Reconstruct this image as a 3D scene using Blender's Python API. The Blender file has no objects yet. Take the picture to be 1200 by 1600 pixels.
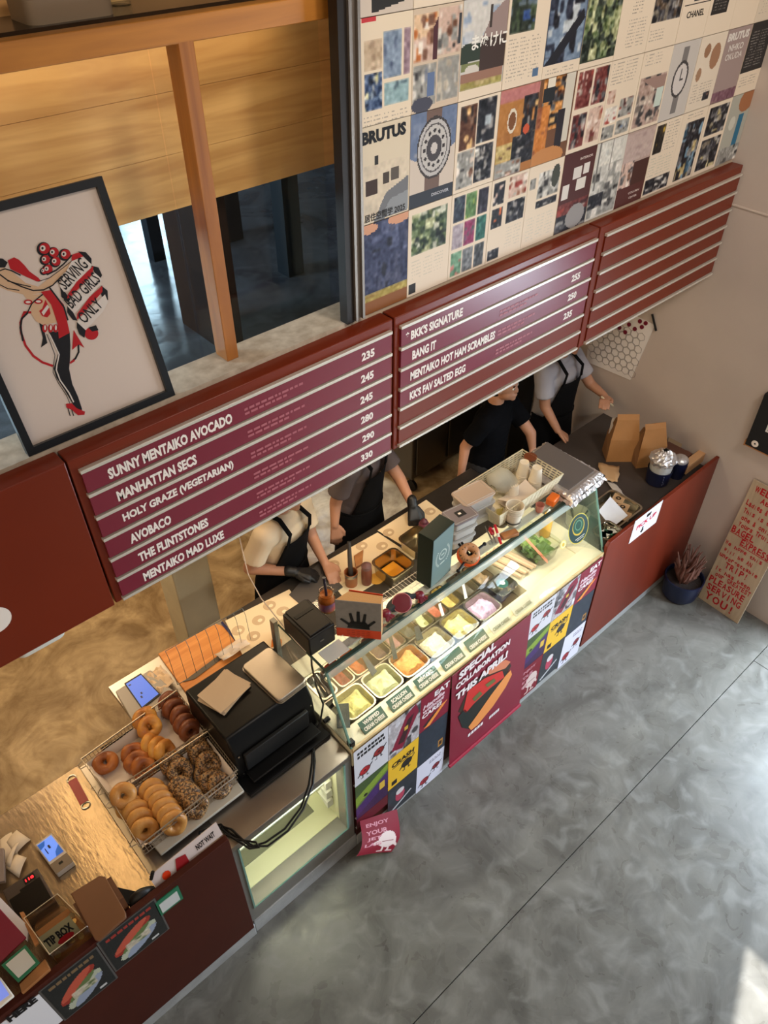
import bpy, math, random
import numpy as np
from mathutils import Vector, Matrix
random.seed(7); np.random.seed(7)
S = bpy.context.scene
COL = S.collection
PI = math.pi

# ---------------------------------------------------------------- camera, world, sun, lights, exposure
FPX = 1210.0                       # focal length in pixels of a 1200 x 1600 frame
CAM = Vector((0, 0, 4.1))
_D = Vector((-3, 1330, 1210)).normalized()
_X = Vector((1823, -1096, 1210)); _X = (_X - _D * _X.dot(_D)).normalized()
_Z = -_D
_Y = _Z.cross(_X)
RW = Matrix((_X, _Y, _Z))          # camera axes (right, down, forward) -> world
cd = bpy.data.cameras.new('camera'); cam = bpy.data.objects.new('camera', cd); COL.objects.link(cam)
cd.sensor_fit = 'VERTICAL'; cd.sensor_height = 24; cd.lens = FPX / 1600 * 24; cd.clip_start = .05
cx_, cy_, cz_ = RW @ Vector((1, 0, 0)), RW @ Vector((0, -1, 0)), RW @ Vector((0, 0, -1))
cam.matrix_world = Matrix(((cx_.x, cy_.x, cz_.x, CAM.x), (cx_.y, cy_.y, cz_.y, CAM.y), (cx_.z, cy_.z, cz_.z, CAM.z), (0, 0, 0, 1)))
S.camera = cam

S.view_settings.view_transform = 'Standard'; S.view_settings.look = 'None'
S.view_settings.gamma = 1; S.view_settings.use_curve_mapping = False
S.view_settings.exposure = 0.0

w = bpy.data.worlds.new('world'); S.world = w; w.use_nodes = True
w.node_tree.nodes['Background'].inputs[0].default_value = (.75, .82, 1, 1)
w.node_tree.nodes['Background'].inputs[1].default_value = .12

def lamp(name, kind, loc, energy, color=(1, 1, 1), target=None, size=1, size_y=None, spot=None, blend=.5):
    l = bpy.data.lights.new(name, kind); l.energy = energy; l.color = color
    if kind == 'AREA':
        l.shape = 'RECTANGLE'; l.size = size; l.size_y = size_y or size
    elif kind == 'SUN': l.angle = size
    elif kind == 'SPOT': l.spot_size = spot; l.spot_blend = blend; l.shadow_soft_size = size
    else: l.shadow_soft_size = size
    o = bpy.data.objects.new(name, l); COL.objects.link(o); o.location = loc
    if target is not None:
        o.rotation_euler = (Vector(target) - Vector(loc)).to_track_quat('-Z', 'Y').to_euler()
    return o
SUNDIR = Vector((-.94, -.35, -1.36))
lamp('sun', 'SUN', (8, 3, 9), 9, (1, .97, .9), Vector((8, 3, 9)) + SUNDIR, size=.012)
lamp('door_daylight', 'AREA', (4.9, -.65, 1.7), 420, (.74, .87, 1), (2.9, .1, .2), 2.0, 2.6)
lamp('ceiling_spot', 'SPOT', (2.3, -1.2, 5.9), 350, (1, .91, .80), (2.9, 1.9, 3.1), .35, spot=1.15, blend=.8)
lamp('ceiling_lamp', 'AREA', (1.0, -1.2, 5.8), 40, (1, .86, .72), (1.0, 1.9, 2.6), 1.6, 1.2)
lamp('kitchen_floor_fill', 'SPOT', (3.3, 5.0, 2.2), 230, (.7, .85, 1), (2.95, 3.75, 0), .2, spot=.6, blend=.6)  # added cool spot with no seen source, brightens a patch of kitchen floor
lamp('kitchen_lamp', 'AREA', (1.9, 2.55, 2.36), 12, (1, .74, .45), (1.7, 2.3, 0), 1.5, .12)
lamp('kitchen_lamp', 'AREA', (.5, 3.9, 2.36), 34, (1, .76, .48), (.5, 3.7, 0), 1.2, .5)
lamp('cash_desk_lamp', 'AREA', (.16, 2.52, 2.08), 2.6, (1, .70, .34), None, .07, .95)
lamp('case_lamp', 'AREA', (2.1, 1.70, 1.352), 8.5, (1, .95, .80), (2.1, 1.68, .9), 1.75, .03)
lamp('fridge_lamp', 'AREA', (.83, 1.6, .85), 3.2, (1, .95, .70), (.83, 1.75, .3), .5, .1)
lamp('upstairs_daylight', 'AREA', (2.28, 5.2, 3.35), 20, (.58, .82, 1), (1.8, 2.6, 2.9), .5, .9)
lamp('plank_fill', 'AREA', (.4, 2.215, 3.64), 2.6, (1, .80, .55), None, 2.4, .05)  # added warm fill under the ledge to brighten the planks
lamp('upstairs_floor_fill', 'AREA', (-.3, 3.6, 3.15), 60, (.6, .82, 1), (.9, 3.3, 2.5), .7, .5)  # added unseen light that brightens the left of the upstairs floor

# ---------------------------------------------------------------- pixel rays met with real planes
def _ray(u, v): return RW @ Vector(((u - 600) / FPX, (v - 800) / FPX, 1))
def Zp(u, v, z=0.0):
    d = _ray(u, v); return CAM + d * ((z - CAM.z) / d.z)
def Yp(u, v, y):
    d = _ray(u, v); return CAM + d * ((y - CAM.y) / d.y)
def Xp(u, v, x):
    d = _ray(u, v); return CAM + d * ((x - CAM.x) / d.x)

# ---------------------------------------------------------------- materials
def lin(c):
    c = [x / 255 for x in c[:3]]
    return tuple((x / 12.92 if x <= .04045 else ((x + .055) / 1.055) ** 2.4) for x in c)
MATS = {}
def mat(name, c, rough=.5, metal=0, var=.0, vscale=6, bump=0, bscale=60, emit=0, trans=0, spec=None, c2=None, stretch=None, coat=0, alpha=None, detail=4):
    if name in MATS: return MATS[name]
    m = bpy.data.materials.new(name); m.use_nodes = True; MATS[name] = m
    nt = m.node_tree; N = nt.nodes; L = nt.links
    b = N['Principled BSDF']; base = lin(c)
    b.inputs['Base Color'].default_value = (*base, 1)
    b.inputs['Roughness'].default_value = rough; b.inputs['Metallic'].default_value = metal
    if spec is not None: b.inputs['Specular IOR Level'].default_value = spec
    if coat: b.inputs['Coat Weight'].default_value = coat; b.inputs['Coat Roughness'].default_value = .12
    if trans: b.inputs['Transmission Weight'].default_value = trans
    if alpha is not None: b.inputs['Alpha'].default_value = alpha
    tc = None
    def coords():
        t = N.new('ShaderNodeTexCoord'); mp = N.new('ShaderNodeMapping')
        if stretch: mp.inputs['Scale'].default_value = stretch
        L.new(t.outputs['Object'], mp.inputs[0]); return mp.outputs[0]
    if var or c2:
        tc = coords()
        n = N.new('ShaderNodeTexNoise'); n.inputs['Scale'].default_value = vscale; n.inputs['Detail'].default_value = detail
        L.new(tc, n.inputs['Vector'])
        r = N.new('ShaderNodeValToRGB'); r.color_ramp.elements[0].position = .32; r.color_ramp.elements[1].position = .68
        if c2: a, d = base, lin(c2)
        else: a, d = [x * (1 - var) for x in base], [min(1, x * (1 + var)) for x in base]
        r.color_ramp.elements[0].color = (*a, 1); r.color_ramp.elements[1].color = (*d, 1)
        L.new(n.outputs[0], r.inputs[0]); L.new(r.outputs[0], b.inputs['Base Color'])
    if bump:
        tc = tc or coords()
        n = N.new('ShaderNodeTexNoise'); n.inputs['Scale'].default_value = bscale; n.inputs['Detail'].default_value = 3
        L.new(tc, n.inputs['Vector'])
        bp = N.new('ShaderNodeBump'); bp.inputs['Strength'].default_value = bump; bp.inputs['Distance'].default_value = .01
        L.new(n.outputs[0], bp.inputs['Height']); L.new(bp.outputs[0], b.inputs['Normal'])
    if emit:
        b.inputs['Emission Color'].default_value = (*base, 1); b.inputs['Emission Strength'].default_value = emit
    return m
def glass_mat(name, tint=(1, 1, 1), refl=.5, base=.022):
    if name in MATS: return MATS[name]
    m = bpy.data.materials.new(name); m.use_nodes = True; MATS[name] = m
    nt = m.node_tree; N = nt.nodes; L = nt.links; N.remove(N['Principled BSDF'])
    t = N.new('ShaderNodeBsdfTransparent'); t.inputs[0].default_value = (*tint, 1)
    g = N.new('ShaderNodeBsdfGlossy'); g.inputs['Roughness'].default_value = .02
    lw = N.new('ShaderNodeLayerWeight'); pw = N.new('ShaderNodeMath'); pw.operation = 'POWER'; pw.inputs[1].default_value = 4.0; L.new(lw.outputs['Facing'], pw.inputs[0])
    f = N.new('ShaderNodeMath'); f.operation = 'MULTIPLY_ADD'; f.inputs[1].default_value = refl; f.inputs[2].default_value = base; L.new(pw.outputs[0], f.inputs[0])
    mx = N.new('ShaderNodeMixShader'); L.new(f.outputs[0], mx.inputs[0]); L.new(t.outputs[0], mx.inputs[1]); L.new(g.outputs[0], mx.inputs[2])
    L.new(mx.outputs[0], N['Material Output'].inputs[0]); return m
def print_mat(name='print', rough=.55, spec=.25):
    if name in MATS: return MATS[name]
    m = bpy.data.materials.new(name); m.use_nodes = True; MATS[name] = m
    a = m.node_tree.nodes.new('ShaderNodeAttribute'); a.attribute_name = 'Col'
    b = m.node_tree.nodes['Principled BSDF']; b.inputs['Roughness'].default_value = rough; b.inputs['Specular IOR Level'].default_value = spec
    m.node_tree.links.new(a.outputs['Color'], b.inputs['Base Color']); return m

# ---------------------------------------------------------------- mesh builder
_txt = {}
def text_geo(s, bold=0.0, shear=0.0):
    k = (s, bold, shear)
    if k in _txt: return _txt[k]
    cu = bpy.data.curves.new('t', 'FONT'); cu.body = s; cu.size = 1; cu.offset = bold; cu.shear = shear
    cu.resolution_u = 2; cu.fill_mode = 'FRONT' if hasattr(cu, 'fill_mode') else cu.fill_mode
    o = bpy.data.objects.new('t', cu); COL.objects.link(o)
    me = o.to_mesh()
    v = np.array([tuple(x.co)[:2] for x in me.vertices]) if len(me.vertices) else np.zeros((0, 2))
    f = [tuple(p.vertices) for p in me.polygons]
    o.to_mesh_clear(); bpy.data.objects.remove(o); bpy.data.curves.remove(cu)
    if len(v):
        mn, mxx = v.min(0), v.max(0); v = (v - mn); asp = (mxx - mn)
    else: asp = np.array([1, 1])
    _txt[k] = (v, f, asp); return _txt[k]

class MB:
    def __init__(s): s.v = []; s.f = []; s.m = []; s.c = {}
    def add(s, vs, fs, mi=0, col=None):
        o = len(s.v); s.v += [tuple(x) for x in vs]
        for f in fs:
            if col is not None: s.c[len(s.f)] = col
            s.f.append(tuple(o + i for i in f)); s.m.append(mi)
        return s
    def box(s, x0, x1, y0, y1, z0, z1, mi=0, M=None):
        vs = [Vector((x, y, z)) for x in (x0, x1) for y in (y0, y1) for z in (z0, z1)]
        if M is not None: vs = [M @ q for q in vs]
        return s.add(vs, [(0, 1, 3, 2), (4, 6, 7, 5), (0, 4, 5, 1), (2, 3, 7, 6), (0, 2, 6, 4), (1, 5, 7, 3)], mi)
    def cbox(s, c, sz, M=None, mi=0, rz=0):
        R = Matrix.Translation(Vector(c)) @ (M or Matrix.Rotation(rz, 4, 'Z'))
        return s.box(-sz[0]/2, sz[0]/2, -sz[1]/2, sz[1]/2, -sz[2]/2, sz[2]/2, mi, R)
    def quad(s, a, b, c, d, mi=0, col=None): return s.add([a, b, c, d], [(0, 1, 2, 3)], mi, col)
    def poly(s, pts, mi=0, col=None): return s.add(pts, [tuple(range(len(pts)))], mi, col)
    def prism(s, pts, h, mi=0):
        n = len(pts); pts = [Vector(p) for p in pts]; h = Vector(h)
        return s.add(pts + [p + h for p in pts], [tuple(range(n))[::-1], tuple(range(n, 2*n))] + [(i, (i+1) % n, n+(i+1) % n, n+i) for i in range(n)], mi)
    def tube(s, pts, r, n=8, closed=False, mi=0, cap=True):
        pts = [Vector(p) for p in pts]; k = len(pts); rs = r if hasattr(r, '__len__') else [r] * k
        vs = []; up = None
        for i, p in enumerate(pts):
            a = pts[(i-1) % k] if (closed or i) else p; b = pts[(i+1) % k] if (closed or i < k-1) else p
            t = (b - a); t = t.normalized() if t.length > 1e-9 else Vector((0, 0, 1))
            if up is None: up = t.orthogonal().normalized()
            up = (up - t * up.dot(t)); up = up.normalized() if up.length > 1e-6 else t.orthogonal().normalized()
            w_ = t.cross(up)
            vs += [p + (up * math.cos(2*PI*j/n) + w_ * math.sin(2*PI*j/n)) * rs[i] for j in range(n)]
        fs = [(i*n+j, i*n+(j+1) % n, ((i+1) % k)*n+(j+1) % n, ((i+1) % k)*n+j) for i in range(k if closed else k-1) for j in range(n)]
        if not closed and cap: fs += [tuple(range(n))[::-1], tuple(range((k-1)*n, k*n))]
        return s.add(vs, fs, mi)
    def lathe(s, prof, c=(0, 0, 0), n=20, mi=0, M=None, cap=True):
        T = Matrix.Translation(Vector(c)) @ (M or Matrix.Identity(4)); k = len(prof)
        vs = [T @ Vector((r*math.cos(2*PI*j/n), r*math.sin(2*PI*j/n), z)) for r, z in prof for j in range(n)]
        fs = [(i*n+j, i*n+(j+1) % n, (i+1)*n+(j+1) % n, (i+1)*n+j) for i in range(k-1) for j in range(n)]
        if cap: fs += [tuple(range(n))[::-1], tuple(range((k-1)*n, k*n))]
        return s.add(vs, fs, mi)
    def ell(s, c, r, nu=14, nv=9, mi=0, M=None):
        r = r if hasattr(r, '__len__') else (r, r, r)
        T = Matrix.Translation(Vector(c)) @ (M or Matrix.Identity(4))
        vs = [T @ Vector((0, 0, -r[2]))]
        for i in range(1, nv):
            a = -PI/2 + PI*i/nv
            vs += [T @ Vector((r[0]*math.cos(a)*math.cos(2*PI*j/nu), r[1]*math.cos(a)*math.sin(2*PI*j/nu), r[2]*math.sin(a))) for j in range(nu)]
        vs.append(T @ Vector((0, 0, r[2]))); e = len(vs)-1
        fs = [(0, 1+(j+1) % nu, 1+j) for j in range(nu)] + [(1+i*nu+j, 1+i*nu+(j+1) % nu, 1+(i+1)*nu+(j+1) % nu, 1+(i+1)*nu+j) for i in range(nv-2) for j in range(nu)]
        fs += [(e, 1+(nv-2)*nu+j, 1+(nv-2)*nu+(j+1) % nu) for j in range(nu)]
        return s.add(vs, fs, mi)
    def torus(s, c, R, r, M=None, nu=24, nv=12, mi=0, wob=0, seed=0, flat=1.0):
        T = Matrix.Translation(Vector(c)) @ (M or Matrix.Identity(4)); rn = random.Random(seed)
        ph = [rn.random()*6.3 for _ in range(6)]
        vs = []
        for i in range(nu):
            a = 2*PI*i/nu; q = 1 + wob*(math.sin(2*a+ph[0]) + .6*math.sin(3*a+ph[1]) + .5*math.sin(5*a+ph[2]))
            for j in range(nv):
                b = 2*PI*j/nv; rr = r*q*(1 + wob*.8*math.sin(3*b+ph[3]+2*a))
                vs.append(T @ Vector(((R*(1+.5*wob*math.sin(a+ph[4]))+rr*math.cos(b))*math.cos(a), (R+rr*math.cos(b))*math.sin(a), rr*math.sin(b)*flat)))
        return s.add(vs, [(i*nv+j, ((i+1) % nu)*nv+j, ((i+1) % nu)*nv+(j+1) % nv, i*nv+(j+1) % nv) for i in range(nu) for j in range(nv)], mi)
    def grid(s, fn, nu, nv, mi=0):
        vs = [fn(i/nu, j/nv) for j in range(nv+1) for i in range(nu+1)]
        return s.add(vs, [(j*(nu+1)+i, j*(nu+1)+i+1, (j+1)*(nu+1)+i+1, (j+1)*(nu+1)+i) for j in range(nv) for i in range(nu)], mi)
    def rbox(s, c, sx, sy, sz, r, M=None, mi=0, n=4, taper=1.0):   # box with rounded vertical corners, base at c
        T = Matrix.Translation(Vector(c)) @ (M or Matrix.Identity(4)); pts = []
        for q, (ax, ay) in enumerate(((1, 1), (-1, 1), (-1, -1), (1, -1))):
            for k in range(n+1):
                a = PI/2*(q + k/n); pts.append((ax*(sx/2-r)+r*math.cos(a), ay*(sy/2-r)+r*math.sin(a)))
        m_ = len(pts)
        vs = [T @ Vector((x*t, y*t, z)) for z, t in ((0, taper), (sz, 1)) for x, y in pts]
        return s.add(vs, [tuple(range(m_))[::-1], tuple(range(m_, 2*m_))] + [(i, (i+1) % m_, m_+(i+1) % m_, m_+i) for i in range(m_)], mi)
    def text(s, t, O, U, V, w=None, h=None, mi=0, bold=.0, shear=0., off=.0008, col=None, center=False):
        """text whose lower left corner is O, fitted to w along unit U and h along unit V"""
        v, f, asp = text_geo(t, bold, shear)
        if not len(v): return s
        O, U, V = Vector(O), Vector(U).normalized(), Vector(V).normalized(); N_ = U.cross(V)
        if h is None: h = w * asp[1] / asp[0]
        if w is None: w = h * asp[0] / asp[1]
        if center: O = O - U * w/2
        sx, sy = w/asp[0], h/asp[1]
        return s.add([O + U*(x*sx) + V*(y*sy) + N_*off for x, y in v], f, mi, col)
    def raster(s, A, O, U, V, off=0., mi=0):
        """colour mosaic A (rows from the top) on the rectangle O + U + V"""
        O, U, V = Vector(O), Vector(U), Vector(V); N_ = U.cross(V).normalized()*off; h, w_ = A.shape[:2]
        Q = np.round(A, 2)
        for r in range(h):
            c0 = 0
            for c in range(1, w_+1):
                if c == w_ or not np.array_equal(Q[r, c], Q[r, c0]):
                    a, b = c0/w_, c/w_; t, q = 1-r/h, 1-(r+1)/h
                    s.add([O+U*a+V*q+N_, O+U*b+V*q+N_, O+U*b+V*t+N_, O+U*a+V*t+N_], [(0, 1, 2, 3)], mi, tuple(lin(Q[r, c0]*255)))
                    c0 = c
        return s
    def build(s, name, mats, parent=None, smooth=35, bevel=0, label=None, kind=None, local=False, solid=0):
        me = bpy.data.meshes.new(name)
        vs = s.v
        if parent is not None and not local:
            W = Matrix.Identity(4); q = parent
            while q is not None: W = q.matrix_basis @ W; q = q.parent
            Wi = W.inverted(); vs = [tuple(Wi @ Vector(x)) for x in vs]
        me.from_pydata(vs, [], s.f)
        mats = mats if isinstance(mats, (list, tuple)) else [mats]
        for m in mats: me.materials.append(m)
        if len(mats) > 1: me.polygons.foreach_set('material_index', s.m)
        if s.c:
            at = me.color_attributes.new('Col', 'FLOAT_COLOR', 'CORNER'); arr = []
            for i, f in enumerate(s.f): arr += list((*s.c.get(i, (1, 1, 1))[:3], 1.)) * len(f)
            at.data.foreach_set('color', arr)
        me.update()
        if smooth:
            me.polygons.foreach_set('use_smooth', [True]*len(s.f)); me.set_sharp_from_angle(angle=math.radians(smooth))
        o = bpy.data.objects.new(name, me); COL.objects.link(o)
        if parent is not None: o.parent = parent
        if bevel:
            b = o.modifiers.new('bevel', 'BEVEL'); b.width = bevel; b.segments = 2; b.limit_method = 'ANGLE'
        if solid:
            b = o.modifiers.new('solid', 'SOLIDIFY'); b.thickness = solid; b.offset = 0
        if label: o['label'] = label
        if kind: o['kind'] = kind
        return o

def tag(o, label, cat, group=None):
    o['label'] = label; o['category'] = cat
    if group: o['group'] = group
    return o
def thing(name, label, cat, loc=(0, 0, 0), rz=0, group=None):
    o = bpy.data.objects.new(name, None); COL.objects.link(o); o.empty_display_size = .05
    o.location = loc; o.rotation_euler = (0, 0, rz)
    o.matrix_basis  # keep
    return tag(o, label, cat, group)
def struct(o): o['kind'] = 'structure'; return o
def copy_tree(o, parent=None):
    c = o.copy(); COL.objects.link(c); c.parent = parent
    for ch in list(o.children): copy_tree(ch, c)
    return c
def axes(z, x=None):
    """rotation taking local z to the given direction"""
    z = Vector(z).normalized(); x = Vector(x) if x is not None else z.orthogonal()
    x = (x - z*x.dot(z)).normalized(); y = z.cross(x)
    return Matrix(((x.x, y.x, z.x, 0), (x.y, y.y, z.y, 0), (x.z, y.z, z.z, 0), (0, 0, 0, 1)))
# ---------------------------------------------------------------- shared materials
def concrete(name, c1, c2, c3, rough=(.25, .55), sc=1.6):
    m = bpy.data.materials.new(name); m.use_nodes = True; MATS[name] = m
    nt = m.node_tree; N = nt.nodes; L = nt.links; b = N['Principled BSDF']
    t = N.new('ShaderNodeTexCoord')
    n1 = N.new('ShaderNodeTexNoise'); n1.inputs['Scale'].default_value = sc; n1.inputs['Detail'].default_value = 12; n1.inputs['Roughness'].default_value = .62; n1.inputs['Distortion'].default_value = 1.4
    n2 = N.new('ShaderNodeTexNoise'); n2.inputs['Scale'].default_value = sc*3.2; n2.inputs['Detail'].default_value = 11; n2.inputs['Distortion'].default_value = .9
    L.new(t.outputs['Object'], n1.inputs[0]); L.new(t.outputs['Object'], n2.inputs[0])
    r1 = N.new('ShaderNodeValToRGB'); r1.color_ramp.elements[0].position = .35; r1.color_ramp.elements[1].position = .66
    r1.color_ramp.elements[0].color = (*lin(c1), 1); r1.color_ramp.elements[1].color = (*lin(c2), 1); L.new(n1.outputs[0], r1.inputs[0])
    r2 = N.new('ShaderNodeValToRGB'); r2.color_ramp.elements[0].position = .52; r2.color_ramp.elements[1].position = .68
    r2.color_ramp.elements[0].color = (0, 0, 0, 1); r2.color_ramp.elements[1].color = (.34, .34, .34, 1); L.new(n2.outputs[0], r2.inputs[0])
    mx = N.new('ShaderNodeMixRGB'); L.new(r2.outputs[0], mx.inputs[0]); L.new(r1.outputs[0], mx.inputs[1]); mx.inputs[2].default_value = (*lin(c3), 1)
    L.new(mx.outputs[0], b.inputs['Base Color'])
    mr = N.new('ShaderNodeMapRange'); mr.inputs[1].default_value = .3; mr.inputs[2].default_value = .7; mr.inputs[3].default_value = rough[0]; mr.inputs[4].default_value = rough[1]
    L.new(n2.outputs[0], mr.inputs[0]); L.new(mr.outputs[0], b.inputs['Roughness'])
    bp = N.new('ShaderNodeBump'); bp.inputs['Strength'].default_value = .2; bp.inputs['Distance'].default_value = .004
    L.new(n2.outputs[0], bp.inputs['Height']); L.new(bp.outputs[0], b.inputs['Normal'])
    return m
def wood(name, c1, c2, axis='X', rough=.45, sc=1.0, dark=None):
    m = bpy.data.materials.new(name); m.use_nodes = True; MATS[name] = m
    nt = m.node_tree; N = nt.nodes; L = nt.links; b = N['Principled BSDF']
    t = N.new('ShaderNodeTexCoord'); mp = N.new('ShaderNodeMapping')
    s = {'X': (.7, 9, 9), 'Y': (9, .7, 9), 'Z': (9, 9, .7)}[axis]; mp.inputs['Scale'].default_value = [q*sc for q in s]
    L.new(t.outputs['Object'], mp.inputs[0])
    n = N.new('ShaderNodeTexNoise'); n.inputs['Scale'].default_value = 2.2; n.inputs['Detail'].default_value = 6; n.inputs['Distortion'].default_value = 1.2
    L.new(mp.outputs[0], n.inputs[0])
    r = N.new('ShaderNodeValToRGB'); r.color_ramp.elements[0].position = .3; r.color_ramp.elements[1].position = .7
    r.color_ramp.elements[0].color = (*lin(c1), 1); r.color_ramp.elements[1].color = (*lin(c2), 1)
    L.new(n.outputs[0], r.inputs[0]); L.new(r.outputs[0], b.inputs['Base Color']); b.inputs['Roughness'].default_value = rough
    return m
M_floor = concrete('polished_concrete', (92, 90, 84), (124, 122, 115), (150, 149, 143), (.22, .46), 2.6)
M_kfloor = concrete('kitchen_concrete', (138, 112, 76), (204, 178, 136), (120, 92, 58), (.4, .7), 2.6)  # browner than the shop floor; warm kitchen light is put into this colour
M_curb = mat('grey_screed', (150, 150, 148), .5, var=.14, vscale=9, bump=.2, bscale=30)
M_plaster = mat('pink_grey_plaster', (194, 180, 170), .85, var=.07, vscale=1.7, bump=.12, bscale=14)
M_plain = mat('beige_plaster', (190, 170, 145), .85, var=.08, vscale=3)
M_sill = mat('terrazzo_sill', (204, 190, 170), .55, c2=(172, 156, 136), vscale=26)
M_post = wood('orange_pine_upright', (148, 88, 34), (184, 116, 48), 'Z', .4)
M_beam = wood('orange_pine_beam', (150, 90, 32), (196, 128, 52), 'X', .4)
M_plank = wood('pine_plank', (200, 142, 80), (236, 182, 114), 'X', .5)
M_glass = glass_mat('clear_glass', (.96, .98, .97))
M_gedge = mat('glass_edge_green', (118, 158, 144), .15, alpha=.75)
M_steel = mat('brushed_steel', (188, 182, 172), .30, 1, var=.08, vscale=5, bump=.03, bscale=200)
M_steel2 = mat('satin_steel', (170, 160, 148), .38, 1, var=.1, vscale=4)
M_redboard = mat('oxide_red_board', (112, 38, 15), .32, var=.05, vscale=2, spec=.32)
M_redpanel = mat('brown_red_panel', (106, 38, 21), .4, var=.24, vscale=3, stretch=(1, 1, .25), spec=.25)
M_darkpanel = mat('dark_brown_panel', (66, 25, 15), .5, var=.06, spec=.2)
M_white = mat('white_paint', (226, 224, 214), .5)
M_cream = mat('cream_board', (228, 214, 180), .5, var=.03)
M_black = mat('black_plastic', (12, 11, 11), .42, spec=.3)
M_blackm = mat('black_matte', (15, 15, 16), .75)
M_print = print_mat()
M_gloss = print_mat('glossy_print', .3)
M_strip = mat('maroon_strip', (118, 30, 48), .30, var=.03)
M_rail = mat('white_rail', (214, 206, 192), .3, .35)
M_ink = mat('white_ink', (236, 226, 216), .5)
M_pinkink = mat('pink_ink', (168, 92, 100), .5)
M_grey = mat('grey_metal', (120, 118, 112), .4, .8)

# ---------------------------------------------------------------- floor, walls, upstairs slab
Y0 = 1.484; YW = 1.937; XW = 4.2
f = struct(MB().box(-3.2, 4.35, -4.5, 5.4, -.16, -.02).build('floor', M_curb))
def slab(x0, x1, y0, y1, m): MB().box(x0, x1, y0, y1, -.02, 0).build('concrete_slab', m, f)
slab(-3.2, 4.2, .684, 1.6, M_floor); slab(-3.2, 3.846, -4.5, .679, M_floor); slab(3.851, 4.2, -4.5, .679, M_floor); slab(-3.2, 4.2, 1.604, 5.4, M_kfloor)
b = MB().box(XW, XW+.15, .62, 5.4, -.16, 2.0).box(XW, XW+.15, .62, 5.4, 2.0, 6.2)
b.box(XW, XW+.15, -4.5, -1.75, -.16, 6.2).box(XW, XW+.15, -1.75, .66, 2.0, 2.86).box(XW, XW+.15, -1.75, .58, -.16, .03).box(XW, XW+.15, -1.75, .66, 4.6, 6.2).box(XW, XW+.15, .58, .62, -.16, 2.0)
wr = struct(b.build('wall_right', M_plaster))
struct(MB().box(XW-.006, XW, .62, YW, 2.520, 2.528).build('trim_1', mat('pale_joint', (214, 200, 188), .8)))
win = struct(MB().box(XW+.03, XW+.08, -1.75, .58, 1.93, 2.0).box(XW+.03, XW+.08, -.70, -.64, .03, 2.0).box(XW+.03, XW+.08, -.70, -.64, 2.86, 4.6).build('window_1', M_blackm))
struct(MB().box(-3.2, 4.2, 5.25, 5.4, 0, 2.4).build('wall_back', M_plain))
struct(MB().box(-3.2, -3.05, -4.5, 5.25, 0, 6.2).build('wall_left', M_plain))
struct(MB().box(-3.05, XW, 2.0, 5.4, 2.40, 2.5).build('ceiling', M_plain))
M_upfloor = concrete('upstairs_floor', (58, 60, 66), (84, 88, 94), (100, 104, 110), (.10, .24), 3)
struct(MB().box(-3.05, XW, 2.08, 5.4, 2.5, 2.52).build('floor_upstairs', M_upfloor))
wu = struct(MB().box(-3.05, XW, 1.945, 2.0, 2.14, 2.70).box(1.65, XW, 1.945, 2.07, 2.70, 6.2).build('wall_upper', M_plain))
struct(MB().box(-3.05, 1.66, 1.941, 2.08, 2.70, 2.745).build('trim_2', M_sill))
struct(MB().box(-3.05, XW, 1.95, 5.4, 6.2, 6.3).build('ceiling_upstairs', M_plain))
struct(MB().box(-3.05, XW, 5.25, 5.4, 2.52, 6.2).build('wall_upstairs_back', mat('dim_brown_wall', (84, 66, 56), .7, var=.1)))
# counter curb along the public side
struct(MB().box(-3.05, .49, 1.470, 1.60, 0, .115).box(.49, 1.14, 1.478, 1.62, 0, .13).box(1.14, XW, 1.478, 1.62, 0, .10).build('baseboard_counter', M_curb, bevel=.006))

# window above the left boards: beam, upright, panes, channel
yb = 2.0
wf = struct(MB().box(-3.05, 1.63, yb, yb+.045, Yp(300, 62, yb).z-.005, Yp(300, 21, yb).z).build('window_2', M_beam, bevel=.003))
xa, xb = Yp(280, 75, yb).x, Yp(303, 65, yb).x
zt = Yp(300, 62, yb).z
MB().box(xa, xb, yb, yb+.07, 2.745, zt).build('window_upright', M_post, wf, bevel=.002)
MB().box(-3.05, 1.09, 2.15, 2.156, 2.52, zt+.05).build('pane', M_glass, wf)
MB().box(1.096, 1.66, 2.15, 2.156, 2.52, zt+.05).build('pane', M_glass, wf)

MB().box(1.556, 1.588, YW-.01, YW+.03, 2.745, 6.0).build('dark_jamb', mat('dark_steel', (44, 38, 34), .5, .5), wf)
bb = MB().box(1.588, 1.598, YW-.02, YW+.02, 2.75, 6.0).box(1.598, 1.620, YW-.008, YW+.02, 2.75, 6.0).box(1.620, 1.630, YW-.02, YW+.02, 2.75, 6.0)
bb.build('grey_channel', mat('worn_aluminium', (140, 130, 120), .45, .7, var=.1, vscale=5, stretch=(6, 6, .5)), wf)

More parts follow.
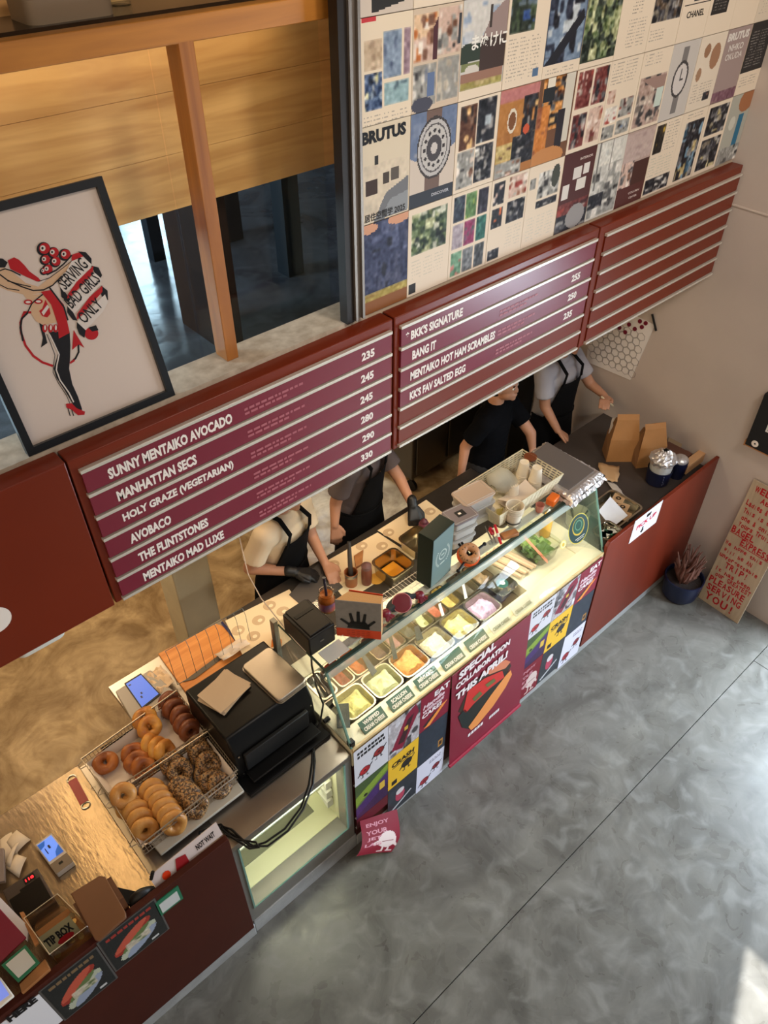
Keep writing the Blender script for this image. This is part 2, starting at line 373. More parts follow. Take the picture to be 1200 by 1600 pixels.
# upstairs: bench back of wide boards, black legs, dark partition, shelf with a glass
t = thing('bench', 'long bench back of pale pine boards behind the upstairs glass, black legs below', 'bench', (0, 2.3, 2.5))
z_b = Yp(300, 320, 2.3).z; zz = [z_b, z_b+.165, z_b+.335, z_b+.51, z_b+.68]
for i in range(4): MB().box(-3, 3.9, 2.3, 2.33, zz[i], zz[i+1]-.0012).build('board', M_plank, t)
MB().box(-3, 3.9, 2.33, 2.62, zz[3]-.05, zz[3]).build('seat', M_plank, t)
M_navy = mat('black_blue_paint', (14, 20, 26), .4)
def leg(px, py, w_=.085):
    p = Zp(px, py, 2.52); MB().box(p.x-w_/2, p.x+w_/2, p.y-w_/2, p.y+w_/2, 2.52, zz[3]-.05).build('leg', M_navy, t); return p
p1 = leg(246, 404, .06); p2 = leg(455, 425); p3 = leg(362, 372)
MB().box(p3.x, p2.x, p2.y-.02, p2.y+.02, Yp(395, 325, p2.y).z, Yp(395, 292, p2.y).z).build('rail', M_navy, t)
pa, pb, pc = Zp(286, 505, 2.52), Zp(348, 548, 2.52), Zp(250, 335, 2.52)
part = struct(MB().box(pa.x, pa.x+.10, pb.y, pa.y, 2.52, 3.6).build('wall_upstairs_partition', mat('dark_varnish_board', (34, 20, 14), .75, var=.1, spec=.1)))
zb2 = Yp(300, 21, yb).z
tbl = MB().box(-3, 1.55, 2.09, 2.27, zb2-.03, zb2+.0).build('counter_top', mat('dark_counter', (52, 40, 28), .25, var=.2))
tag(tbl, 'dark counter ledge upstairs, just above the pine beam', 'counter')
p = Zp(188, 8, zb2); g = MB().lathe([(.028, 0), (.034, .10), (.032, .10), (.026, .004)], (p.x, max(p.y, 2.16), zb2), 16).build('drinking_glass', M_glass)
tag(g, 'clear drinking glass on the upstairs ledge above the pine beam', 'glass')
p = Zp(60, 12, zb2); g = MB().rbox((p.x, 2.18, zb2), .22, .14, .05, .03).build('serving_tray', mat('dim_tray', (140, 120, 96), .5))
tag(g, 'pale tray on the upstairs ledge at the top left', 'tray')

# ---------------------------------------------------------------- menu boards
ZR = [2.683 - .0911*k for k in range(7)]
def board(x0, x1, label, rx0, rx1, n_maroon, blanks, name='menu_board'):
    t = thing(name, label, 'menu board', ((x0+x1)/2, 1.91, 2.12), group=None)
    MB().box(x0+.003, x1-.003, 1.876, 1.944, 2.122, 2.728).build('board_body', M_redboard, t, bevel=.004)
    for k, z in enumerate(ZR):
        MB().box(rx0, rx1, 1.860, 1.876, z-.005, z+.007).build('rail', M_rail, t, bevel=.001)
    st = []
    for k in range(6):
        m = M_strip if k < n_maroon else M_redboard
        e = .012 if k < n_maroon else .0
        s_ = MB().box(rx0+.003, rx1-.003, 1.865+(.004 if k >= n_maroon else 0), 1.876, ZR[k+1]+.012, ZR[k]-.009).build('menu_strip', m, t)
        st.append(s_)
    return t, st
def words(mb, x, z, length, h, rn, col=None):
    """a line of print too small to read, as short bars of uneven length"""
    e = x+length
    while x < e:
        l = rn.uniform(.008, .03); l = min(l, e-x)
        mb.quad((x, 0, z), (x+l, 0, z), (x+l, 0, z+h), (x, 0, z+h)); x += l+.006
def entries(st, rows, dx):
    rn = random.Random(3)
    for k, (nm, a, b_, pr_) in enumerate(rows):
        y = 1.8645; z = ZR[k+1]
        mb = MB(); xa_, xb_ = Yp(*a, y).x, Yp(*b_, y).x
        mb.text(nm, (xa_, y, z+.024), (1, 0, 0), (0, 0, 1), xb_-xa_, .040, bold=.045)
        if pr_:
            xp = Yp(*pr_[1], y).x; MB().text(pr_[0], (xp, y, z+.028), (1, 0, 0), (0, 0, 1), .062, .034, bold=.045).build('price', M_ink, st[k], smooth=0)
        mb.build('lettering', M_ink, st[k], smooth=0)
        if k != 0 or dx < 1.5:
            m2 = MB(); words(m2, dx, z+.047, .24, .009, rn); words(m2, dx, z+.030, .17, .009, rn)
            m2.v = [(q[0], y-.0008, q[2]) for q in m2.v]; m2.build('small_print', M_pinkink, st[k], smooth=0)
t, st = board(.475, 1.729, 'left menu board with six maroon strips from SUNNY MENTAIKO AVOCADO to MENTAIKO MAD LUXE', .50, 1.712, 6, 0)
entries(st, [('SUNNY MENTAIKO AVOCADO', (170, 745), (364, 662), ('235', (565, 562))),
             ('MANHATTAN SECS', (184, 779), (308, 722), ('245', (564, 596))),
             ('HOLY GRAZE (VEGETARIAN)', (193, 813), (366, 735), ('245', (563, 632))),
             ('AVOBACO', (203, 843), (268, 815), ('280', (564, 663))),
             ('THE FLINTSTONES', (217, 873), (326, 820), ('290', (566, 692))),
             ('MENTAIKO MAD LUXE', (225, 904), (350, 838), ('330', (564, 722)))], 1.06)
t, st = board(1.732, 2.967, 'middle menu board with four maroon strips, BANG IT among them, and two blank red slots', 1.757, 2.945, 4, 2)
entries(st, [('* BKK\'S SIGNATURE', (634, 527), (723, 487), None), ('BANG IT', (644, 557), (681, 541), ('255', (893, 436))),
             ('MENTAIKO HOT HAM SCRAMBLES', (641, 592), (773, 526), ('250', (887, 467))), ('KK\'S FAV SALTED EGG', (640, 618), (727, 575), ('235', (880, 498)))], 2.32)
board(2.970, 4.197, 'right menu board, all seven rails empty over oxide red, touching the plaster wall', 3.012, 4.185, 0, 6)
t = thing('red_fascia_panel', 'plain oxide red panel box at far left, no rails, beneath the framed print', 'panel', (-.4, 1.91, 2.12))
MB().box(-1.4, .472, 1.872, 1.944, 2.122, 2.732).build('panel_body', M_redboard, t, bevel=.004)
mb = MB().lathe([(.05, 0), (.05, .001)], (Yp(-4, 968, 1.871).x-.01, 1.871, Yp(-4, 968, 1.871).z), 24, M=axes((0, -1, 0)))
mb.build('white_dot', M_ink, t)
sp = Yp(66, 1012, 2.0)
t = thing('white_wall_speaker', 'small white plastic box peeking out under the plain red panel', 'box', (sp.x, 2.0, 2.0))
MB().rbox((sp.x, 2.0, 2.02), .17, .10, .12, .03).build('case', M_white, t, bevel=.01)
mb = MB(); mb.quad((sp.x-.03, 1.949, 2.045), (sp.x+.035, 1.949, 2.045), (sp.x+.035, 1.949, 2.075), (sp.x-.03, 1.949, 2.075)); mb.build('sticker', mat('grey_sticker', (176, 168, 150), .6), t)
MB().box(sp.x-.01, sp.x+.01, 1.99, 2.01, 2.12, 2.4).build('bracket', M_white, t)
# ---------------------------------------------------------------- flat prints
class Art:
    def __init__(s, w_, h_, bg=(232, 218, 196)):
        s.w, s.h = w_, h_; s.a = np.ones((h_, w_, 3)) * np.array(bg) / 255
        X, Y = np.meshgrid((np.arange(w_)+.5)/w_, (np.arange(h_)+.5)/h_); s.X, s.Y = X, Y
    def put(s, m, c): s.a[m] = np.array(c)/255; return s
    def rect(s, x0, y0, x1, y1, c): return s.put((s.X >= x0) & (s.X < x1) & (s.Y >= y0) & (s.Y < y1), c)
    def ell(s, cx, cy, rx, ry, c, ring=0):
        d = ((s.X-cx)/rx)**2 + ((s.Y-cy)/ry)**2
        return s.put((d < 1) & (d > ring), c)
    def poly(s, pts, c):
        m = np.zeros(s.X.shape, bool); n = len(pts)
        for i in range(n):
            (x0, y0), (x1, y1) = pts[i], pts[(i+1) % n]
            if y0 == y1: continue
            m ^= ((s.Y > min(y0, y1)) & (s.Y <= max(y0, y1)) & (s.X < x0 + (s.Y-y0)*(x1-x0)/(y1-y0)))
        return s.put(m, c)
    def photo(s, x0, y0, x1, y1, pal, seed=0, n=14, jit=.05, sky=None):
        rn = random.Random(seed); m = (s.X >= x0) & (s.X < x1) & (s.Y >= y0) & (s.Y < y1)
        A0 = s.a.copy(); s.put(m, pal[0])
        if sky: s.put(m & (s.Y < y0+(y1-y0)*sky[1]), sky[0])
        for k in range(int(n*1.8)):
            c = pal[rn.randrange(len(pal))]; cx, cy = rn.uniform(x0, x1), rn.uniform(y0, y1)
            rx, ry = rn.uniform(.03, .2)*(x1-x0)*(1-.5*k/(n*1.8)), rn.uniform(.03, .2)*(y1-y0)*(1-.5*k/(n*1.8))
            if rn.random() < .6: q = (abs(s.X-cx) < rx) & (abs(s.Y-cy) < ry)
            else: q = (((s.X-cx)/rx)**2+((s.Y-cy)/ry)**2) < 1
            s.a[m & q] = np.array(c)/255
        R = np.random.RandomState(seed); hh, ww = s.X.shape; k = max(2, ww//16)
        cn = R.normal(0, 1, (hh//k+2, ww//k+2)); cn = np.kron(cn, np.ones((k, k)))[:hh, :ww]
        nz = (R.normal(0, jit*.7, s.X.shape) + cn*jit*.9)[..., None]
        B = s.a + nz
        for ax in (0, 1): B = (np.roll(B, 1, ax) + 2*B + np.roll(B, -1, ax))/4
        s.a = B
        s.a = np.where(m[..., None], np.clip(s.a, 0, 1), A0); return s
    def type(s, x0, y0, x1, y1, c=(176, 164, 148), cols=1, seed=0, dens=.6):
        R = np.random.RandomState(seed+5).rand(*s.X.shape)
        m = (s.X >= x0) & (s.X < x1) & (s.Y >= y0) & (s.Y < y1)
        fx = ((s.X-x0)/(x1-x0)*cols) % 1; rows = (np.arange(s.h) % 3 == 0)[:, None]
        return s.put(m & (fx < .84) & rows & (R < dens), c)
    def noise(s, k, seed=1):
        s.a = np.clip(s.a + np.random.RandomState(seed).normal(0, k, s.a.shape[:2])[..., None], 0, 1); return s

PX = [1.635+.2145*k for k in range(12)] + [4.198]
PZ = [2.745, 3.072, 3.375, 3.662, 3.95]
W_, H_ = 54, 76
PAPER = (226, 210, 186)
def page(ci, ri, art, lettering=None, tilt=0.0):
    rn = random.Random(ci*7+ri); d = .0015+.0012*rn.random()
    x0, x1 = PX[ci]+.001, PX[ci+1]-.001; z0, z1 = PZ[ri]+.001, PZ[ri+1]-.001
    y = YW-d
    mb = MB(); mb.raster(art.a, (x0, y, z0), (x1-x0, 0, 0), (0, 0, z1-z0))
    # the sheet's edges
    e = tuple(lin(PAPER)); mb.add([(x0, y, z0), (x1, y, z0), (x1, YW+.006, z0), (x0, YW+.006, z0)], [(0, 1, 2, 3)], 0, e)
    mb.add([(x1, y, z0), (x1, y, z1), (x1, YW+.006, z1), (x1, YW+.006, z0)], [(0, 1, 2, 3)], 0, e)
    mb.add([(x0, y, z0), (x0, y, z1), (x0, YW+.006, z1), (x0, YW+.006, z0)], [(3, 2, 1, 0)], 0, e)
    p = mb.build('magazine_page', M_print, wu, smooth=0)
    if lettering:
        m2 = MB()
        for t, u, v, w_, h, c in lettering:
            m2.text(t, (x0+u*(x1-x0), y, z0+(1-v)*(z1-z0)), (1, 0, 0), (0, 0, 1), w_*(x1-x0) if w_ else None, h*(z1-z0) if h else None, bold=.055 if t == 'BRUTUS' else .02, off=.001, col=tuple(lin(c)))
        m2.build('lettering', M_print, p, smooth=0)
    return p
def A(bg=PAPER): return Art(W_, H_, bg)
GREEN = [(58, 72, 50), (96, 112, 72), (140, 148, 104), (40, 48, 40), (170, 172, 130)]
BROWN = [(150, 92, 44), (196, 132, 66), (84, 48, 28), (48, 34, 28), (222, 180, 120)]
GREYS = [(150, 148, 142), (196, 192, 184), (90, 88, 86), (44, 42, 42), (214, 208, 198)]
DARK = [(34, 34, 40), (58, 56, 62), (96, 94, 96), (20, 20, 24), (150, 146, 142)]
BLUES = [(60, 78, 112), (110, 130, 160), (32, 40, 60), (150, 165, 180), (188, 190, 188)]
REDS = [(112, 52, 48), (180, 160, 150), (70, 34, 34), (220, 204, 190), (150, 60, 50)]
PINKW = [(206, 176, 160), (232, 214, 200), (168, 120, 96), (120, 84, 66), (240, 228, 214)]
# row 0 (lowest)
page(0, 0, A((44, 44, 60)).photo(0, 0, 1, .8, [(52, 56, 84), (84, 90, 120), (30, 30, 44), (70, 72, 96)], 3, 16).rect(0, .8, 1, 1, (134, 82, 36)).photo(0, .76, 1, .86, [(166, 146, 70), (190, 170, 90), (140, 110, 50)], 5, 8).ell(.14, .05, .2, .05, (206, 150, 118)).ell(.8, .03, .25, .06, (206, 150, 118)))
page(1, 0, A().photo(.08, .07, .9, .52, GREEN+[(190, 190, 170)], 11, 34, .1).type(.1, .56, .9, .8, cols=3, c=(206, 194, 174), seed=2).rect(.03, .86, .2, .97, (40, 36, 34)))
a = A()
PAL9 = [[(46, 52, 66), (70, 84, 88)], [(96, 130, 80), (60, 90, 60), (150, 170, 80)], [(44, 40, 52), (80, 60, 84)], [(168, 156, 164), (200, 190, 196)], [(150, 60, 100), (110, 80, 100), (70, 90, 80)], [(40, 92, 84), (70, 130, 110)], [(110, 150, 120), (190, 120, 110), (80, 120, 90)], [(120, 122, 124), (80, 84, 86)], [(70, 72, 74), (130, 134, 136)]]
for k in range(9):
    i, j = k % 3, k//3; a.photo(.06+i*.3, .04+j*.32, .33+i*.3, .33+j*.32, PAL9[k], 20+k, 8, .06)
page(2, 0, a)
page(3, 0, A().photo(.05, .04, .36, .3, DARK+PINKW, 31, 8).photo(.05, .34, .36, .58, DARK+[(220, 110, 60), (190, 190, 60)], 32, 9).photo(.46, .03, .96, .28, PINKW+[(150, 60, 50), (160, 180, 170)], 33, 12).photo(.46, .32, .96, .58, DARK+[(110, 110, 104)], 34, 14, .1).type(.5, .62, .96, .9, cols=2, c=(208, 196, 178)).photo(.04, .84, .36, .98, DARK, 36, 5))
page(4, 0, A().photo(.30, .10, .92, .42, GREYS, 41, 14, .05, sky=((216, 212, 204), .35)).ell(.8, .2, .12, .14, (70, 72, 64)).photo(.06, .14, .22, .28, GREYS, 42, 4).photo(.3, .45, .92, .54, DARK+GREYS, 43, 9).type(.1, .6, .94, .94, cols=3, c=(208, 198, 182)))
page(5, 0, A((78, 40, 38)).rect(.36, .2, .62, .34, (214, 206, 198)).rect(.66, .18, .86, .32, (220, 212, 204)).rect(.5, .36, .8, .5, (216, 208, 200)).rect(.08, .38, .28, .56, (218, 210, 202)).photo(0, .62, 1, .78, REDS, 51, 8).photo(0, .78, 1, 1, DARK, 52, 8).ell(.62, .84, .3, .16, (148, 142, 140)), [('INTERIOR', .5, .12, .4, .03, (220, 200, 190))])
page(6, 0, A((206, 202, 192)).photo(.02, .3, .98, .98, GREYS, 61, 22).photo(.1, .02, .9, .3, [(214, 210, 200), (190, 190, 184), (226, 220, 208)], 62, 6).photo(0, .66, .5, .86, DARK, 63, 7).rect(.1, 0, .14, .6, (120, 118, 112)).rect(.52, 0, .55, .4, (150, 146, 138)))
page(7, 0, A((176, 152, 144)).photo(0, .02, 1, .4, [(186, 164, 156), (170, 148, 142), (196, 176, 166)], 71, 6, .02).photo(0, .4, .45, .8, PINKW+DARK, 72, 14).rect(.45, .42, 1, .74, (72, 40, 34)).rect(0, .74, 1, 1, (84, 44, 38)), [('COLUMN', .45, .86, .4, .03, (220, 200, 190)), ('CENTER', .5, .93, .3, .03, (220, 200, 190))])
page(8, 0, A().photo(.06, .04, .38, .42, [(34, 30, 26), (196, 160, 60), (60, 50, 40)], 81, 7).type(.45, .04, .95, .42, cols=2).type(.06, .48, .95, .72, cols=3, c=(200, 190, 172)).photo(.03, .76, .98, .97, DARK+GREYS, 83, 14, .1))
page(9, 0, A().type(.2, .04, .9, .1).photo(.2, .14, .94, .96, DARK+[(120, 150, 170), (60, 90, 110), (190, 170, 120)], 91, 26, .08))
page(10, 0, A().photo(.1, .05, .92, .45, DARK+[(190, 176, 130), (150, 140, 120)], 101, 20, .09).photo(.1, .5, .92, .95, DARK+[(200, 186, 140), (120, 110, 96)], 102, 20, .09))
page(11, 0, A((170, 168, 156)).ell(.75, .12, .35, .16, (160, 104, 70)).rect(.55, .3, .8, .8, (44, 104, 134)).ell(.3, .4, .14, .1, (200, 196, 184)).photo(0, .75, 1, 1, GREYS, 111, 5))
# row 1
page(0, 1, A((214, 198, 174)).photo(.05, .38, .98, .95, [(212, 196, 172), (196, 182, 160), (204, 188, 166)], 120, 6, .02).rect(.10, .54, .34, .7, (62, 40, 30)).rect(.44, .50, .58, .62, (70, 56, 46)).rect(.62, .48, .78, .6, (90, 80, 70)).rect(.28, .3, .36, .4, (44, 38, 34)).poly([(.25, 1), (.5, .72), (.98, .6), (.98, .98)], (112, 112, 116)).poly([(.4, .98), (.6, .8), (.98, .76), (.98, .98)], (140, 142, 146)),
     [('BRUTUS', .03, .17, .88, .13, (18, 16, 16)), ('居住空間学 2025', .06, .98, .86, .09, (34, 28, 26))])
a = A((108, 122, 146)); a.photo(0, 0, 1, .5, [(104, 118, 146), (122, 134, 158), (150, 150, 158)], 130, 5, .02).poly([(0, .45), (.5, .6), (1, .4), (1, .9), (0, .95)], (206, 192, 176))
a.rect(.34, 0, .66, .9, (112, 88, 78)).ell(.52, .40, .38, .33, (60, 54, 50)).ell(.52, .40, .35, .30, (186, 182, 178)).ell(.52, .40, .30, .26, (84, 78, 78)).ell(.52, .40, .28, .24, (190, 186, 182))
for k in range(12):
    q = k*PI/6; a.ell(.52+.215*math.sin(q), .40-.185*math.cos(q), .03, .024, (50, 44, 44))
a.ell(.52, .40, .17, .14, (72, 66, 68)).ell(.52, .40, .07, .06, (200, 190, 186)).rect(0, .84, 1, 1, (52, 54, 62))
page(1, 1, a, [('DISCOVER', .5, .93, .4, .035, (200, 200, 206))])
page(2, 1, A().photo(.08, .05, .46, .52, BROWN[2:]+[(120, 90, 70)], 140, 12).photo(.48, .03, .92, .5, DARK+[(170, 180, 186)], 141, 9).photo(.05, .54, .46, .96, GREYS+PINKW, 142, 12).photo(.48, .52, .93, .95, DARK+GREYS, 143, 20, .1))
page(3, 1, A((170, 112, 58)).photo(0, 0, 1, .14, [(186, 120, 116), (180, 112, 110)], 150, 3, .02).photo(0, .14, .62, .6, [(176, 118, 58), (190, 130, 68), (160, 104, 50)], 151, 8, .02).ell(.35, .36, .12, .14, (220, 206, 186)).ell(.35, .36, .09, .1, (120, 74, 40)).photo(.62, .12, 1, .6, DARK+BROWN, 152, 16).photo(0, .6, .6, .82, [(196, 172, 110), (206, 184, 124), (90, 60, 44)], 153, 6).photo(.4, .55, 1, .9, DARK+[(40, 34, 34)], 154, 12).photo(0, .82, .7, 1, GREYS+PINKW, 155, 8).ell(.75, .5, .08, .06, (196, 84, 50)))
page(4, 1, A((110, 74, 50)).photo(.1, 0, .9, .6, BROWN[1:]+DARK, 160, 26, .1).rect(.2, 0, .4, .1, (226, 216, 200)).rect(.12, .1, .42, .26, (36, 38, 40)).photo(0, .3, .35, 1, [(200, 124, 56), (180, 104, 48), (150, 90, 60)], 161, 6).rect(.7, 0, .96, .8, (206, 198, 184)).rect(.6, .4, .8, .9, (40, 36, 40)).ell(.4, .95, .5, .14, (190, 130, 76)))
page(5, 1, A().photo(.05, .03, .48, .46, REDS, 170, 14, .08).photo(.53, .03, .96, .46, REDS[:3]+DARK, 171, 14, .08).photo(.05, .52, .48, .95, REDS[:3]+DARK, 172, 14).photo(.53, .5, .96, .93, PINKW+REDS, 173, 10))
page(6, 1, A().type(.08, .04, .9, .3, cols=2).photo(.05, .36, .3, .52, PINKW+REDS, 180, 5).photo(.05, .56, .45, .78, [(226, 218, 206), (160, 60, 50), (200, 190, 180)], 181, 5).photo(.5, .5, .95, .74, GREYS+REDS, 182, 8).photo(.05, .8, .45, .97, GREYS, 183, 6).photo(.5, .78, .95, .96, GREYS+BLUES, 184, 6))
page(7, 1, A().type(.1, .04, .7, .2, cols=2).photo(.05, .32, .97, .96, [(176, 150, 138), (120, 110, 104), (60, 58, 60), (196, 180, 166)], 190, 18).poly([(.1, .34), (.97, .34), (.97, .6)], (156, 128, 118)).rect(.7, .5, .95, .75, (196, 210, 200)))
a = A((196, 188, 182)); a.rect(.40, .06, .62, .94, (122, 118, 116)).ell(.5, .48, .28, .24, (64, 60, 60)).ell(.5, .48, .23, .2, (206, 200, 194)).rect(.49, .34, .52, .5, (80, 76, 76)).rect(.5, .47, .62, .5, (80, 76, 76))
page(8, 1, a)
page(9, 1, A((222, 206, 186)).ell(.34, .2, .12, .09, (150, 112, 84)).ell(.7, .3, .19, .17, (158, 118, 88)).ell(.2, .5, .1, .09, (160, 124, 96)).type(.1, .62, .9, .9, cols=3).photo(.6, .78, .86, .9, DARK+PINKW, 201, 4))
page(10, 1, A((158, 138, 132)).photo(0, .84, 1, 1, [(120, 84, 96), (140, 110, 110)], 210, 4), [('BRUTUS', .06, .16, .86, .11, (220, 212, 204)), ('NHKO', .2, .30, .6, .09, (220, 212, 204)), ('OKUDA', .14, .42, .7, .09, (216, 206, 198))])
page(11, 1, A((44, 42, 42)).type(.1, .1, .9, .6, (130, 126, 120), 2).rect(0, .68, 1, 1, PAPER).type(.1, .72, .9, .9, cols=2))
# row 2
page(0, 2, A((228, 210, 184)).rect(.05, .0, .32, .035, (196, 58, 64)).photo(.1, .2, .42, .48, [(190, 166, 138), (160, 136, 112), (206, 184, 156)], 220, 8).photo(.45, .15, .8, .58, [(130, 146, 166), (150, 166, 182), (96, 108, 132)], 221, 9).photo(.83, .15, .96, .58, [(150, 124, 134), (120, 96, 110)], 222, 5).photo(.1, .5, .42, .86, BLUES+[(206, 200, 150)], 223, 20, .1).photo(.46, .62, .95, .84, [(140, 168, 172), (160, 186, 190), (90, 110, 120)], 224, 10).type(.08, .9, .95, 1, cols=5))
page(1, 2, A((206, 186, 162)).photo(.02, .05, .5, .5, PINKW+[(190, 110, 56), (120, 60, 34)], 230, 12, .04, sky=((224, 190, 154), .5)).photo(.5, .03, .98, .48, PINKW+GREYS, 231, 12, .04).poly([(.4, .5), (.4, .2), (.5, .1), (.5, .5)], (78, 44, 48)).rect(.92, .1, .98, .4, (58, 62, 66)).photo(.02, .52, .5, .95, GREYS+[(120, 126, 140)], 232, 12, .04).rect(.32, .62, .46, .86, (96, 114, 150)).photo(.52, .5, .98, .93, GREYS[:2]+[(196, 186, 168), (176, 164, 148)], 233, 12, .03).ell(.22, .93, .22, .08, (72, 72, 84)))
page(2, 2, A((198, 196, 190)).photo(.02, .02, .98, .42, [(206, 202, 196), (190, 194, 200), (150, 164, 184)], 240, 10, .02).poly([(.42, .42), (.66, .16), (1, .02), (1, .42)], (150, 130, 124)).rect(.6, .08, .64, .3, (66, 56, 52)).poly([(0, .45), (.1, .42), (.42, .44), (.42, .6), (0, .62)], (52, 60, 50)).rect(.42, .4, 1, .72, (66, 50, 46)).rect(.02, .62, .42, .7, (122, 128, 84)).ell(.26, .7, .16, .06, (206, 200, 188)).rect(.02, .72, .98, .84, (150, 112, 94)).photo(.02, .82, .98, .9, [(158, 146, 80), (130, 120, 76), (180, 160, 110)], 241, 8).rect(0, .9, 1, 1, PAPER),
     [('まぬけに', .22, .5, .8, .15, (238, 234, 226))])
page(3, 2, A().photo(.06, .02, .66, .42, [(44, 52, 42), (70, 84, 60), (58, 84, 140), (96, 110, 120)], 250, 12).type(.08, .46, .9, .92, cols=3, dens=.5).rect(.74, .84, .88, .94, (84, 110, 140)))
page(4, 2, A((60, 72, 92)).photo(.02, .02, .98, .86, [(120, 138, 160), (40, 44, 60), (26, 26, 34), (80, 92, 116), (190, 196, 200)], 260, 18).poly([(.0, .86), (.9, .3), (.98, .4), (.3, .86)], (34, 34, 42)).rect(0, .86, 1, 1, PAPER).type(.1, .9, .9, .98, cols=2))
page(5, 2, A((58, 66, 50)).photo(.0, .0, 1, .92, GREEN, 270, 60, .12).rect(0, .94, 1, 1, PAPER))
page(6, 2, A().type(.35, .04, .7, .5, c=(150, 140, 128)).type(.3, .55, .9, .9, cols=2))
page(7, 2, A().photo(.02, .0, .96, .66, DARK+[(96, 80, 66), (120, 112, 100)], 280, 24, .08).type(.05, .72, .6, .9, cols=1))
page(8, 2, A().ell(.55, .08, .3, .2, (40, 36, 44)).rect(.36, .1, .72, .5, (38, 36, 46)).rect(.05, .52, .98, .54, (50, 44, 44)), [('CHANEL', .2, .70, .62, .085, (34, 32, 32))])
page(9, 2, A().rect(.1, .3, .7, .74, (38, 36, 36)).type(.16, .34, .64, .7, (120, 116, 110), 3).photo(.7, .2, .95, .4, DARK, 290, 5))
page(10, 2, A().photo(.1, .0, .95, .52, GREEN+[(48, 60, 100), (200, 130, 100)], 300, 16, .08).ell(.3, .3, .22, .3, (44, 52, 92)))
page(11, 2, A((214, 200, 178)).type(.1, .1, .9, .9, cols=2, dens=.3))
# row 3, cut by the frame
page(0, 3, A((206, 190, 176)).poly([(.25, .86), (.96, .8), (.96, .9), (.25, .98)], (46, 44, 42)).photo(.3, .76, .95, .86, [(96, 80, 70), (170, 160, 110), (60, 48, 44)], 310, 12))
for k in range(1, 12):
    page(k, 3, A() if k % 2 else A((214, 206, 192)).photo(.1, .1, .9, .9, [GREYS, BLUES, GREEN, BROWN][k % 4], 320+k, 12))

# ---------------------------------------------------------------- framed print leaning at upper left
def plane_pt(u, v, O, N_):
    d = _ray(u, v); return CAM + d * ((O-CAM).dot(N_) / d.dot(N_))
O = Vector((.6, 1.957, 2.742)); top = Vector((.6, 2.128, 3.37)); V = (top-O).normalized(); N_ = Vector((1, 0, 0)).cross(V)
pbl, pbr, ptr = plane_pt(44, 714, O, N_), plane_pt(270, 613, O, N_), plane_pt(152, 272, O, N_)
x0, x1 = pbl.x, pbr.x; hh = (ptr-pbr).dot(V); z0 = pbr
t = thing('framed_print', 'black framed print reading SERVING BAD GIRLS ONLY, leaning at upper left', 'picture', (x0, 1.957, 2.742))
def FR(a, b, c): return Vector((x0, 0, 0)) + Vector((0, O.y, O.z)) + Vector((1, 0, 0))*a + V*b + N_*c
Wd = x1-x0; fw = .022
def fbox(a0, a1, b0, b1, c0, c1):
    return [FR(a, b, c) for a in (a0, a1) for b in (b0, b1) for c in (c0, c1)]
FB = [(0, 1, 3, 2), (4, 6, 7, 5), (0, 4, 5, 1), (2, 3, 7, 6), (0, 2, 6, 4), (1, 5, 7, 3)]
mb = MB()
for q in ((0, fw, 0, hh), (Wd-fw, Wd, 0, hh), (fw, Wd-fw, 0, fw), (fw, Wd-fw, hh-fw, hh)): mb.add(fbox(*q, -.012, .014), FB)
mb.build('frame', mat('black_frame', (16, 16, 17), .4), t)
MB().add(fbox(fw, Wd-fw, fw, hh-fw, -.010, .0), FB).build('print_sheet', mat('print_paper', (214, 196, 182), .35), t)
Ob = FR(0, 0, .0006)
def fp(x, y, k=0): return plane_pt(x/5, 360+y/5, Ob + N_*(.0004*k), N_)
mb = MB(); RED, BK, SK, WH = (tuple(lin(c)) for c in ((176, 22, 26), (24, 20, 20), (206, 168, 132), (216, 204, 194)))
def fpoly(pts, c, k): mb.poly([fp(x, y, k) for x, y in pts][::-1], 0, c)
def fline(pts, w_, c, k):
    P = [Vector((x, y)) for x, y in pts]
    for i in range(len(P)-1):
        d = (P[i+1]-P[i]); 
        if d.length < 1e-6: continue
        n_ = Vector((-d.y, d.x)).normalized()*w_/2; e = d.normalized()*w_*.25
        q = [P[i]-e+n_, P[i+1]+e+n_, P[i+1]+e-n_, P[i]-e-n_]
        mb.quad(*[fp(a.x, a.y, k) for a in q], 0, c)
def fell(cx, cy, rx, ry, c, k): fpoly([(cx+rx*math.cos(a*PI/10), cy+ry*math.sin(a*PI/10)) for a in range(20)], c, k)
LX = -150  # the part of the figure beyond the frame's cut-off is left of the photograph
fpoly([(-30, 310), (30, 290), (80, 310), (200, 410), (300, 440), (440, 330), (560, 235), (560, 290), (500, 330), (400, 440), (320, 490), (250, 500), (330, 500), (230, 560), (180, 500), (60, 470), (-30, 430)], SK, 1)
fpoly([(60, 235), (110, 210), (150, 230), (190, 270), (230, 320), (300, 370), (320, 395), (290, 400), (200, 360), (80, 300)], RED, 2)
fline([(0, 315), (40, 300), (90, 315), (160, 350)], 9, BK, 3); fline([(0, 345), (60, 390), (170, 440), (260, 470), (340, 465), (410, 430), (480, 360)], 10, BK, 3)
fline([(300, 400), (390, 370), (470, 310), (560, 240)], 5, BK, 3); fline([(0, 425), (60, 455), (150, 468)], 7, BK, 3); fline([(60, 395), (150, 420), (240, 440)], 8, BK, 3)
fpoly([(-40, 215), (20, 220), (60, 250), (40, 290), (-40, 290)], BK, 2)
fpoly([(240, 560), (350, 500), (400, 570), (440, 640), (440, 720), (340, 740), (280, 710), (245, 650)], SK, 2)
fpoly([(320, 480), (400, 465), (500, 580), (520, 690), (545, 800), (460, 845), (450, 730), (400, 580)], RED, 4)
fline([(390, 450), (450, 530), (500, 600), (530, 700)], 12, BK, 5)
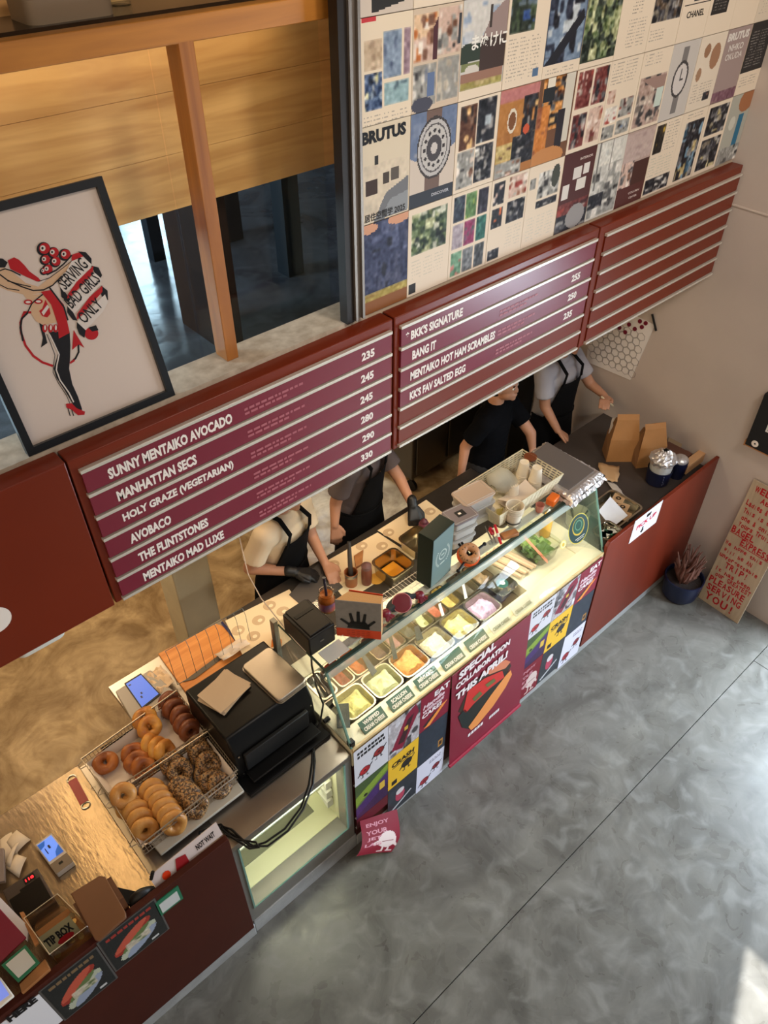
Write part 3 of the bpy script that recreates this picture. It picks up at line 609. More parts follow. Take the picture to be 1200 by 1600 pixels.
for cx, cy in ((220, 560), (300, 555)): fell(cx, cy, 34, 20, RED, 3); fell(cx, cy, 20, 9, WH, 4)
fline([(340, 495), (290, 535), (250, 570), (215, 640)], 10, BK, 3)
fpoly([(355, 540), (385, 600), (395, 650), (370, 680), (330, 670), (305, 630), (330, 610)], RED, 3); fpoly([(325, 640), (370, 580), (385, 600), (340, 665)], WH, 4)
fpoly([(380, 790), (450, 790), (545, 800), (550, 900), (548, 1000), (540, 1080), (565, 1200), (610, 1300), (640, 1390), (640, 1425), (600, 1420), (560, 1340), (500, 1240), (440, 1150), (420, 1080), (440, 1010), (455, 960), (420, 880)], BK, 2)
fline([(385, 810), (420, 880), (462, 970), (445, 1050), (440, 1090), (470, 1170), (540, 1270), (575, 1340)], 10, WH, 3)
fline([(365, 810), (395, 880), (430, 975), (418, 1050), (415, 1110), (455, 1190), (520, 1290), (545, 1350)], 5, BK, 3)
for cx in (350, 395, 435): fell(cx, 765, 20, 32, RED, 3); fell(cx+2, 760, 8, 20, WH, 4)
fpoly([(305, 720), (335, 740), (370, 880), (320, 915), (335, 840)], BK, 1)
fline([(250, 640), (190, 640), (160, 720), (165, 800), (200, 900), (260, 980), (330, 1030), (410, 1058)], 18, RED, 1); fline([(215, 645), (170, 690), (160, 760), (180, 860)], 16, BK, 2)
fline([(550, 1035), (590, 1000), (615, 950), (612, 890)], 14, BK, 1); fline([(550, 1035), (580, 1015)], 16, RED, 2)
fpoly([(575, 778), (660, 918), (615, 890), (563, 935)], RED, 2)
fpoly([(515, 1355), (560, 1350), (600, 1390), (665, 1415), (660, 1440), (610, 1445), (560, 1400), (520, 1385)], RED, 3); fline([(530, 1385), (548, 1448)], 7, BK, 2); fline([(560, 1400), (575, 1448)], 7, BK, 2)
for cx, cy, r in ((340, 145, 54), (415, 175, 46), (505, 190, 48), (350, 230, 42), (430, 245, 44), (370, 305, 42), (340, 320, 30)):
    fell(cx, cy, r, r, BK, 3); fell(cx+8, cy-4, r*.78, r*.8, RED, 4); fell(cx-6, cy-6, r*.4, r*.42, WH, 5); fell(cx-8, cy-6, r*.16, r*.2, BK, 6)
fline([(370, 345), (440, 310), (500, 260), (560, 195)], 12, BK, 5)
# banner of three folds
fpoly([(560, 190), (640, 165), (650, 205), (560, 250)], RED, 3)
fpoly([(610, 165), (670, 170), (715, 220), (715, 270), (650, 200)], BK, 4)
fpoly([(715, 275), (770, 290), (798, 350), (770, 400)], BK, 3); fpoly([(470, 440), (500, 470), (550, 540), (530, 560), (480, 520)], BK, 3)
fpoly([(790, 430), (840, 470), (845, 540), (820, 580), (790, 500)], BK, 3); fpoly([(525, 590), (560, 620), (605, 705), (570, 700), (525, 640)], BK, 3)
fpoly([(560, 240), (648, 205), (715, 265), (700, 310), (540, 470), (500, 480), (468, 440), (490, 370)], WH, 5)
fpoly([(730, 275), (725, 340), (560, 510), (525, 535), (530, 500), (600, 400)], RED, 6)
fpoly([(740, 330), (795, 380), (780, 430), (610, 620), (580, 650), (525, 590), (540, 550)], WH, 5)
fpoly([(800, 430), (800, 480), (640, 660), (600, 700), (605, 650), (700, 520)], RED, 6)
fpoly([(820, 500), (845, 560), (800, 640), (670, 780), (600, 715), (640, 670)], WH, 5)
fpoly([(600, 715), (670, 780), (660, 840), (620, 810), (600, 760)], BK, 4); fell(715, 805, 54, 50, RED, 3); fpoly([(690, 760), (750, 740), (770, 780), (720, 790)], BK, 4)
for (s_, a, b_) in (('SERVING', (515, 470), (695, 280)), ('BAD GIRLS', (565, 615), (790, 395)), ('ONLY', (665, 735), (810, 590))):
    P, Q = fp(*a, 7), fp(*b_, 7); U = (Q-P); Vt = N_.cross(U.normalized())
    mb.text(s_, P, U, Vt, U.length, .034, col=BK, bold=.01, off=.0003)
mb.build('print_figure', M_print, t, smooth=0)
pn = MB().quad(FR(fw, fw, .008), FR(Wd-fw, fw, .008), FR(Wd-fw, hh-fw, .008), FR(fw, hh-fw, .008)).build('pane', glass_mat('print_glass', (.99, .99, .99)), t)
# ---------------------------------------------------------------- counters
ZT = .91
def board_panel(x0, x1, z0, z1, name, m, label, parent=None):
    o = MB().box(x0, x1, 1.462, Y0+.006, z0, z1).build(name, m, parent, bevel=.002); return o
t = thing('cash_counter', 'dark brown fronted cash counter at lower left with a scratched steel top', 'counter', (-1.3, 1.8, 0))
board_panel(-3.0, .482, .115, 1.045, 'front_panel', M_darkpanel, '', t)
MB().box(.187, .483, Y0+.008, 2.25, .875, ZT-.004).build('side_worktop', M_steel2, t)
M_desk = mat('scratched_steel', (176, 156, 130), .26, .8, var=.1, vscale=14, bump=.12, bscale=70, stretch=(1, .35, 1))
MB().box(-3.0, .186, Y0+.006, 2.25, .895, .932).build('steel_top', M_desk, t, bevel=.003)
MB().box(-3.0, .16, 1.52, 2.2, .1, .895).build('cabinet', M_grey, t)

t = thing('display_fridge', 'steel undercounter display fridge with lit glass front left of the posters', 'fridge', (.82, 1.8, 0))
x0, x1 = .484, 1.132
mb = MB().box(x0, x1, Y0, 2.56, .875, ZT)                       # worktop
mb.build('steel_top', M_steel2, t, bevel=.002)

mb = MB().box(x0, x0+.035, Y0, 1.56, .13, .875).box(x1-.045, x1, Y0, 1.56, .13, .875).box(x0+.035, x1-.045, Y0, 1.56, .13, .265).box(x0+.035, x1-.045, Y0, 1.54, .862, .875)
mb.box(x0, x1, 2.1, 2.14, .13, .875).box(x0, x0+.01, 1.56, 2.1, .13, .875).box(x1-.01, x1, 1.56, 2.1, .13, .875)
mb.build('casing', mat('grey_enamel', (132, 128, 120), .4, .4), t)
M_ledge0 = mat('shelf_edge_white', (214, 220, 200), .3)
M_liner = mat('fridge_liner', (216, 214, 180), .35, .2)
MB().box(x0+.036, x1-.046, 1.56, 2.098, .265, .275).box(x0+.036, x1-.046, 2.09, 2.099, .27, .87).box(x0+.011, x0+.036, 1.545, 2.09, .27, .87).box(x1-.046, x1-.011, 1.545, 2.09, .27, .87).build('liner', M_liner, t)
MB().box(x0+.05, x1-.06, 1.60, 2.05, .60, .606).build('glass_shelf', M_glass, t); MB().box(x0+.05, x1-.06, 1.594, 1.601, .598, .609).build('shelf_edge', M_ledge0, t); MB().box(x0+.10, x1-.12, 1.66, 1.98, .276, .282).build('base_plate', mat('fridge_base', (120, 120, 100), .4, .3), t)
for k in range(5):
    MB().prism([(x1-.052, 1.58, .80-k*.09), (x1-.052, 1.66, .80-k*.09), (x1-.052, 1.58, .74-k*.09)], (-.035, 0, 0)).build('shelf_bracket', M_white, t)
for k in range(3): MB().prism([(x0+.042, 1.58, .50-k*.09), (x0+.042, 1.64, .50-k*.09), (x0+.042, 1.58, .45-k*.09)], (.03, 0, 0)).build('shelf_bracket', M_white, t)
MB().box(x0+.06, x1-.07, 1.57, 1.60, .852, .86).build('lamp_tube', mat('fridge_lamp_glow', (255, 246, 200), .5, emit=4), t)
MB().box(x0+.03, x1-.04, Y0-.004, Y0+.002, .262, .875).build('pane', M_glass, t)
mb = MB().box(x0+.028, x0+.036, Y0-.006, Y0+.003, .262, .875).box(x0+.028, x1-.038, Y0-.006, Y0+.003, .256, .264).box(x1-.046, x1-.038, Y0-.006, Y0+.003, .262, .875)
mb.build('pane_edge', M_gedge, t)

# glass case
CX0, CX1 = 1.14, 3.015; ZD = .955; ZS = 1.38
t = thing('glass_case', 'sandwich topping case with sloping glass front, steel pans and green labels', 'display case', (2.08, 1.76, 0))
MB().box(CX0, CX1, Y0, 2.04, .10, .80).build('cabinet', M_darkpanel, t)
M_deckm = mat('deck_cream', (232, 224, 192), .35)
mb = MB().box(CX0, CX1, Y0, 1.583, .80, ZD).box(CX0, CX1, 1.935, 2.04, .80, ZD).box(CX0, 1.20, 1.583, 1.935, .80, ZD).box(CX1-.12, CX1, 1.583, 1.935, .80, ZD)
mb.build('deck', M_deckm, t, bevel=.002)
MB().box(2.475, CX1-.12, 1.583, 1.935, .86, .945).build('deck_plate', M_deckm, t); MB().box(1.2, 2.475, 1.752, 1.757, .88, ZD).build('divider', M_steel, t)
MB().box(CX0, CX1, Y0-.008, Y0, .925, ZD+.004).build('front_trim', mat('beige_edge', (206, 180, 130), .5, var=.15, vscale=20), t)
MB().box(CX0+.002, CX1, 1.635, 1.975, ZS, ZS+.009).build('top_pane', M_glass, t)
fa, fb = Vector((0, 1.487, ZD+.002)), Vector((0, 1.637, ZS+.004)); fd = (fb-fa)
MB().add([(CX0, fa.y, fa.z), (CX1, fa.y, fa.z), (CX1, fb.y, fb.z), (CX0, fb.y, fb.z)], [(0, 1, 2, 3)]).build('front_pane', M_glass, t, solid=.006)
for x in (CX0, CX1):
    MB().add([(x, 1.49, ZD), (x, 1.637, ZS), (x, 1.975, ZS), (x, 2.03, ZD)], [(0, 1, 2, 3)]).build('end_pane', M_glass, t, solid=.006)
M_dkedge = mat('dark_glass_edge', (52, 70, 62), .25)
mb = MB().box(CX0-.004, CX1+.004, 1.626, 1.646, ZS-.001, ZS+.011); mb.build('front_edge', M_dkedge, t)
M_ledge = mat('pale_glass_edge', (216, 226, 214), .15, alpha=.5)
e0 = fa+fd*.90
MB().add([(CX0, e0.y-.004, e0.z), (CX1, e0.y-.004, e0.z), (CX1, fb.y-.006, fb.z-.006), (CX0, fb.y-.006, fb.z-.006)], [(0, 1, 2, 3)]).build('top_bevel', M_ledge, t, solid=.004)
for x in (CX0, CX1):
    MB().tube([(x, fa.y, fa.z), (x, fb.y, fb.z)], .007, 6).build('corner_edge', M_gedge, t)
    MB().tube([(x, 1.637, ZS+.004), (x, 1.975, ZS+.004)], .006, 6).build('top_edge', M_dkedge if x == CX0 else M_gedge, t)
    MB().box(x-.012, x+.012, 2.0, 2.03, ZD, ZS).build('rear_post', M_grey, t)
    MB().cbox((x+.01, 1.50, ZD+.02), (.03, .03, .035)).build('clamp', M_black, t, bevel=.004)
    MB().cbox((x, 1.645, ZS-.02), (.035, .025, .03)).build('clamp', M_steel, t, bevel=.004)
MB().box(CX0+.05, CX1-.05, 1.681, 1.719, ZS-.018, ZS-.008).build('lamp_strip', mat('lamp_housing', (216, 214, 204), .5), t)
MB().box(CX0, 1.30, 1.90, 1.985, ZS, ZS+.012).build('rear_ledge', M_cream, t)
M_green = mat('label_green', (30, 84, 74), .45)
LB = ['WHIPPED', 'SCALLION', 'MENTAIKO', '', '', '', '']
for k in range(7):
    xl = 1.232+.175*k; a = Vector((xl, 1.497, ZD+.002)); U = Vector((1, 0, 0)); Vv = Vector((0, .85, .5)).normalized()
    mb = MB(); n_ = U.cross(Vv)*-.004
    q = [a, a+U*.142, a+U*.142+Vv*.062, a+Vv*.062]; mb.prism(q[::-1], n_)
    lb = mb.build('name_card', M_green if k < 5 else mat('pale_card', (206, 208, 190), .5), t, bevel=0)
    m2 = MB(); 
    if LB[k]: m2.text(LB[k], a+U*.022+Vv*.035, U, Vv, .096, .019, bold=.04, off=.001)
    m2.text('CREAM CHEESE', a+U*.010+Vv*.009, U, Vv, .122, .019, bold=.04, off=.001)
    m2.build('lettering', M_ink if k < 5 else M_green, lb, smooth=0)

# red panel and right-hand counter
t = thing('pickup_counter', 'right end counter behind a brown red front panel, against the plaster wall', 'counter', (3.6, 1.9, 0))
xr = 3.018
mb = MB(); mb.prism([(xr, Y0-.018, .10), (XW-.004, Y0-.018, .10), (XW-.004, Y0-.018, 1.038), (xr+.02, Y0-.018, 1.030), (xr, Y0-.018, 1.005)], (0, .022, 0))
mb.build('front_panel', M_redpanel, t, bevel=.002)
MB().box(xr+.005, XW-.004, Y0+.006, 2.34, .88, .92).build('dark_top', mat('dark_counter_top', (74, 66, 62), .45, .3, var=.12), t)
MB().box(xr+.03, XW-.02, 1.56, 2.3, .10, .88).build('cabinet', M_grey, t)

# prep counter behind the case
t = thing('prep_counter', 'steel prep counter behind the glass case where the staff stand', 'counter', (2.1, 2.3, 0))
MB().box(1.15, 3.02, 2.045, 2.525, .90, .942).build('steel_top', mat('dark_steel_top', (84, 78, 72), .35, .7, var=.1), t, bevel=.003)
MB().box(1.17, 3.0, 2.06, 2.50, .10, .90).build('cabinet', M_grey, t)
M_sheet = mat('greaseproof_sheet', (240, 216, 176), .6, var=.02)
M_ring = mat('printed_ring', (206, 176, 138), .6); M_ring2 = mat('printed_ring_highlight', (246, 226, 190), .6)
def sheet(px, label):
    P = [Zp(a, b, .9435) for a, b in px]; c = sum(P, Vector())/len(P)
    mb = MB().prism(P, (0, 0, .001)); o = mb.build('paper_sheet', M_sheet, None, smooth=0); tag(o, label, 'paper', 'bagel print paper sheets on the prep counter')
    return o
def rings(o, px):
    for u, v in px:
        p = Zp(u, v, .945); mb = MB(); a = random.uniform(0, 3)
        mb.poly([(p.x+.036*math.cos(k*PI/9), p.y+.032*math.sin(k*PI/9), .9450) for k in range(18)])
        mb.build('printed_bagel', M_ring, o, smooth=0)
        mb = MB(); mb.poly([(p.x+.005+.013*math.cos(k*PI/6), p.y-.006+.011*math.sin(k*PI/6), .9453) for k in range(12)]); mb.build('printed_hole', M_ring2, o, smooth=0)
s1 = sheet([(352, 970), (452, 921), (492, 972), (440, 1010), (430, 1012), (385, 1035)], 'cream paper sheet printed with bagels beside the wooden board, at left')
rings(s1, [(404, 969), (396, 994), (372, 985), (442, 955), (421, 946)])
s2 = sheet([(497, 884), (590, 832), (650, 872), (560, 928), (540, 938)], 'cream paper sheet printed with bagels in the middle, under the steel pan')
rings(s2, [(521, 882), (565, 853), (597, 853)])
s3 = sheet([(590, 829), (666, 781), (698, 806), (655, 868)], 'cream paper sheet printed with bagels at right, under the green box and the gloved hand')
rings(s3, [(607, 832), (672, 799), (648, 803)])
o = MB().prism([Zp(*q, .943) for q in ((452, 930), (500, 878), (536, 918), (480, 955))], (0, 0, .006)).build('dark_board', mat('dark_slate', (78, 72, 68), .5)); tag(o, 'dark grey cutting board between two cream sheets under gloved hands', 'board')

# ---------------------------------------------------------------- pans and toppings
def pan_mesh(mb, c, sx, sy, dp, r=.02, rim=.007, taper=.9, th=.0015):
    def loop(hx, hy, rr, z):
        o = []
        for q, (ax, ay) in enumerate(((1, 1), (-1, 1), (-1, -1), (1, -1))):
            for k in range(4):
                a = PI/2*(q+k/3); o.append(Vector((c[0]+ax*(hx-rr)+rr*math.cos(a), c[1]+ay*(hy-rr)+rr*math.sin(a), z)))
        return o
    hx, hy = sx/2, sy/2; z = c[2]
    L = [loop(hx*taper-rim, hy*taper-rim, r*.8, z-dp), loop(hx-rim, hy-rim, r, z-.004), loop(hx, hy, r+rim*.6, z-.003), loop(hx, hy, r+rim*.6, z),
         loop(hx-rim-th, hy-rim-th, r, z), loop(hx*taper-rim-th, hy*taper-rim-th, r*.8, z-dp+th)]
    vs = [p for l in L for p in l]; n = 16; fs = [tuple(range(n))[::-1], tuple(range(5*n, 6*n))]
    for i in range(5): fs += [(i*n+j, i*n+(j+1) % n, (i+1)*n+(j+1) % n, (i+1)*n+j) for j in range(n)]
    mb.add(vs, fs)
def lumps(mb, c, sx, sy, h, seed, nu=16, amp=.02, dome=.6):
    rn = random.Random(seed); B = [(rn.uniform(-.4, .4)*sx, rn.uniform(-.4, .4)*sy, rn.uniform(.05, .16)*min(sx, sy), rn.uniform(-.5, 1)*amp) for _ in range(34)]
    def f(u, v):
        x, y = (u-.5)*sx, (v-.5)*sy
        z = sum(a*math.exp(-((x-bx)**2+(y-by)**2)/(s_*s_)) for bx, by, s_, a in B)
        e = min(1, 6*min(u, 1-u, v, 1-v)) if 0 < u < 1 and 0 < v < 1 else 0
        return (c[0]+x, c[1]+y, c[2]+(h+z+amp*dome*math.sin(PI*u)*math.sin(PI*v))*e)
    mb.grid(f, nu, nu)
M_pan = mat('gastro_steel', (196, 190, 176), .22, 1)
FR_ = [('pale yellow whipped cream cheese', (238, 226, 140), 1), ('speckled scallion cream cheese', (226, 226, 170), 2), ('orange mentaiko cream cheese', (240, 168, 92), 3), ('off-white thick spread', (232, 222, 184), 4),
       ('creamy yellow egg spread', (240, 224, 140), 5), ('lilac cream cheese', (214, 180, 206), 6)]
yc = 1.668
for k, (lab, col, sd) in enumerate(FR_):
    x = 1.312+.1785*k
    t = thing('food_pan', 'front row steel pan of '+lab, 'food pan', (x, yc, ZD-.07), group='steel pans in the front row of the case')
    mb = MB(); pan_mesh(mb, (x, yc, ZD+.004), .172, .160, .085, .03, .006, .95); mb.build('pan', M_pan, t)
    mb = MB(); lumps(mb, (x, yc, ZD-.05), .150, .138, .032, sd, 28, .018)
    mb.build('topping', mat('topping_%d' % k, col, .6, var=.12 if k != 1 else 0, vscale=60, bump=.9, bscale=60, c2=(120, 150, 80) if k == 1 and False else None), t)
    if k == 1:
        rn = random.Random(5); mb = MB()
        for _ in range(60): mb.cbox((x+rn.uniform(-.05, .05), yc+rn.uniform(-.05, .05), ZD-.018+rn.uniform(-.006, .004)), (.004, .0025, .002), rz=rn.uniform(0, 3))
        mb.build('chopped_scallion', mat('scallion_green', (96, 130, 60), .5), t, kind='stuff')
# lidded square container at the right of the front row
x = 2.395
t = thing('lidded_tub', 'steel tub under a clear lid with a round dark sticker, right of the lilac spread', 'tub', (x, 1.70, ZD-.05))
mb = MB(); pan_mesh(mb, (x, 1.70, ZD+.006), .15, .135, .06, .03, .008); mb.build('pan', M_pan, t)
MB().rbox((x, 1.70, ZD+.008), .145, .13, .006, .03).build('lid', glass_mat('lid_clear', (.92, .93, .88)), t, bevel=.002)
MB().lathe([(.034, 0), (.034, .0012)], (x, 1.70, ZD+.0145), 20).build('sticker', M_green, t)
MB().lathe([(.014, 0), (.014, .0006)], (x+.003, 1.70, ZD+.0158), 14).build('sticker_mark', M_ink, t)
BK_ = [(1.36, 'chopped red tomato', (176, 74, 56)), (1.46, 'bright orange grated carrot', (226, 120, 56)), (1.60, 'dark plum relish', (108, 76, 72)), (1.70, 'pink pickled onion', (196, 146, 140)),
       (1.80, 'dark green gherkins', (84, 84, 70)), (1.90, 'cucumber slices', (178, 176, 110)), (2.0, 'red peppers', (206, 100, 76)), (2.10, 'yellow egg', (226, 200, 110)), (2.235, 'black olives', (84, 78, 70)), (2.36, 'brown mushrooms', (150, 124, 92))]
for k, (x, lab, col) in enumerate(BK_):
    w_ = .09 if k < 8 else .11
    t = thing('food_pan', 'back row narrow steel pan of '+lab, 'food pan', (x, 1.845, ZD-.07), group='narrow steel pans in the back row of the case')
    mb = MB(); pan_mesh(mb, (x, 1.845, ZD+.004), w_+.004, .168, .085, .02, .005, .95); mb.build('pan', M_pan, t)
    mb = MB(); lumps(mb, (x, 1.845, ZD-.05), w_-.014, .150, .026, 20+k, 22, .012); mb.build('topping', mat('topping_b%d' % k, col, .5, var=.25, vscale=50, bump=.4, bscale=120), t)
    if k == 5:
        for q in range(4): MB().lathe([(.026, 0), (.028, .003), (.0, .0035)], (x+.006*q-.008, 1.80+.026*q, ZD-.020+.003*q), 16, M=axes((.2, -.5, 1))).build('cucumber_slice', mat('cucumber_flesh', (196, 204, 150), .4), t)
t = thing('food_pan', 'black tongs and spoons lying in a steel pan at the left end of the case', 'food pan', (1.235, 1.84, ZD-.06))
mb = MB(); pan_mesh(mb, (1.25, 1.845, ZD+.004), .10, .165, .06, .02, .007); mb.build('pan', M_pan, t)
for q in range(4): MB().tube([(1.215+.02*q, 1.78, ZD-.02+.006*q), (1.23+.016*q, 1.86, ZD-.004), (1.24+.012*q, 1.90, ZD+.02)], [.012, .004, .004], 8).build('spoon', M_black if q % 2 else M_steel, t)
# spoons and spatulas standing in pans
M_spat = mat('dark_grey_nylon', (54, 58, 56), .5)
def paddle(px0, z0, px1, z1, label, m=M_spat, w0=.013, w1=.020):
    a, b_ = Zp(*px0, z0), Zp(*px1, z1); d = (b_-a); s_ = d.cross(Vector((0, 0, 1))).normalized(); n_ = s_.cross(d).normalized()*.004
    mb = MB(); mb.prism([a-s_*w0, a+s_*w0, b_+s_*w1, b_-s_*w1], n_)
    o = mb.build('spatula', m, bevel=.002); tag(o, label, 'spatula', 'spatulas in the topping pans'); return o
paddle((567, 1024), 1.06, (585, 1053), .965, 'dark grey spatula standing between the carrot and the scallion pans')
paddle((608, 988), 1.06, (618, 1030), .965, 'dark grey spatula standing at the left side of the orange spread', w0=.010, w1=.012)
paddle((650, 978), 1.02, (656, 1000), .962, 'dark grey spatula at the off-white spread pan')
paddle((723, 912), 1.04, (728, 935), .965, 'white spoon handle between the yellow egg and olive pans', M_white, .008, .010)
paddle((686, 943), 1.03, (692, 962), .965, 'short white spoon in the red pepper pan', M_white, .009, .010)
o = paddle((535, 1100), ZD+.0, (537, 1138), 1.02, 'grey plastic flap inside the left end of the glass case', M_spat, .03, .03)
# wraps, lettuce tub, bottle at the right end of the case
M_wrap = mat('wrap_paper', (206, 176, 142), .6, var=.06)
for k in range(5):
    a = Vector((2.455+.030*k, 1.90, ZD+.02+.009*(k%2))); b_ = Vector((2.51+.030*k+.004*(k%2), 1.66, ZD+.012+.009*(k%2)))
    o = MB().tube([a, a.lerp(b_, .5)+Vector((0, 0, .004)), b_], [.012, .015, .011], 8).build('bread_stick', M_wrap); tag(o, ['first', 'second', 'third', 'fourth', 'fifth'][k]+' from the left of the pale bread sticks right of the lidded tub', 'bread', 'pale bread sticks in the case')
t = thing('lettuce_tub', 'clear tub of green lettuce at the right end of the glass case', 'tub', (2.70, 1.75, ZD))
M_clear = glass_mat('clear_plastic', (.9, .92, .88))
mb = MB(); pan_mesh(mb, (2.72, 1.75, ZD+.11), .19, .26, .10, .04, .008, .9); mb.build('tub', M_clear, t)
rn = random.Random(9)
for k in range(14):
    c = Vector((2.72+rn.uniform(-.06, .06), 1.75+rn.uniform(-.09, .09), ZD+.05+rn.uniform(-.02, .03))); s_ = rn.uniform(.03, .05); ph = rn.random()*6
    mb = MB(); mb.grid(lambda u, v: tuple(c+Vector(((u-.5)*s_*2, (v-.5)*s_*2, .012*math.sin(9*u+ph)*math.cos(8*v)))), 6, 6); mb.build('lettuce_leaf', mat('lettuce_%d' % (k % 2), ((74, 100, 44), (118, 146, 74))[k % 2], .5), t)
o = paddle((818, 838), 1.18, (855, 878), 1.0, 'salmon pink tongs leaning in the lettuce tub', mat('salmon_plastic', (236, 130, 100), .4), .012, .014); o['category'] = 'tongs'; o.name = 'tongs'; del o['group']
p = Vector((2.88, 1.80, ZD))
t = thing('sauce_bottle', 'yellow sauce squeeze bottle inside the right end of the glass case', 'bottle', p)
MB().lathe([(.03, 0), (.032, .01), (.032, .12), (.026, .14), (.018, .15), (.02, .165)], p, 18).build('bottle_body', mat('mustard_yellow', (232, 176, 70), .4), t); MB().lathe([(.014, .165), (.004, .20)], p, 12).build('nozzle', M_white, t)

# ---------------------------------------------------------------- posters on the case front
YP = Y0-.016
def art_sheet(name, x0, x1, z0, z1, art, parent, letters=(), extra=None, y=YP, curl=0, back=(200, 196, 190), label=None):
    mb = MB(); mb.raster(art.a, (x0+.001, y, z0+.001), (x1-x0-.002, 0, 0), (0, 0, z1-z0-.002))
    e = tuple(lin(back)); mb.add([(x0+.001, y, z0+.001), (x1-.001, y, z0+.001), (x1-.001, Y0-.001, z0+.001), (x0+.001, Y0-.001, z0+.001)], [(0, 3, 2, 1)], 0, e)
    p = mb.build(name, M_gloss, parent, smooth=0, label=label)
    if letters:
        m2 = MB()
        for (s_, u, v, w_, h, c, sh) in letters: m2.text(s_, (x0+u*(x1-x0), y, z0+(1-v)*(z1-z0)), (1, 0, 0), (0, 0, 1), w_*(x1-x0), h*(z1-z0), bold=.04, shear=sh, off=.0012, col=tuple(lin(c)))
        m2.build('lettering', M_gloss, p, smooth=0)
    return p
MAR = (128, 24, 46)
def bagel_man(a, cx, cy, s_, c, k=(24, 20, 22)):
    a.poly([(cx-s_, cy), (cx-s_*1.5, cy+s_*.5), (cx-s_*1.35, cy+s_*.6), (cx-s_*.7, cy+s_*.2)], k).poly([(cx+s_*.8, cy-s_*.2), (cx+s_*1.5, cy-s_*.7), (cx+s_*1.6, cy-s_*.55), (cx+s_*.9, cy+s_*.1)], k).ell(cx, cy, s_*1.08, s_*.70, k).ell(cx, cy, s_, s_*.62, c).ell(cx-s_*.2, cy-s_*.1, s_*.7, s_*.4, tuple(min(255, int(q*1.25)) for q in c)).ell(cx, cy, s_*.28, s_*.16, k).rect(cx-s_*.5, cy+s_*.5, cx-s_*.3, cy+s_*1.1, k).rect(cx+s_*.3, cy+s_*.5, cx+s_*.5, cy+s_*1.1, k).rect(cx-s_*.8, cy+s_*1.05, cx-s_*.3, cy+s_*1.2, k).rect(cx+s_*.3, cy+s_*1.05, cx+s_*.8, cy+s_*1.2, k)
    return a
def bars(a, x0, y0, x1, y1, c, rows, seed):
    rn = random.Random(seed); h = (y1-y0)/rows
    for r in range(rows):
        x = x0
        while x < x1-.04:
            w_ = rn.uniform(.06, .1); a.rect(x, y0+r*h, min(x+w_, x1), y0+r*h+h*.72, c); x += w_+.022
    return a
def set_white(seed):
    a = Art(60, 88, (206, 204, 208)); bars(a, .10, .10, .92, .30, (26, 22, 24), 2, seed); bagel_man(a, .72, .5, .15, (120, 36, 36)); bagel_man(a, .3, .72, .15, (150, 34, 38)); return a
def set_green():
    a = Art(60, 88, (96, 120, 52)); a.poly([(0, .0), (1, 0), (1, .12), (0, .5)], (64, 84, 44)).poly([(0, .35), (1, .05), (1, .2), (0, .6)], (128, 152, 52)).poly([(0, .66), (1, .26), (1, 1), (0, 1)], (66, 38, 96)).poly([(0, .9), (1, .6), (1, 1), (0, 1)], (56, 30, 70)).rect(.74, .46, .9, .66, (206, 170, 60)).ell(.3, .44, .06, .04, (24, 22, 20)); return a.noise(.02)
def set_photo(seed):
    a = Art(60, 60, (168, 160, 162)); a.photo(0, 0, 1, 1, [(176, 168, 170), (60, 56, 58), (200, 196, 200), (110, 104, 108)], seed, 14).poly([(.1, .8), (.55, .1), (.85, 0), (.95, .25), (.45, .95)], (128, 26, 50)).poly([(.3, .75), (.6, .25), (.8, .2), (.5, .8)], (56, 26, 30)).rect(.5, .4, .62, .5, (200, 160, 60)); return a
def set_yellow():
    a = Art(60, 88, (226, 178, 40)); bagel_man(a, .62, .52, .17, (34, 28, 26)); a.rect(.12, .8, .3, .93, (30, 26, 24)).rect(.14, .36, .86, .385, (28, 24, 22)); return a
def set_dark(seed):
    return Art(60, 88, (48, 52, 58)).photo(0, 0, 1, 1, [(46, 50, 56), (40, 44, 50), (54, 58, 66)], seed, 8, .01).ell(.42, .5, .16, .22, (176, 60, 84)).ell(.42, .36, .14, .1, (206, 200, 200)).poly([(.1, .9), (.8, .62), (.84, .66), (.16, .96)], (180, 180, 184))
def set_navy():
    return Art(30, 44, (40, 48, 60)).photo(0, 0, 1, 1, [(40, 48, 60), (36, 42, 54), (46, 56, 68)], 8, 8, .015).rect(.74, .68, .9, .88, (170, 120, 50)).rect(.78, .72, .86, .84, (60, 40, 30))
def set_white2():
    a = Art(60, 88, (212, 210, 222)); bars(a, .45, .12, .9, .24, (140, 136, 150), 2, 4); bagel_man(a, .72, .5, .14, (110, 34, 40)); bagel_man(a, .3, .74, .16, (130, 30, 40)); return a
def set_eat():
    a = Art(60, 88, MAR); a.poly([(.15, .95), (.75, .62), (.95, .6), (.35, .98)], (230, 140, 60)).poly([(.1, .86), (.5, .68), (.6, .7), (.2, .93)], (50, 34, 36)); return a
EATL = [('EAT', .45, .22, .5, .14, (236, 226, 226), 0), ('Handle', .08, .36, .72, .11, (230, 200, 206), .2), ('without', .08, .47, .72, .10, (230, 200, 206), .2), ('CARE!', .06, .61, .66, .12, (236, 226, 226), .1)]
JETL = [('ENJOY', .12, .2, .6, .10, (196, 130, 140), 0), ('YOUR', .10, .36, .56, .10, (196, 130, 140), 0), ('JET', .12, .52, .38, .10, (196, 130, 140), 0), ('LAG', .08, .68, .42, .10, (196, 130, 140), 0)]
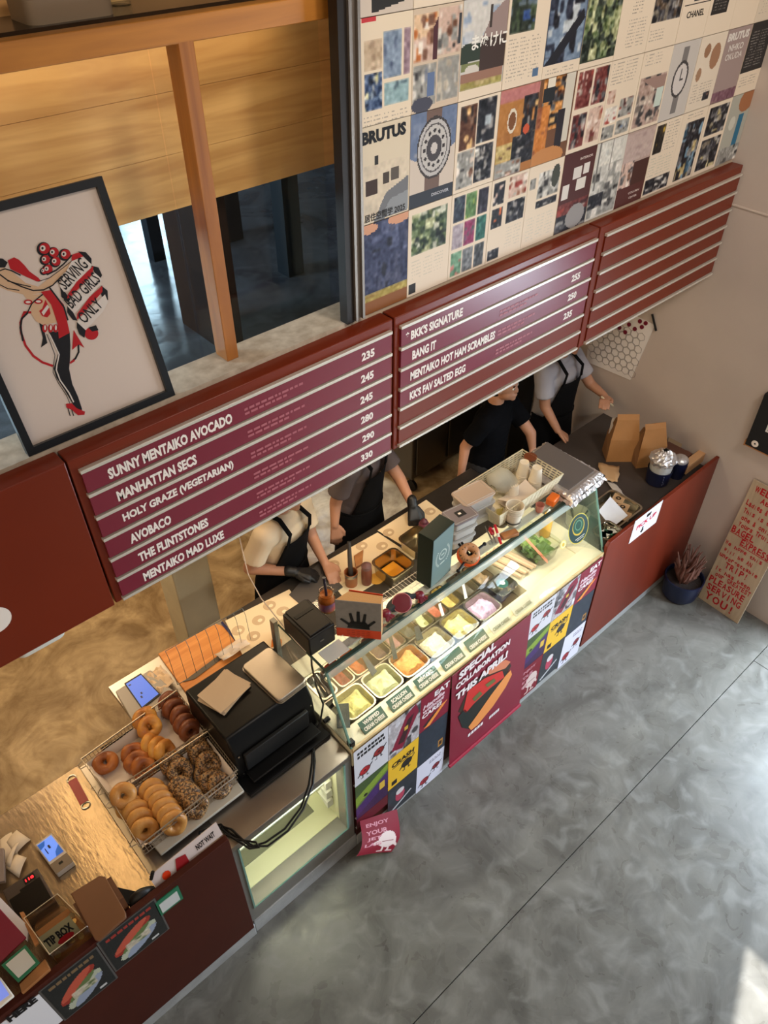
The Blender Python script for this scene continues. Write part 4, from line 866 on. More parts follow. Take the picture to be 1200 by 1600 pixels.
def set_jet():
    a = Art(40, 52, (120, 12, 32)); a.ell(.66, .58, .24, .22, (206, 184, 176)).rect(.54, .78, .6, .92, (206, 184, 176)).rect(.70, .78, .76, .92, (206, 184, 176)).rect(.46, .9, .6, .94, (206, 184, 176)).rect(.68, .9, .84, .94, (206, 184, 176)).poly([(.3, .6), (.5, .52), (.5, .64), (.32, .7)], (206, 184, 176)).poly([(.86, .6), (.96, .76), (.92, .8), (.82, .7)], (206, 184, 176)).rect(.52, .6, .82, .62, (120, 30, 40)); return a
for n_, ox, lab in ((0, 1.136, 'poster collage at the left end of the case front, by the glowing fridge'), (1, 2.372, 'poster collage at the right end of the case front, beside the plain red panel')):
    t = thing('poster_collage', lab, 'posters', (ox+.31, YP, .5))
    c0, c1, c2, c3 = ox, ox+.214, ox+.424, ox+.632
    zz0 = (.945, .63, .30) if n_ == 0 else (.945, .695, .41)
    art_sheet('poster', c0, c1, zz0[1], zz0[0], set_white(3+n_), t)
    art_sheet('poster', c0, c1, zz0[2], zz0[1], set_green(), t)
    if n_ == 0: art_sheet('poster', c0, c1, .20, zz0[2], Art(20, 12, (96, 26, 36)), t)
    else: art_sheet('poster', c0, c1, .08, zz0[2], set_jet(), t, JETL)
    g = (.945, .625, .325, .05) if n_ == 0 else (.948, .69, .40, .09)
    art_sheet('poster', c1, c2, g[1], g[0], set_photo(n_+60), t)
    art_sheet('poster', c1, c2, g[2], g[1], set_yellow(), t, [('CRASH', .12, .34, .74, .13, (28, 24, 22), .1)])
    art_sheet('poster', c1, c2, g[3], g[2], set_dark(n_+5), t)
    g = (.945, .64, .31, .03) if n_ == 0 else (.948, .67, .378, .06)
    art_sheet('poster', c2, c3, g[1], g[0], set_eat(), t, EATL)
    art_sheet('poster', c2, c3, g[2], g[1], set_navy(), t)
    art_sheet('poster', c2, c3, g[3], g[2], set_white2(), t)
# loose jet lag sheet curling away near the floor
t = thing('curled_poster', 'crimson poster reading ENJOY YOUR JET LAG curling off the case near the floor', 'poster', (1.25, 1.4, .1))
a = set_jet().a; h_, w_ = a.shape[:2]
tl, tr = Yp(562, 1283, YP-.004), Yp(620, 1264, YP-.004)
bl, br = Yp(557, 1338, 1.33), Yp(618, 1331, 1.33)
def jp(u, v):   # v down the sheet
    p = (tl*(1-u)+tr*u)*(1-v)+(bl*(1-u)+br*u)*v
    return p + Vector((0, -.05*math.sin(PI*v)*.6, -.012*math.sin(PI*u)*v*-1))
mb = MB()
for r in range(h_):
    for c in range(w_): mb.add([jp(c/w_, r/h_), jp((c+1)/w_, r/h_), jp((c+1)/w_, (r+1)/h_), jp(c/w_, (r+1)/h_)], [(0, 3, 2, 1)], 0, tuple(lin(a[r, c]*255)))
mb.build('sheet', M_print, t, smooth=180)
mb = MB()
for (s_, u, v, w2, h2, c, sh) in JETL:
    vt, ft, asp = text_geo(s_, .03, 0); mb.add([jp(u+w2*x/asp[0], v-h2*y/asp[1])+Vector((0, -.003, .001)) for x, y in vt], ft, 0, tuple(lin(c)))
mb.build('lettering', M_gloss, t, smooth=0)
# special collaboration banner
t = thing('hanging_banner', 'maroon banner reading SPECIAL COLLABORATION THIS APRIL with a hot dog bagel', 'banner', (2.06, YP, .5))
bx0, bx1 = 1.768, 2.366
mb = MB().add([(bx0, YP-.003, .945), (bx1, YP-.003, .945), (bx1+.035, YP-.022, .085), (bx0+.03, YP-.022, .075)], [(3, 2, 1, 0)]); mb.build('cloth', mat('maroon_vinyl', (124, 22, 44), .4), t, solid=.002, smooth=0)
MB().tube([(bx0+.028, YP-.024, .082), (bx1+.037, YP-.024, .092)], .012, 8).build('bottom_bar', mat('maroon_bar', (150, 20, 50), .4), t)
BN = Vector((0, -.86, .019)).normalized(); BO = Vector((bx0, YP-.0045, .945))
def bp(u, v, k=0): return plane_pt(u, v, BO+BN*(.0007*k), BN)
mb = MB(); W1 = tuple(lin((232, 220, 218)))
for s_, a_, b_, h in (('SPECIAL', (717, 1063), (775, 1011), .062), ('COLLABORATION', (712, 1079), (797, 1006), .048), ('THIS APRIL!', (712, 1096), (793, 1026), .062)):
    P, Q = bp(*a_, 7), bp(*b_, 7); U = Q-P; mb.text(s_, P, U, N_x if False else Vector((0, .022, 1)).normalized() - U.normalized()*U.normalized().z, U.length, h, col=W1, bold=.05, shear=.12, off=.001)
for s_, a_, b_ in (('GOOD', (731, 1152), (755, 1131)), ('SERVE', (764, 1124), (780, 1110))):
    P, Q = bp(*a_, 3), bp(*b_, 3); U = Q-P
    x = 0
    for k in range(5): mb.quad(P+U*(x), P+U*(x+.16), P+U*(x+.16)+Vector((0, 0, .03)), P+U*x+Vector((0, 0, .03)), 0, W1); x += .2
def bpoly(pts, c, k): mb.poly([bp(x, y, k) for x, y in pts][::-1], 0, tuple(lin(c)))
bpoly([(716, 1112), (735, 1070), (765, 1045), (795, 1034), (799, 1040), (790, 1056), (760, 1085), (730, 1120)], (56, 40, 30), 1)
bpoly([(720, 1128), (735, 1108), (760, 1075), (783, 1052), (795, 1048), (770, 1085), (744, 1122), (732, 1139), (722, 1137)], (36, 36, 30), 2)
bpoly([(732, 1136), (745, 1118), (768, 1085), (790, 1056), (798, 1047), (800, 1054), (790, 1074), (770, 1104), (746, 1133), (736, 1141)], (222, 140, 72), 4)
bpoly([(724, 1110), (731, 1080), (757, 1060), (785, 1048), (788, 1058), (765, 1076), (740, 1100), (728, 1114)], (196, 44, 38), 3)
bpoly([(716, 1120), (726, 1108), (737, 1118), (730, 1138), (722, 1136)], (28, 36, 34), 3)
bpoly([(757, 1050), (770, 1040), (790, 1031), (798, 1034), (790, 1044), (765, 1054)], (206, 120, 84), 5)
bpoly([(738, 1092), (750, 1080), (754, 1084), (742, 1096)], (96, 100, 50), 5)
bpoly([(758, 1070), (772, 1060), (775, 1064), (762, 1074)], (96, 100, 50), 5)
mb.build('printing', M_gloss, t, smooth=0)
# stickers on the sloping front glass
FO = Vector((0, fa.y, fa.z)); FN = Vector((1, 0, 0)).cross(fd.normalized()); FN = FN if FN.y < 0 else -FN
def gp(u, v, k=0): return plane_pt(u, v, FO+FN*(.005+.0006*k), FN)
t = thing('round_sticker', 'large round dark green sticker with gold rim on the right end of the glass', 'sticker', gp(904, 826))
c = gp(904, 826); U = Vector((1, 0, 0)); Vv = fd.normalized()
def disc(mb, r0, r1, k, col, c=c, n=28, x=0, y=0): mb.poly([c+FN*(.0006*k)+U*(x+r0*math.cos(2*PI*i/n))+Vv*(y+r1*math.sin(2*PI*i/n)) for i in range(n)], 0, tuple(lin(col)))
mb = MB(); disc(mb, .088, .088, 0, (206, 190, 70)); disc(mb, .083, .083, 1, (34, 60, 58)); disc(mb, .052, .052, 2, (200, 170, 60), y=.014); disc(mb, .046, .046, 3, (40, 84, 64), y=.018)
disc(mb, .03, .03, 4, (96, 140, 110), y=.022); disc(mb, .024, .024, 5, (36, 76, 60), y=.022)
mb.quad(*[c+FN*.003+U*a_+Vv*b_ for a_, b_ in ((-.04, -.055), (.04, -.055), (.04, -.050), (-.04, -.050))], 0, tuple(lin((200, 200, 190))))
mb.quad(*[c+FN*.003+U*a_+Vv*b_ for a_, b_ in ((-.03, -.065), (.03, -.065), (.03, -.061), (-.03, -.061))], 0, tuple(lin((200, 200, 190))))
mb.build('print_disc', M_gloss, t, smooth=0)
t = thing('small_sticker', 'small round pale yellow sticker left of the large green one', 'sticker', gp(880, 851))
c2_ = gp(880, 851); mb = MB(); disc(mb, .026, .026, 0, (226, 210, 120), c2_, 18); disc(mb, .021, .021, 1, (236, 228, 170), c2_, 18); disc(mb, .011, .011, 2, (214, 180, 70), c2_, 12); mb.build('print_disc', M_gloss, t, smooth=0)
# pick up sign
t = thing('pickup_sign', 'white paper sign reading PICK UP with a down arrow on the red panel', 'sign', (3.35, Y0-.02, .9))
yq = Y0-.0195; P = [Yp(a_, b_, yq) for a_, b_ in ((980, 853), (1015, 825), (1040, 780), (1005, 806))]
x0_, x1_ = P[0].x, P[2].x; z0_, z1_ = P[1].z, P[2].z
x0_, x1_, z0_, z1_ = Yp(982, 850, yq).x, Yp(1036, 781, yq).x, Yp(982, 850, yq).z, Yp(1036, 781, yq).z
MB().box(x0_, x1_, yq-.0015, yq, z0_, z1_).build('paper', mat('white_paper', (222, 222, 228), .6), t)
mb = MB(); rr = tuple(lin((206, 40, 70))); bk = tuple(lin((24, 22, 24))); wq, hq = x1_-x0_, z1_-z0_
mb.text('PICK UP', (x0_+wq*.14, yq-.0015, z0_+hq*.46), (1, 0, 0), (0, 0, 1), wq*.72, hq*.20, bold=.035, col=rr)
mb.text('"', (x0_+wq*.45, yq-.0015, z0_+hq*.74), (1, 0, 0), (0, 0, 1), wq*.16, hq*.14, bold=.05, col=bk)
cx, cz = x0_+wq*.42, z0_+hq*.10
mb.poly([(cx-.007, yq-.0025, cz+.052), (cx+.007, yq-.0025, cz+.052), (cx+.007, yq-.0025, cz+.022), (cx-.007, yq-.0025, cz+.022)][::-1], 0, bk); mb.poly([(cx-.022, yq-.0025, cz+.024), (cx+.022, yq-.0025, cz+.024), (cx, yq-.0025, cz)][::-1], 0, bk)
mb.build('lettering', M_gloss, t, smooth=0, kind='stuff')
# prints on the dark cash counter front
YQ = 1.4605
def rot_ell(a, cx, cy, rx, ry, th, c):
    dx, dy = (a.X-cx), (a.Y-cy); u = dx*math.cos(th)+dy*math.sin(th); v = -dx*math.sin(th)+dy*math.cos(th); a.put((u/rx)**2+(v/ry)**2 < 1, c); return a
def roll_card(x0, x1, z0, z1, lab, seed):
    t = thing('menu_card', lab, 'card', (x0, YQ, z0)); a = Art(44, 58, (36, 38, 38)); a.noise(.012, seed)
    rot_ell(a, .52, .66, .42, .15, -.5, (176, 182, 160)); rot_ell(a, .56, .74, .36, .11, -.5, (146, 156, 176)); rot_ell(a, .46, .46, .42, .15, -.5, (150, 52, 40)); rot_ell(a, .44, .42, .38, .10, -.5, (186, 84, 64)); rot_ell(a, .5, .56, .34, .07, -.5, (96, 116, 70)); a.photo(.3, .55, .75, .72, [(190, 180, 160), (90, 110, 70), (206, 196, 180)], seed, 8)
    bars(a, .1, .07, .9, .16, (120, 96, 70) if seed == 2 else (150, 50, 44), 1, seed); a.rect(.7, .9, .85, .94, (190, 190, 190))
    art_sheet('card_face', x0, x1, z0, z1, a, t, y=YQ-.003); MB().box(x0-.006, x1+.006, YQ-.002, YQ+.001, z0-.006, z1+.006).build('sleeve', mat('grey_sleeve', (84, 82, 80), .3), t)
roll_card(-.085, .142, .745, 1.035, 'black card with a red roll, right one of two on the dark counter front', 1)
roll_card(-.310, -.100, .69, 1.015, 'black card with a red roll, left one of two, by the HERE sign', 2)
t = thing('here_sign', 'white sign ending in HERE in black slab letters, bottom left corner', 'sign', (-.45, YQ, .8))
MB().box(-.75, -.318, YQ-.0015, YQ+.001, .70, 1.005).build('paper', mat('white_paper', (222, 222, 228), .6), t)
mb = MB(); h0, h1 = Yp(16, 1598, YQ), Yp(64, 1567, YQ); mb.text('HERE', (h0.x, YQ-.002, h0.z+.006), (1, 0, 0), (0, 0, 1), h1.x-h0.x, .052, bold=.07, col=bk); mb.quad((-.50, YQ-.003, .85), (-.485, YQ-.003, .85), (-.485, YQ-.003, .875), (-.50, YQ-.003, .875), 0, rr); mb.build('lettering', M_gloss, t, smooth=0, kind='stuff')
t = thing('payment_sign', 'small green framed sign fixed at the top edge of the dark counter front', 'sign', (.2, YQ, .9))
MB().box(.138, .24, YQ-.003, YQ+.001, .885, 1.005).build('frame', mat('sign_green', (34, 110, 78), .45), t)
MB().box(.150, .228, YQ-.005, YQ-.003, .90, .978).build('card', mat('pale_card_grey', (196, 198, 196), .5), t)
t = thing('ledge_sign', 'white strip sign reading NOT WAIT leaning behind the top of the dark panel', 'sign', (.40, 1.50, .93))
P = [Vector((.17, 1.495, 1.02)), Vector((.475, 1.495, 1.045)), Vector((.475, 1.53, 1.095)), Vector((.17, 1.53, 1.07))]
MB().prism(P, (0, .003, .0)).build('strip', mat('pinkish_card', (206, 190, 184), .6), t)
mb = MB(); U = (P[1]-P[0]).normalized(); Vv = (P[3]-P[0]).normalized(); mb.text('NOT WAIT', P[0]+U*.195+Vv*.016, U, Vv, .085, .024, bold=.03, col=bk, off=.001)
mb.poly([P[0]+U*a_+Vv*b_+Vector((0, -.002, .001)) for a_, b_ in ((.09, .0), (.15, .0), (.15, .04), (.11, .05))], 0, tuple(lin((150, 34, 38))))
mb.poly([P[0]+U*(.055+.018*math.cos(k*.7))+Vv*(.02+.018*math.sin(k*.7))+Vector((0, -.002, .001)) for k in range(9)], 0, tuple(lin((214, 60, 24)))); mb.build('lettering', M_gloss, t, smooth=0, kind='stuff')
# ---------------------------------------------------------------- bagel baskets on the steel counter
M_wire = mat('basket_wire', (176, 160, 138), .35, .7)
M_liner2 = mat('parchment', (206, 190, 176), .6, var=.04)
M_tray = mat('white_melamine', (196, 186, 168), .45)
def mix(a, b, t_): return a*(1-t_)+b*t_
def basket(px, zr, zb, label, hooks):
    P = [Zp(u, v, zr) for u, v in px]; c = sum(P, Vector())/4
    Bm = [Vector((q.x, q.y, zb)) + (Vector((c.x, c.y, zb))-Vector((q.x, q.y, zb)))*.04 for q in P]
    t = thing('wire_basket', label, 'basket', (c.x, c.y, zb))
    MB().tube(P, .0038, 6, closed=True).build('rim', M_wire, t); MB().tube(Bm, .0025, 6, closed=True).build('base_ring', M_wire, t)
    mb = MB()
    for i in range(4):
        a, b_, a2, b2 = P[i], P[(i+1) % 4], Bm[i], Bm[(i+1) % 4]; L = (b_-a).length; n = int(L/.017)
        for k in range(1, n): mb.tube([mix(a, b_, k/n), mix(a2, b2, k/n)], .0016, 4, cap=False)
        for h in (.33, .66): mb.tube([mix(a, a2, h), mix(b_, b2, h)], .0015, 4, cap=False)
    mb.build('side_wires', M_wire, t, kind='stuff')
    mb = MB(); q = [Vector((p.x, p.y, zb+.002)) for p in Bm]
    rn = random.Random(3)
    def f(u, v):
        p = mix(mix(q[0], q[1], u), mix(q[3], q[2], u), v); e = min(u, 1-u, v, 1-v)
        return tuple(p + Vector((0, 0, .003+.05*max(0, .06-e)/.06 + rn.uniform(-.001, .002))))
    mb.grid(f, 16, 12); mb.build('parchment_liner', M_liner2, t, solid=.0008)
    for i in hooks:
        a, b_ = P[i], P[(i+3) % 4]; d = (b_-a).normalized()
        for e, s_ in ((a, 1), (b_, -1)):
            o_ = Vector((-.03, -.0, 0)); MB().tube([e+d*.012*s_, e+o_+d*.02*s_, e+o_*.8+d*.035*s_+Vector((0, 0, -.01)), e+d*.045*s_], .0022, 5).build('hook', M_wire, t)
    return P, Bm
PB, BB = basket([(127, 1186), (276, 1079), (323, 1139), (167, 1241)], 1.05, .955, 'rear wire basket holding cheese, brown and chocolate bagels', (0,))
PF, BF = basket([(172, 1246), (324, 1143), (371, 1203), (217, 1322)], 1.05, .955, 'front wire basket holding plain and seeded bagels', (0,))
t = thing('white_tray', 'pale flat tray board under the two bagel baskets', 'tray', (.5, 1.9, .94))
q = [Zp(*p, .935) for p in ((140, 1200), (276, 1098), (382, 1238), (252, 1338))]
MB().prism(q, (0, 0, .016)).build('board', M_tray, t, bevel=.003)
q2 = [mix(p, sum(q, Vector())/4, .06)-Vector((0, 0, .022)) for p in q]; MB().prism(q2, (0, 0, .022)).build('foot', M_black, t)

def bagel_mat(name, c1, c2, c3=None, spk=0, sc=45):
    m = mat(name, c1, .42, var=.0, c2=c2, vscale=9, bump=.25, bscale=70)
    if spk:
        nt = m.node_tree; N = nt.nodes; L = nt.links; b = N['Principled BSDF']
        src = b.inputs['Base Color'].links[0].from_socket
        v = N.new('ShaderNodeTexVoronoi'); v.inputs['Scale'].default_value = 170; t_ = N.new('ShaderNodeTexCoord'); L.new(t_.outputs['Object'], v.inputs[0])
        r = N.new('ShaderNodeValToRGB'); r.color_ramp.interpolation = 'CONSTANT'
        e = r.color_ramp.elements; e[0].color = (*lin((74, 56, 40)), 1); e[1].position = .3; e[1].color = (*lin((164, 130, 86)), 1); x = r.color_ramp.elements.new(.62); x.color = (*lin((88, 60, 34)), 1)
        sp = N.new('ShaderNodeSeparateColor'); L.new(v.outputs['Color'], sp.inputs[0]); L.new(sp.outputs[0], r.inputs[0])
        g = N.new('ShaderNodeMath'); g.operation = 'GREATER_THAN'; g.inputs[1].default_value = 1-spk; L.new(sp.outputs[1], g.inputs[0])
        mx = N.new('ShaderNodeMixRGB'); L.new(g.outputs[0], mx.inputs[0]); L.new(src, mx.inputs[1]); L.new(r.outputs[0], mx.inputs[2]); L.new(mx.outputs[0], b.inputs['Base Color'])
        bp = N.new('ShaderNodeBump'); bp.inputs['Strength'].default_value = .5; bp.inputs['Distance'].default_value = .003; bp.invert = True; L.new(v.outputs['Distance'], bp.inputs['Height']); L.new(bp.outputs[0], b.inputs['Normal'])
    return m
BG = dict(plain=bagel_mat('plain_crust', (176, 116, 52), (214, 160, 88)), choc=bagel_mat('chocolate_crust', (92, 44, 24), (132, 72, 38)),
          cheese=bagel_mat('cheese_crust', (170, 96, 34), (222, 164, 76)), brown=bagel_mat('browned_crust', (128, 62, 24), (196, 122, 58)), seed=bagel_mat('seeded_crust', (150, 102, 56), (186, 140, 84), spk=.75))
def bagel(kind, px, z, ax, label, group, R=.033, r=.023, seed=0):
    c = Zp(*px, z)
    mb = MB().torus((0, 0, 0), R, r, None, 26, 12, wob=.05 if kind in ('plain', 'choc') else .10, seed=seed)
    o = mb.build('bagel', BG[kind], None, smooth=180); o.location = c; o.rotation_euler = axes(ax).to_euler()
    tag(o, label, 'bagel', group); return o
dF = (BF[3]-BF[0]).normalized()        # towards the public side
AX = Vector((dF.x-.15, dF.y, .55)); AX2 = Vector((dF.x+.0, dF.y, .45))
ORD = ['first', 'second', 'third', 'fourth', 'fifth', 'sixth', 'seventh', 'eighth']
def c6(x, y): return (120+x/4.286, 1060+y/4.286)
def row(kind, pts, z, ax, what, grp, z_step=0):
    n = len(pts)
    for i, p in enumerate(pts):
        bagel(kind, c6(*p), z+z_step*i, ax, 'golden '[:0]+what % ORD[n-1-i], grp, seed=hash(what) % 97+i if False else len(what)*7+i)
row('plain', [(350, 860), (395, 895), (425, 950), (455, 1015)], 1.0, AX, 'plain golden bagel, %s from the front in the short left row of the front basket', 'plain bagels in the front basket')
row('plain', [(500, 752), (535, 790), (565, 832), (595, 878), (625, 922), (650, 968)], 1.0, AX, 'plain golden bagel, %s from the front in the long right row of the front basket', 'plain bagels in the front basket')
bagel('plain', c6(312, 785), 1.05, (-.1, -.55, .75), 'plain bagel lying tilted on top at the left corner of the front basket', 'plain bagels in the front basket', seed=71)
row('seed', [(645, 575), (690, 622)], 1.01, Vector((-.25, -.6, .75)), 'seeded bagel, %s from the front of the middle pair facing up in the front basket', 'seeded bagels in the front basket')
row('seed', [(810, 465), (835, 510), (880, 568)], 1.0, Vector((-.1, -.7, .7)), 'seeded bagel, %s from the front in the right rear row of the front basket', 'seeded bagels in the front basket')
row('seed', [(690, 740), (730, 775), (760, 805), (800, 850)], .99, Vector((-.1, -.8, .55)), 'seeded bagel, %s from the front in the row beside the plain ones', 'seeded bagels in the front basket')
row('seed', [(860, 640), (900, 690), (955, 720)], .975, Vector((0, -.5, .8)), 'seeded bagel, %s from the front at the bottom right of the front basket', 'seeded bagels in the front basket')
row('choc', [(620, 160), (650, 205), (700, 255), (725, 310), (760, 350)], 1.0, AX2, 'dark chocolate bagel, %s from the front in the rear basket', 'chocolate bagels in the rear basket')
row('cheese', [(455, 270), (488, 325)], 1.02, Vector((-.2, -.5, .85)), 'golden cheese bagel, %s from the front of the pair facing up in the rear basket', 'cheese bagels in the rear basket')
row('cheese', [(500, 450), (545, 470), (592, 490)], .99, Vector((.5, -.7, .5)), 'golden cheese bagel, %s from the front of the three beside the divider', 'cheese bagels in the rear basket')
row('brown', [(385, 510), (405, 560), (450, 605)], .985, Vector((-.2, -.6, .8)), 'browned onion bagel, %s from the front of the three in the rear basket', 'browned bagels in the rear basket')
bagel('brown', c6(190, 563), .985, (.0, -.1, 1), 'single browned bagel alone on the paper at the left of the rear basket', 'browned bagels in the rear basket', seed=5)
o = MB().tube([Zp(158, 1172, .985), Zp(208, 1140, .985)], .009, 8).build('tongs', M_black); tag(o, 'black tongs handle lying along the back rim of the rear basket', 'tongs')

# ---------------------------------------------------------------- toaster oven
t = thing('toaster_oven', 'black countertop toaster oven with a steel tray and napkins on top', 'oven', (.9, 1.85, ZT))
ox0, ox1, oy0, oy1 = .685, 1.115, 1.70, 2.09; zo = 1.19
mb = MB().prism([(ox0, oy0, .94), (ox0, oy0+.02, 1.12), (ox0, oy0+.06, zo), (ox0, oy1, zo), (ox0, oy1, .94)], (ox1-ox0, 0, 0)); mb.build('body', mat('oven_black', (11, 9, 8), .38, spec=.3), t, bevel=.01)
MB().box(ox0+.04, ox1-.05, oy0-.008, oy0+.012, .982, 1.095).build('mouth', mat('oven_dark', (8, 7, 7), .6), t, bevel=.004)
MB().add([(ox0+.06, oy0-.008, 1.0), (ox1-.12, oy0-.008, 1.0), (ox1-.12, oy0+.0, 1.05), (ox0+.06, oy0+.0, 1.05)], [(0, 1, 2, 3)]).build('warm_plate', mat('brown_plate', (92, 58, 38), .4, .4), t)
MB().box(ox0+.03, ox1-.03, oy0-.065, oy0+.01, .965, .975).build('crumb_tray', mat('tray_black', (9, 8, 8), .35, spec=.3), t, bevel=.003)
MB().box(ox0-.01, ox1+.01, oy0-.085, oy1, .915, .935).build('base_tray', mat('base_black', (7, 6, 6), .5, spec=.2), t, bevel=.004)
for px in ((312, 1114), (365, 1162), (477, 1080), (375, 1181)):
    q = Zp(*px, 1.0); 
MB().lathe([(.012, 0), (.012, .03)], (ox1+.015, oy0-.03, .97), 12, M=axes((1, 0, 0))).build('knob', M_black, t)
for (x, z) in ((ox0+.02, 1.09), (ox1-.02, 1.09), (ox0+.02, .97)): MB().lathe([(.004, 0), (.004, .003)], (x, oy0+.012 if z > 1 else oy0, z), 8, M=axes((0, -1, 0))).build('rivet', M_steel, t)
tl, tr, br_, bl_ = [Zp(*p, zo+.028) for p in ((381, 1037), (424, 1006), (476, 1064), (432, 1097))]
cc = (tl+tr+br_+bl_)/4; ang = math.atan2((tr-tl).y, (tr-tl).x)
o = thing('steel_tray', 'small shallow steel tray upside down on the oven', 'tray', (cc.x, cc.y, zo), ang)
MB().rbox((0, 0, .002), (tr-tl).length*1.02, (bl_-tl).length*1.02, .022, .022).build('pan', M_steel2, o, bevel=.005, local=True)
MB().rbox((0, 0, 0), (tr-tl).length*1.06, (bl_-tl).length*1.06, .003, .024).build('rim', M_steel2, o, local=True)
c = Zp(350, 1080, zo+.012); o = thing('napkin_stack', 'stack of folded brown paper napkins on the oven', 'napkins', (c.x, c.y, zo), .12)
for k in range(5): MB().cbox((random.uniform(-.004, .004), random.uniform(-.004, .004), .0025+.004*k), (.18, .15, .0035), rz=random.uniform(-.10, .10)).build('napkin', mat('kraft_napkin', (190, 166, 138), .8, var=.05), o, local=True, bevel=.001)
o.rotation_euler = (0, 0, .25)

# wooden board with knife, cloth, scale, wire rack
P = [Zp(*p, .925) for p in ((247, 1022), (338, 975), (352, 980), (402, 1032), (378, 1052), (292, 1085))]
t = thing('wooden_board', 'orange wooden cutting board behind the oven', 'cutting board', (P[0].x, P[0].y, .912))
MB().prism([Vector((p.x, p.y, .912)) for p in P], (0, 0, .018)).build('board', wood('board_wood', (190, 112, 44), (226, 152, 76), 'X', .5), t, bevel=.004)
mb = MB(); mb.prism([Zp(*p, .932) for p in ((286, 1066), (300, 1055), (342, 1024), (346, 1030), (304, 1061))], (0, 0, .002)); kn = thing('knife', 'long bread knife lying on the wooden board', 'knife', Zp(300, 1055, .932)); mb.build('blade', mat('dull_blade', (92, 84, 74), .45, .5), kn)
MB().tube([Zp(342, 1025, .94), Zp(362, 1012, .94), Zp(380, 1005, .94)], [.009, .011, .009], 8).build('handle', M_black, kn)
def crumple(px, z, hgt, name, m, label, cat, nu=9, seed=1):
    rn = random.Random(seed); P = [Zp(*p, z) for p in px]; J = {}
    def f(u, v):
        p = mix(mix(P[0], P[1], u), mix(P[3], P[2], u), v); return tuple(p+Vector((rn.uniform(-.004, .004), rn.uniform(-.004, .004), rn.uniform(.1, 1)*hgt)))
    o = MB().grid(f, nu, nu).build(name, m, solid=.001, smooth=30); tag(o, label, cat); return o
crumple([(336, 1024), (376, 1000), (392, 1008), (350, 1034)], .945, .02, 'cloth', mat('white_cloth', (226, 206, 184), .9), 'white cloth lying on the knife handle on the wooden board', 'cloth', 6, 3)
crumple([(226, 1058), (252, 1042), (274, 1066), (250, 1088)], .935, .02, 'paper_wrap', mat('cream_crumple', (216, 186, 150), .8), 'crumpled cream paper beside the blue scale display', 'paper', 7, 4)
t = thing('kitchen_scale', 'grey kitchen scale with a lit blue display behind the baskets', 'scale', Zp(215, 1090, ZT))
P = [Zp(*p, .945) for p in ((180, 1080), (235, 1046), (285, 1092), (215, 1140))]; MB().prism([Vector((p.x, p.y, ZT)) for p in P], (0, 0, .035)).build('body', mat('scale_grey', (160, 150, 138), .45), t, bevel=.004)
P = [Zp(*p, .949) for p in ((194, 1068), (220, 1052), (251, 1085), (222, 1108))]; MB().prism([p-Vector((0, 0, .003)) for p in P], (0, 0, .004)).build('display_frame', M_black, t)
c = sum(P, Vector())/4; P2 = [mix(p, c, .1)+Vector((0, 0, .0015)) for p in P]; d_ = MB().poly(P2[::-1]).build('display', mat('blue_screen', (60, 96, 190), .4, emit=.9), t, smooth=0)
mb = MB(); U = (P2[2]-P2[1]).normalized(); Vv = (P2[1]-P2[0]).normalized(); mb.cbox(mix(P2[0], P2[2], .12), (.012, .008, .001)); mb.cbox(mix(P2[3], P2[1], .3)+Vector((0, 0, .001)), (.008, .014, .001)); mb.cbox(mix(P2[3], P2[1], .42)+Vector((0, 0, .001)), (.008, .012, .001)); mb.build('digits', mat('deep_blue', (20, 30, 80), .4), t, kind='stuff')
o = MB().prism([Zp(*p, .925) for p in ((345, 975), (348, 973), (372, 1000), (367, 1002))], (0, 0, .012)).build('blue_clip', mat('navy_plastic', (30, 34, 84), .4)); tag(o, 'navy blue strip between the wooden board and the cream sheet', 'clip')
# wire rack standing behind the baskets
t = thing('wire_rack', 'thin upright wire rack between the wooden board and the oven', 'rack', (.9, 2.3, .93))
a, b_ = Vector((.74, 2.33, .93)), Vector((1.16, 2.31, .93))
for k in range(9):
    p = mix(a, b_, k/8); MB().tube([p, p+Vector((0, .01, .20)), p+Vector((.0, .03, .235))], .0014, 5).build('rod', M_grey, t)
MB().tube([a+Vector((0, .03, .235)), b_+Vector((0, .03, .235))], .002, 5).build('top_rail', M_grey, t); MB().tube([a, b_], .002, 5).build('bottom_rail', M_grey, t)
o = crumple([(427, 990), (440, 1000), (440, 1026), (424, 1012)], .95, .03, 'orange_cloth', mat('orange_fabric', (230, 130, 40), .8), 'orange cloth wedged between the oven and the glass case', 'cloth', 5, 8)

# ---------------------------------------------------------------- cash desk
ZC = .933
t = thing('bottle_opener', 'flat red bottle opener with steel loops on the cash desk', 'opener', Zp(122, 1238, ZC))
a, b_ = Zp(112, 1217, ZC+.003), Zp(134, 1258, ZC+.003); d = (b_-a); s_ = d.cross(Vector((0, 0, 1))).normalized()
MB().prism([a-s_*.019+d*.04, a+s_*.019+d*.04, b_+s_*.019-d*.08, b_-s_*.019-d*.08], (0, 0, .004)).build('body', mat('opener_red', (150, 18, 22), .35), t, bevel=.001)
def loop(c, r, el, name): MB().tube([c+d.normalized()*(r*el*math.cos(k*PI/8))+s_*(r*math.sin(k*PI/8)) for k in range(16)], .0028, 6, closed=True).build(name, M_steel, t)
loop(a, .019, .9, 'loop'); loop(b_, .018, .8, 'loop')
o = MB().torus(Zp(146, 1231, ZC+.002), .009, .001, None, 14, 5).build('ring', M_steel); tag(o, 'tiny wire ring on the cash desk right of the red opener', 'ring')
def device(name, lab, cat, px, z, th, m, taper=1):
    P = [Zp(*p, z) for p in px]; t = thing(name, lab, cat, Vector((P[0].x, P[0].y, z-th))); MB().prism([p-Vector((0, 0, th)) for p in P], (0, 0, th)).build('body', m, t, bevel=.004); return t, P
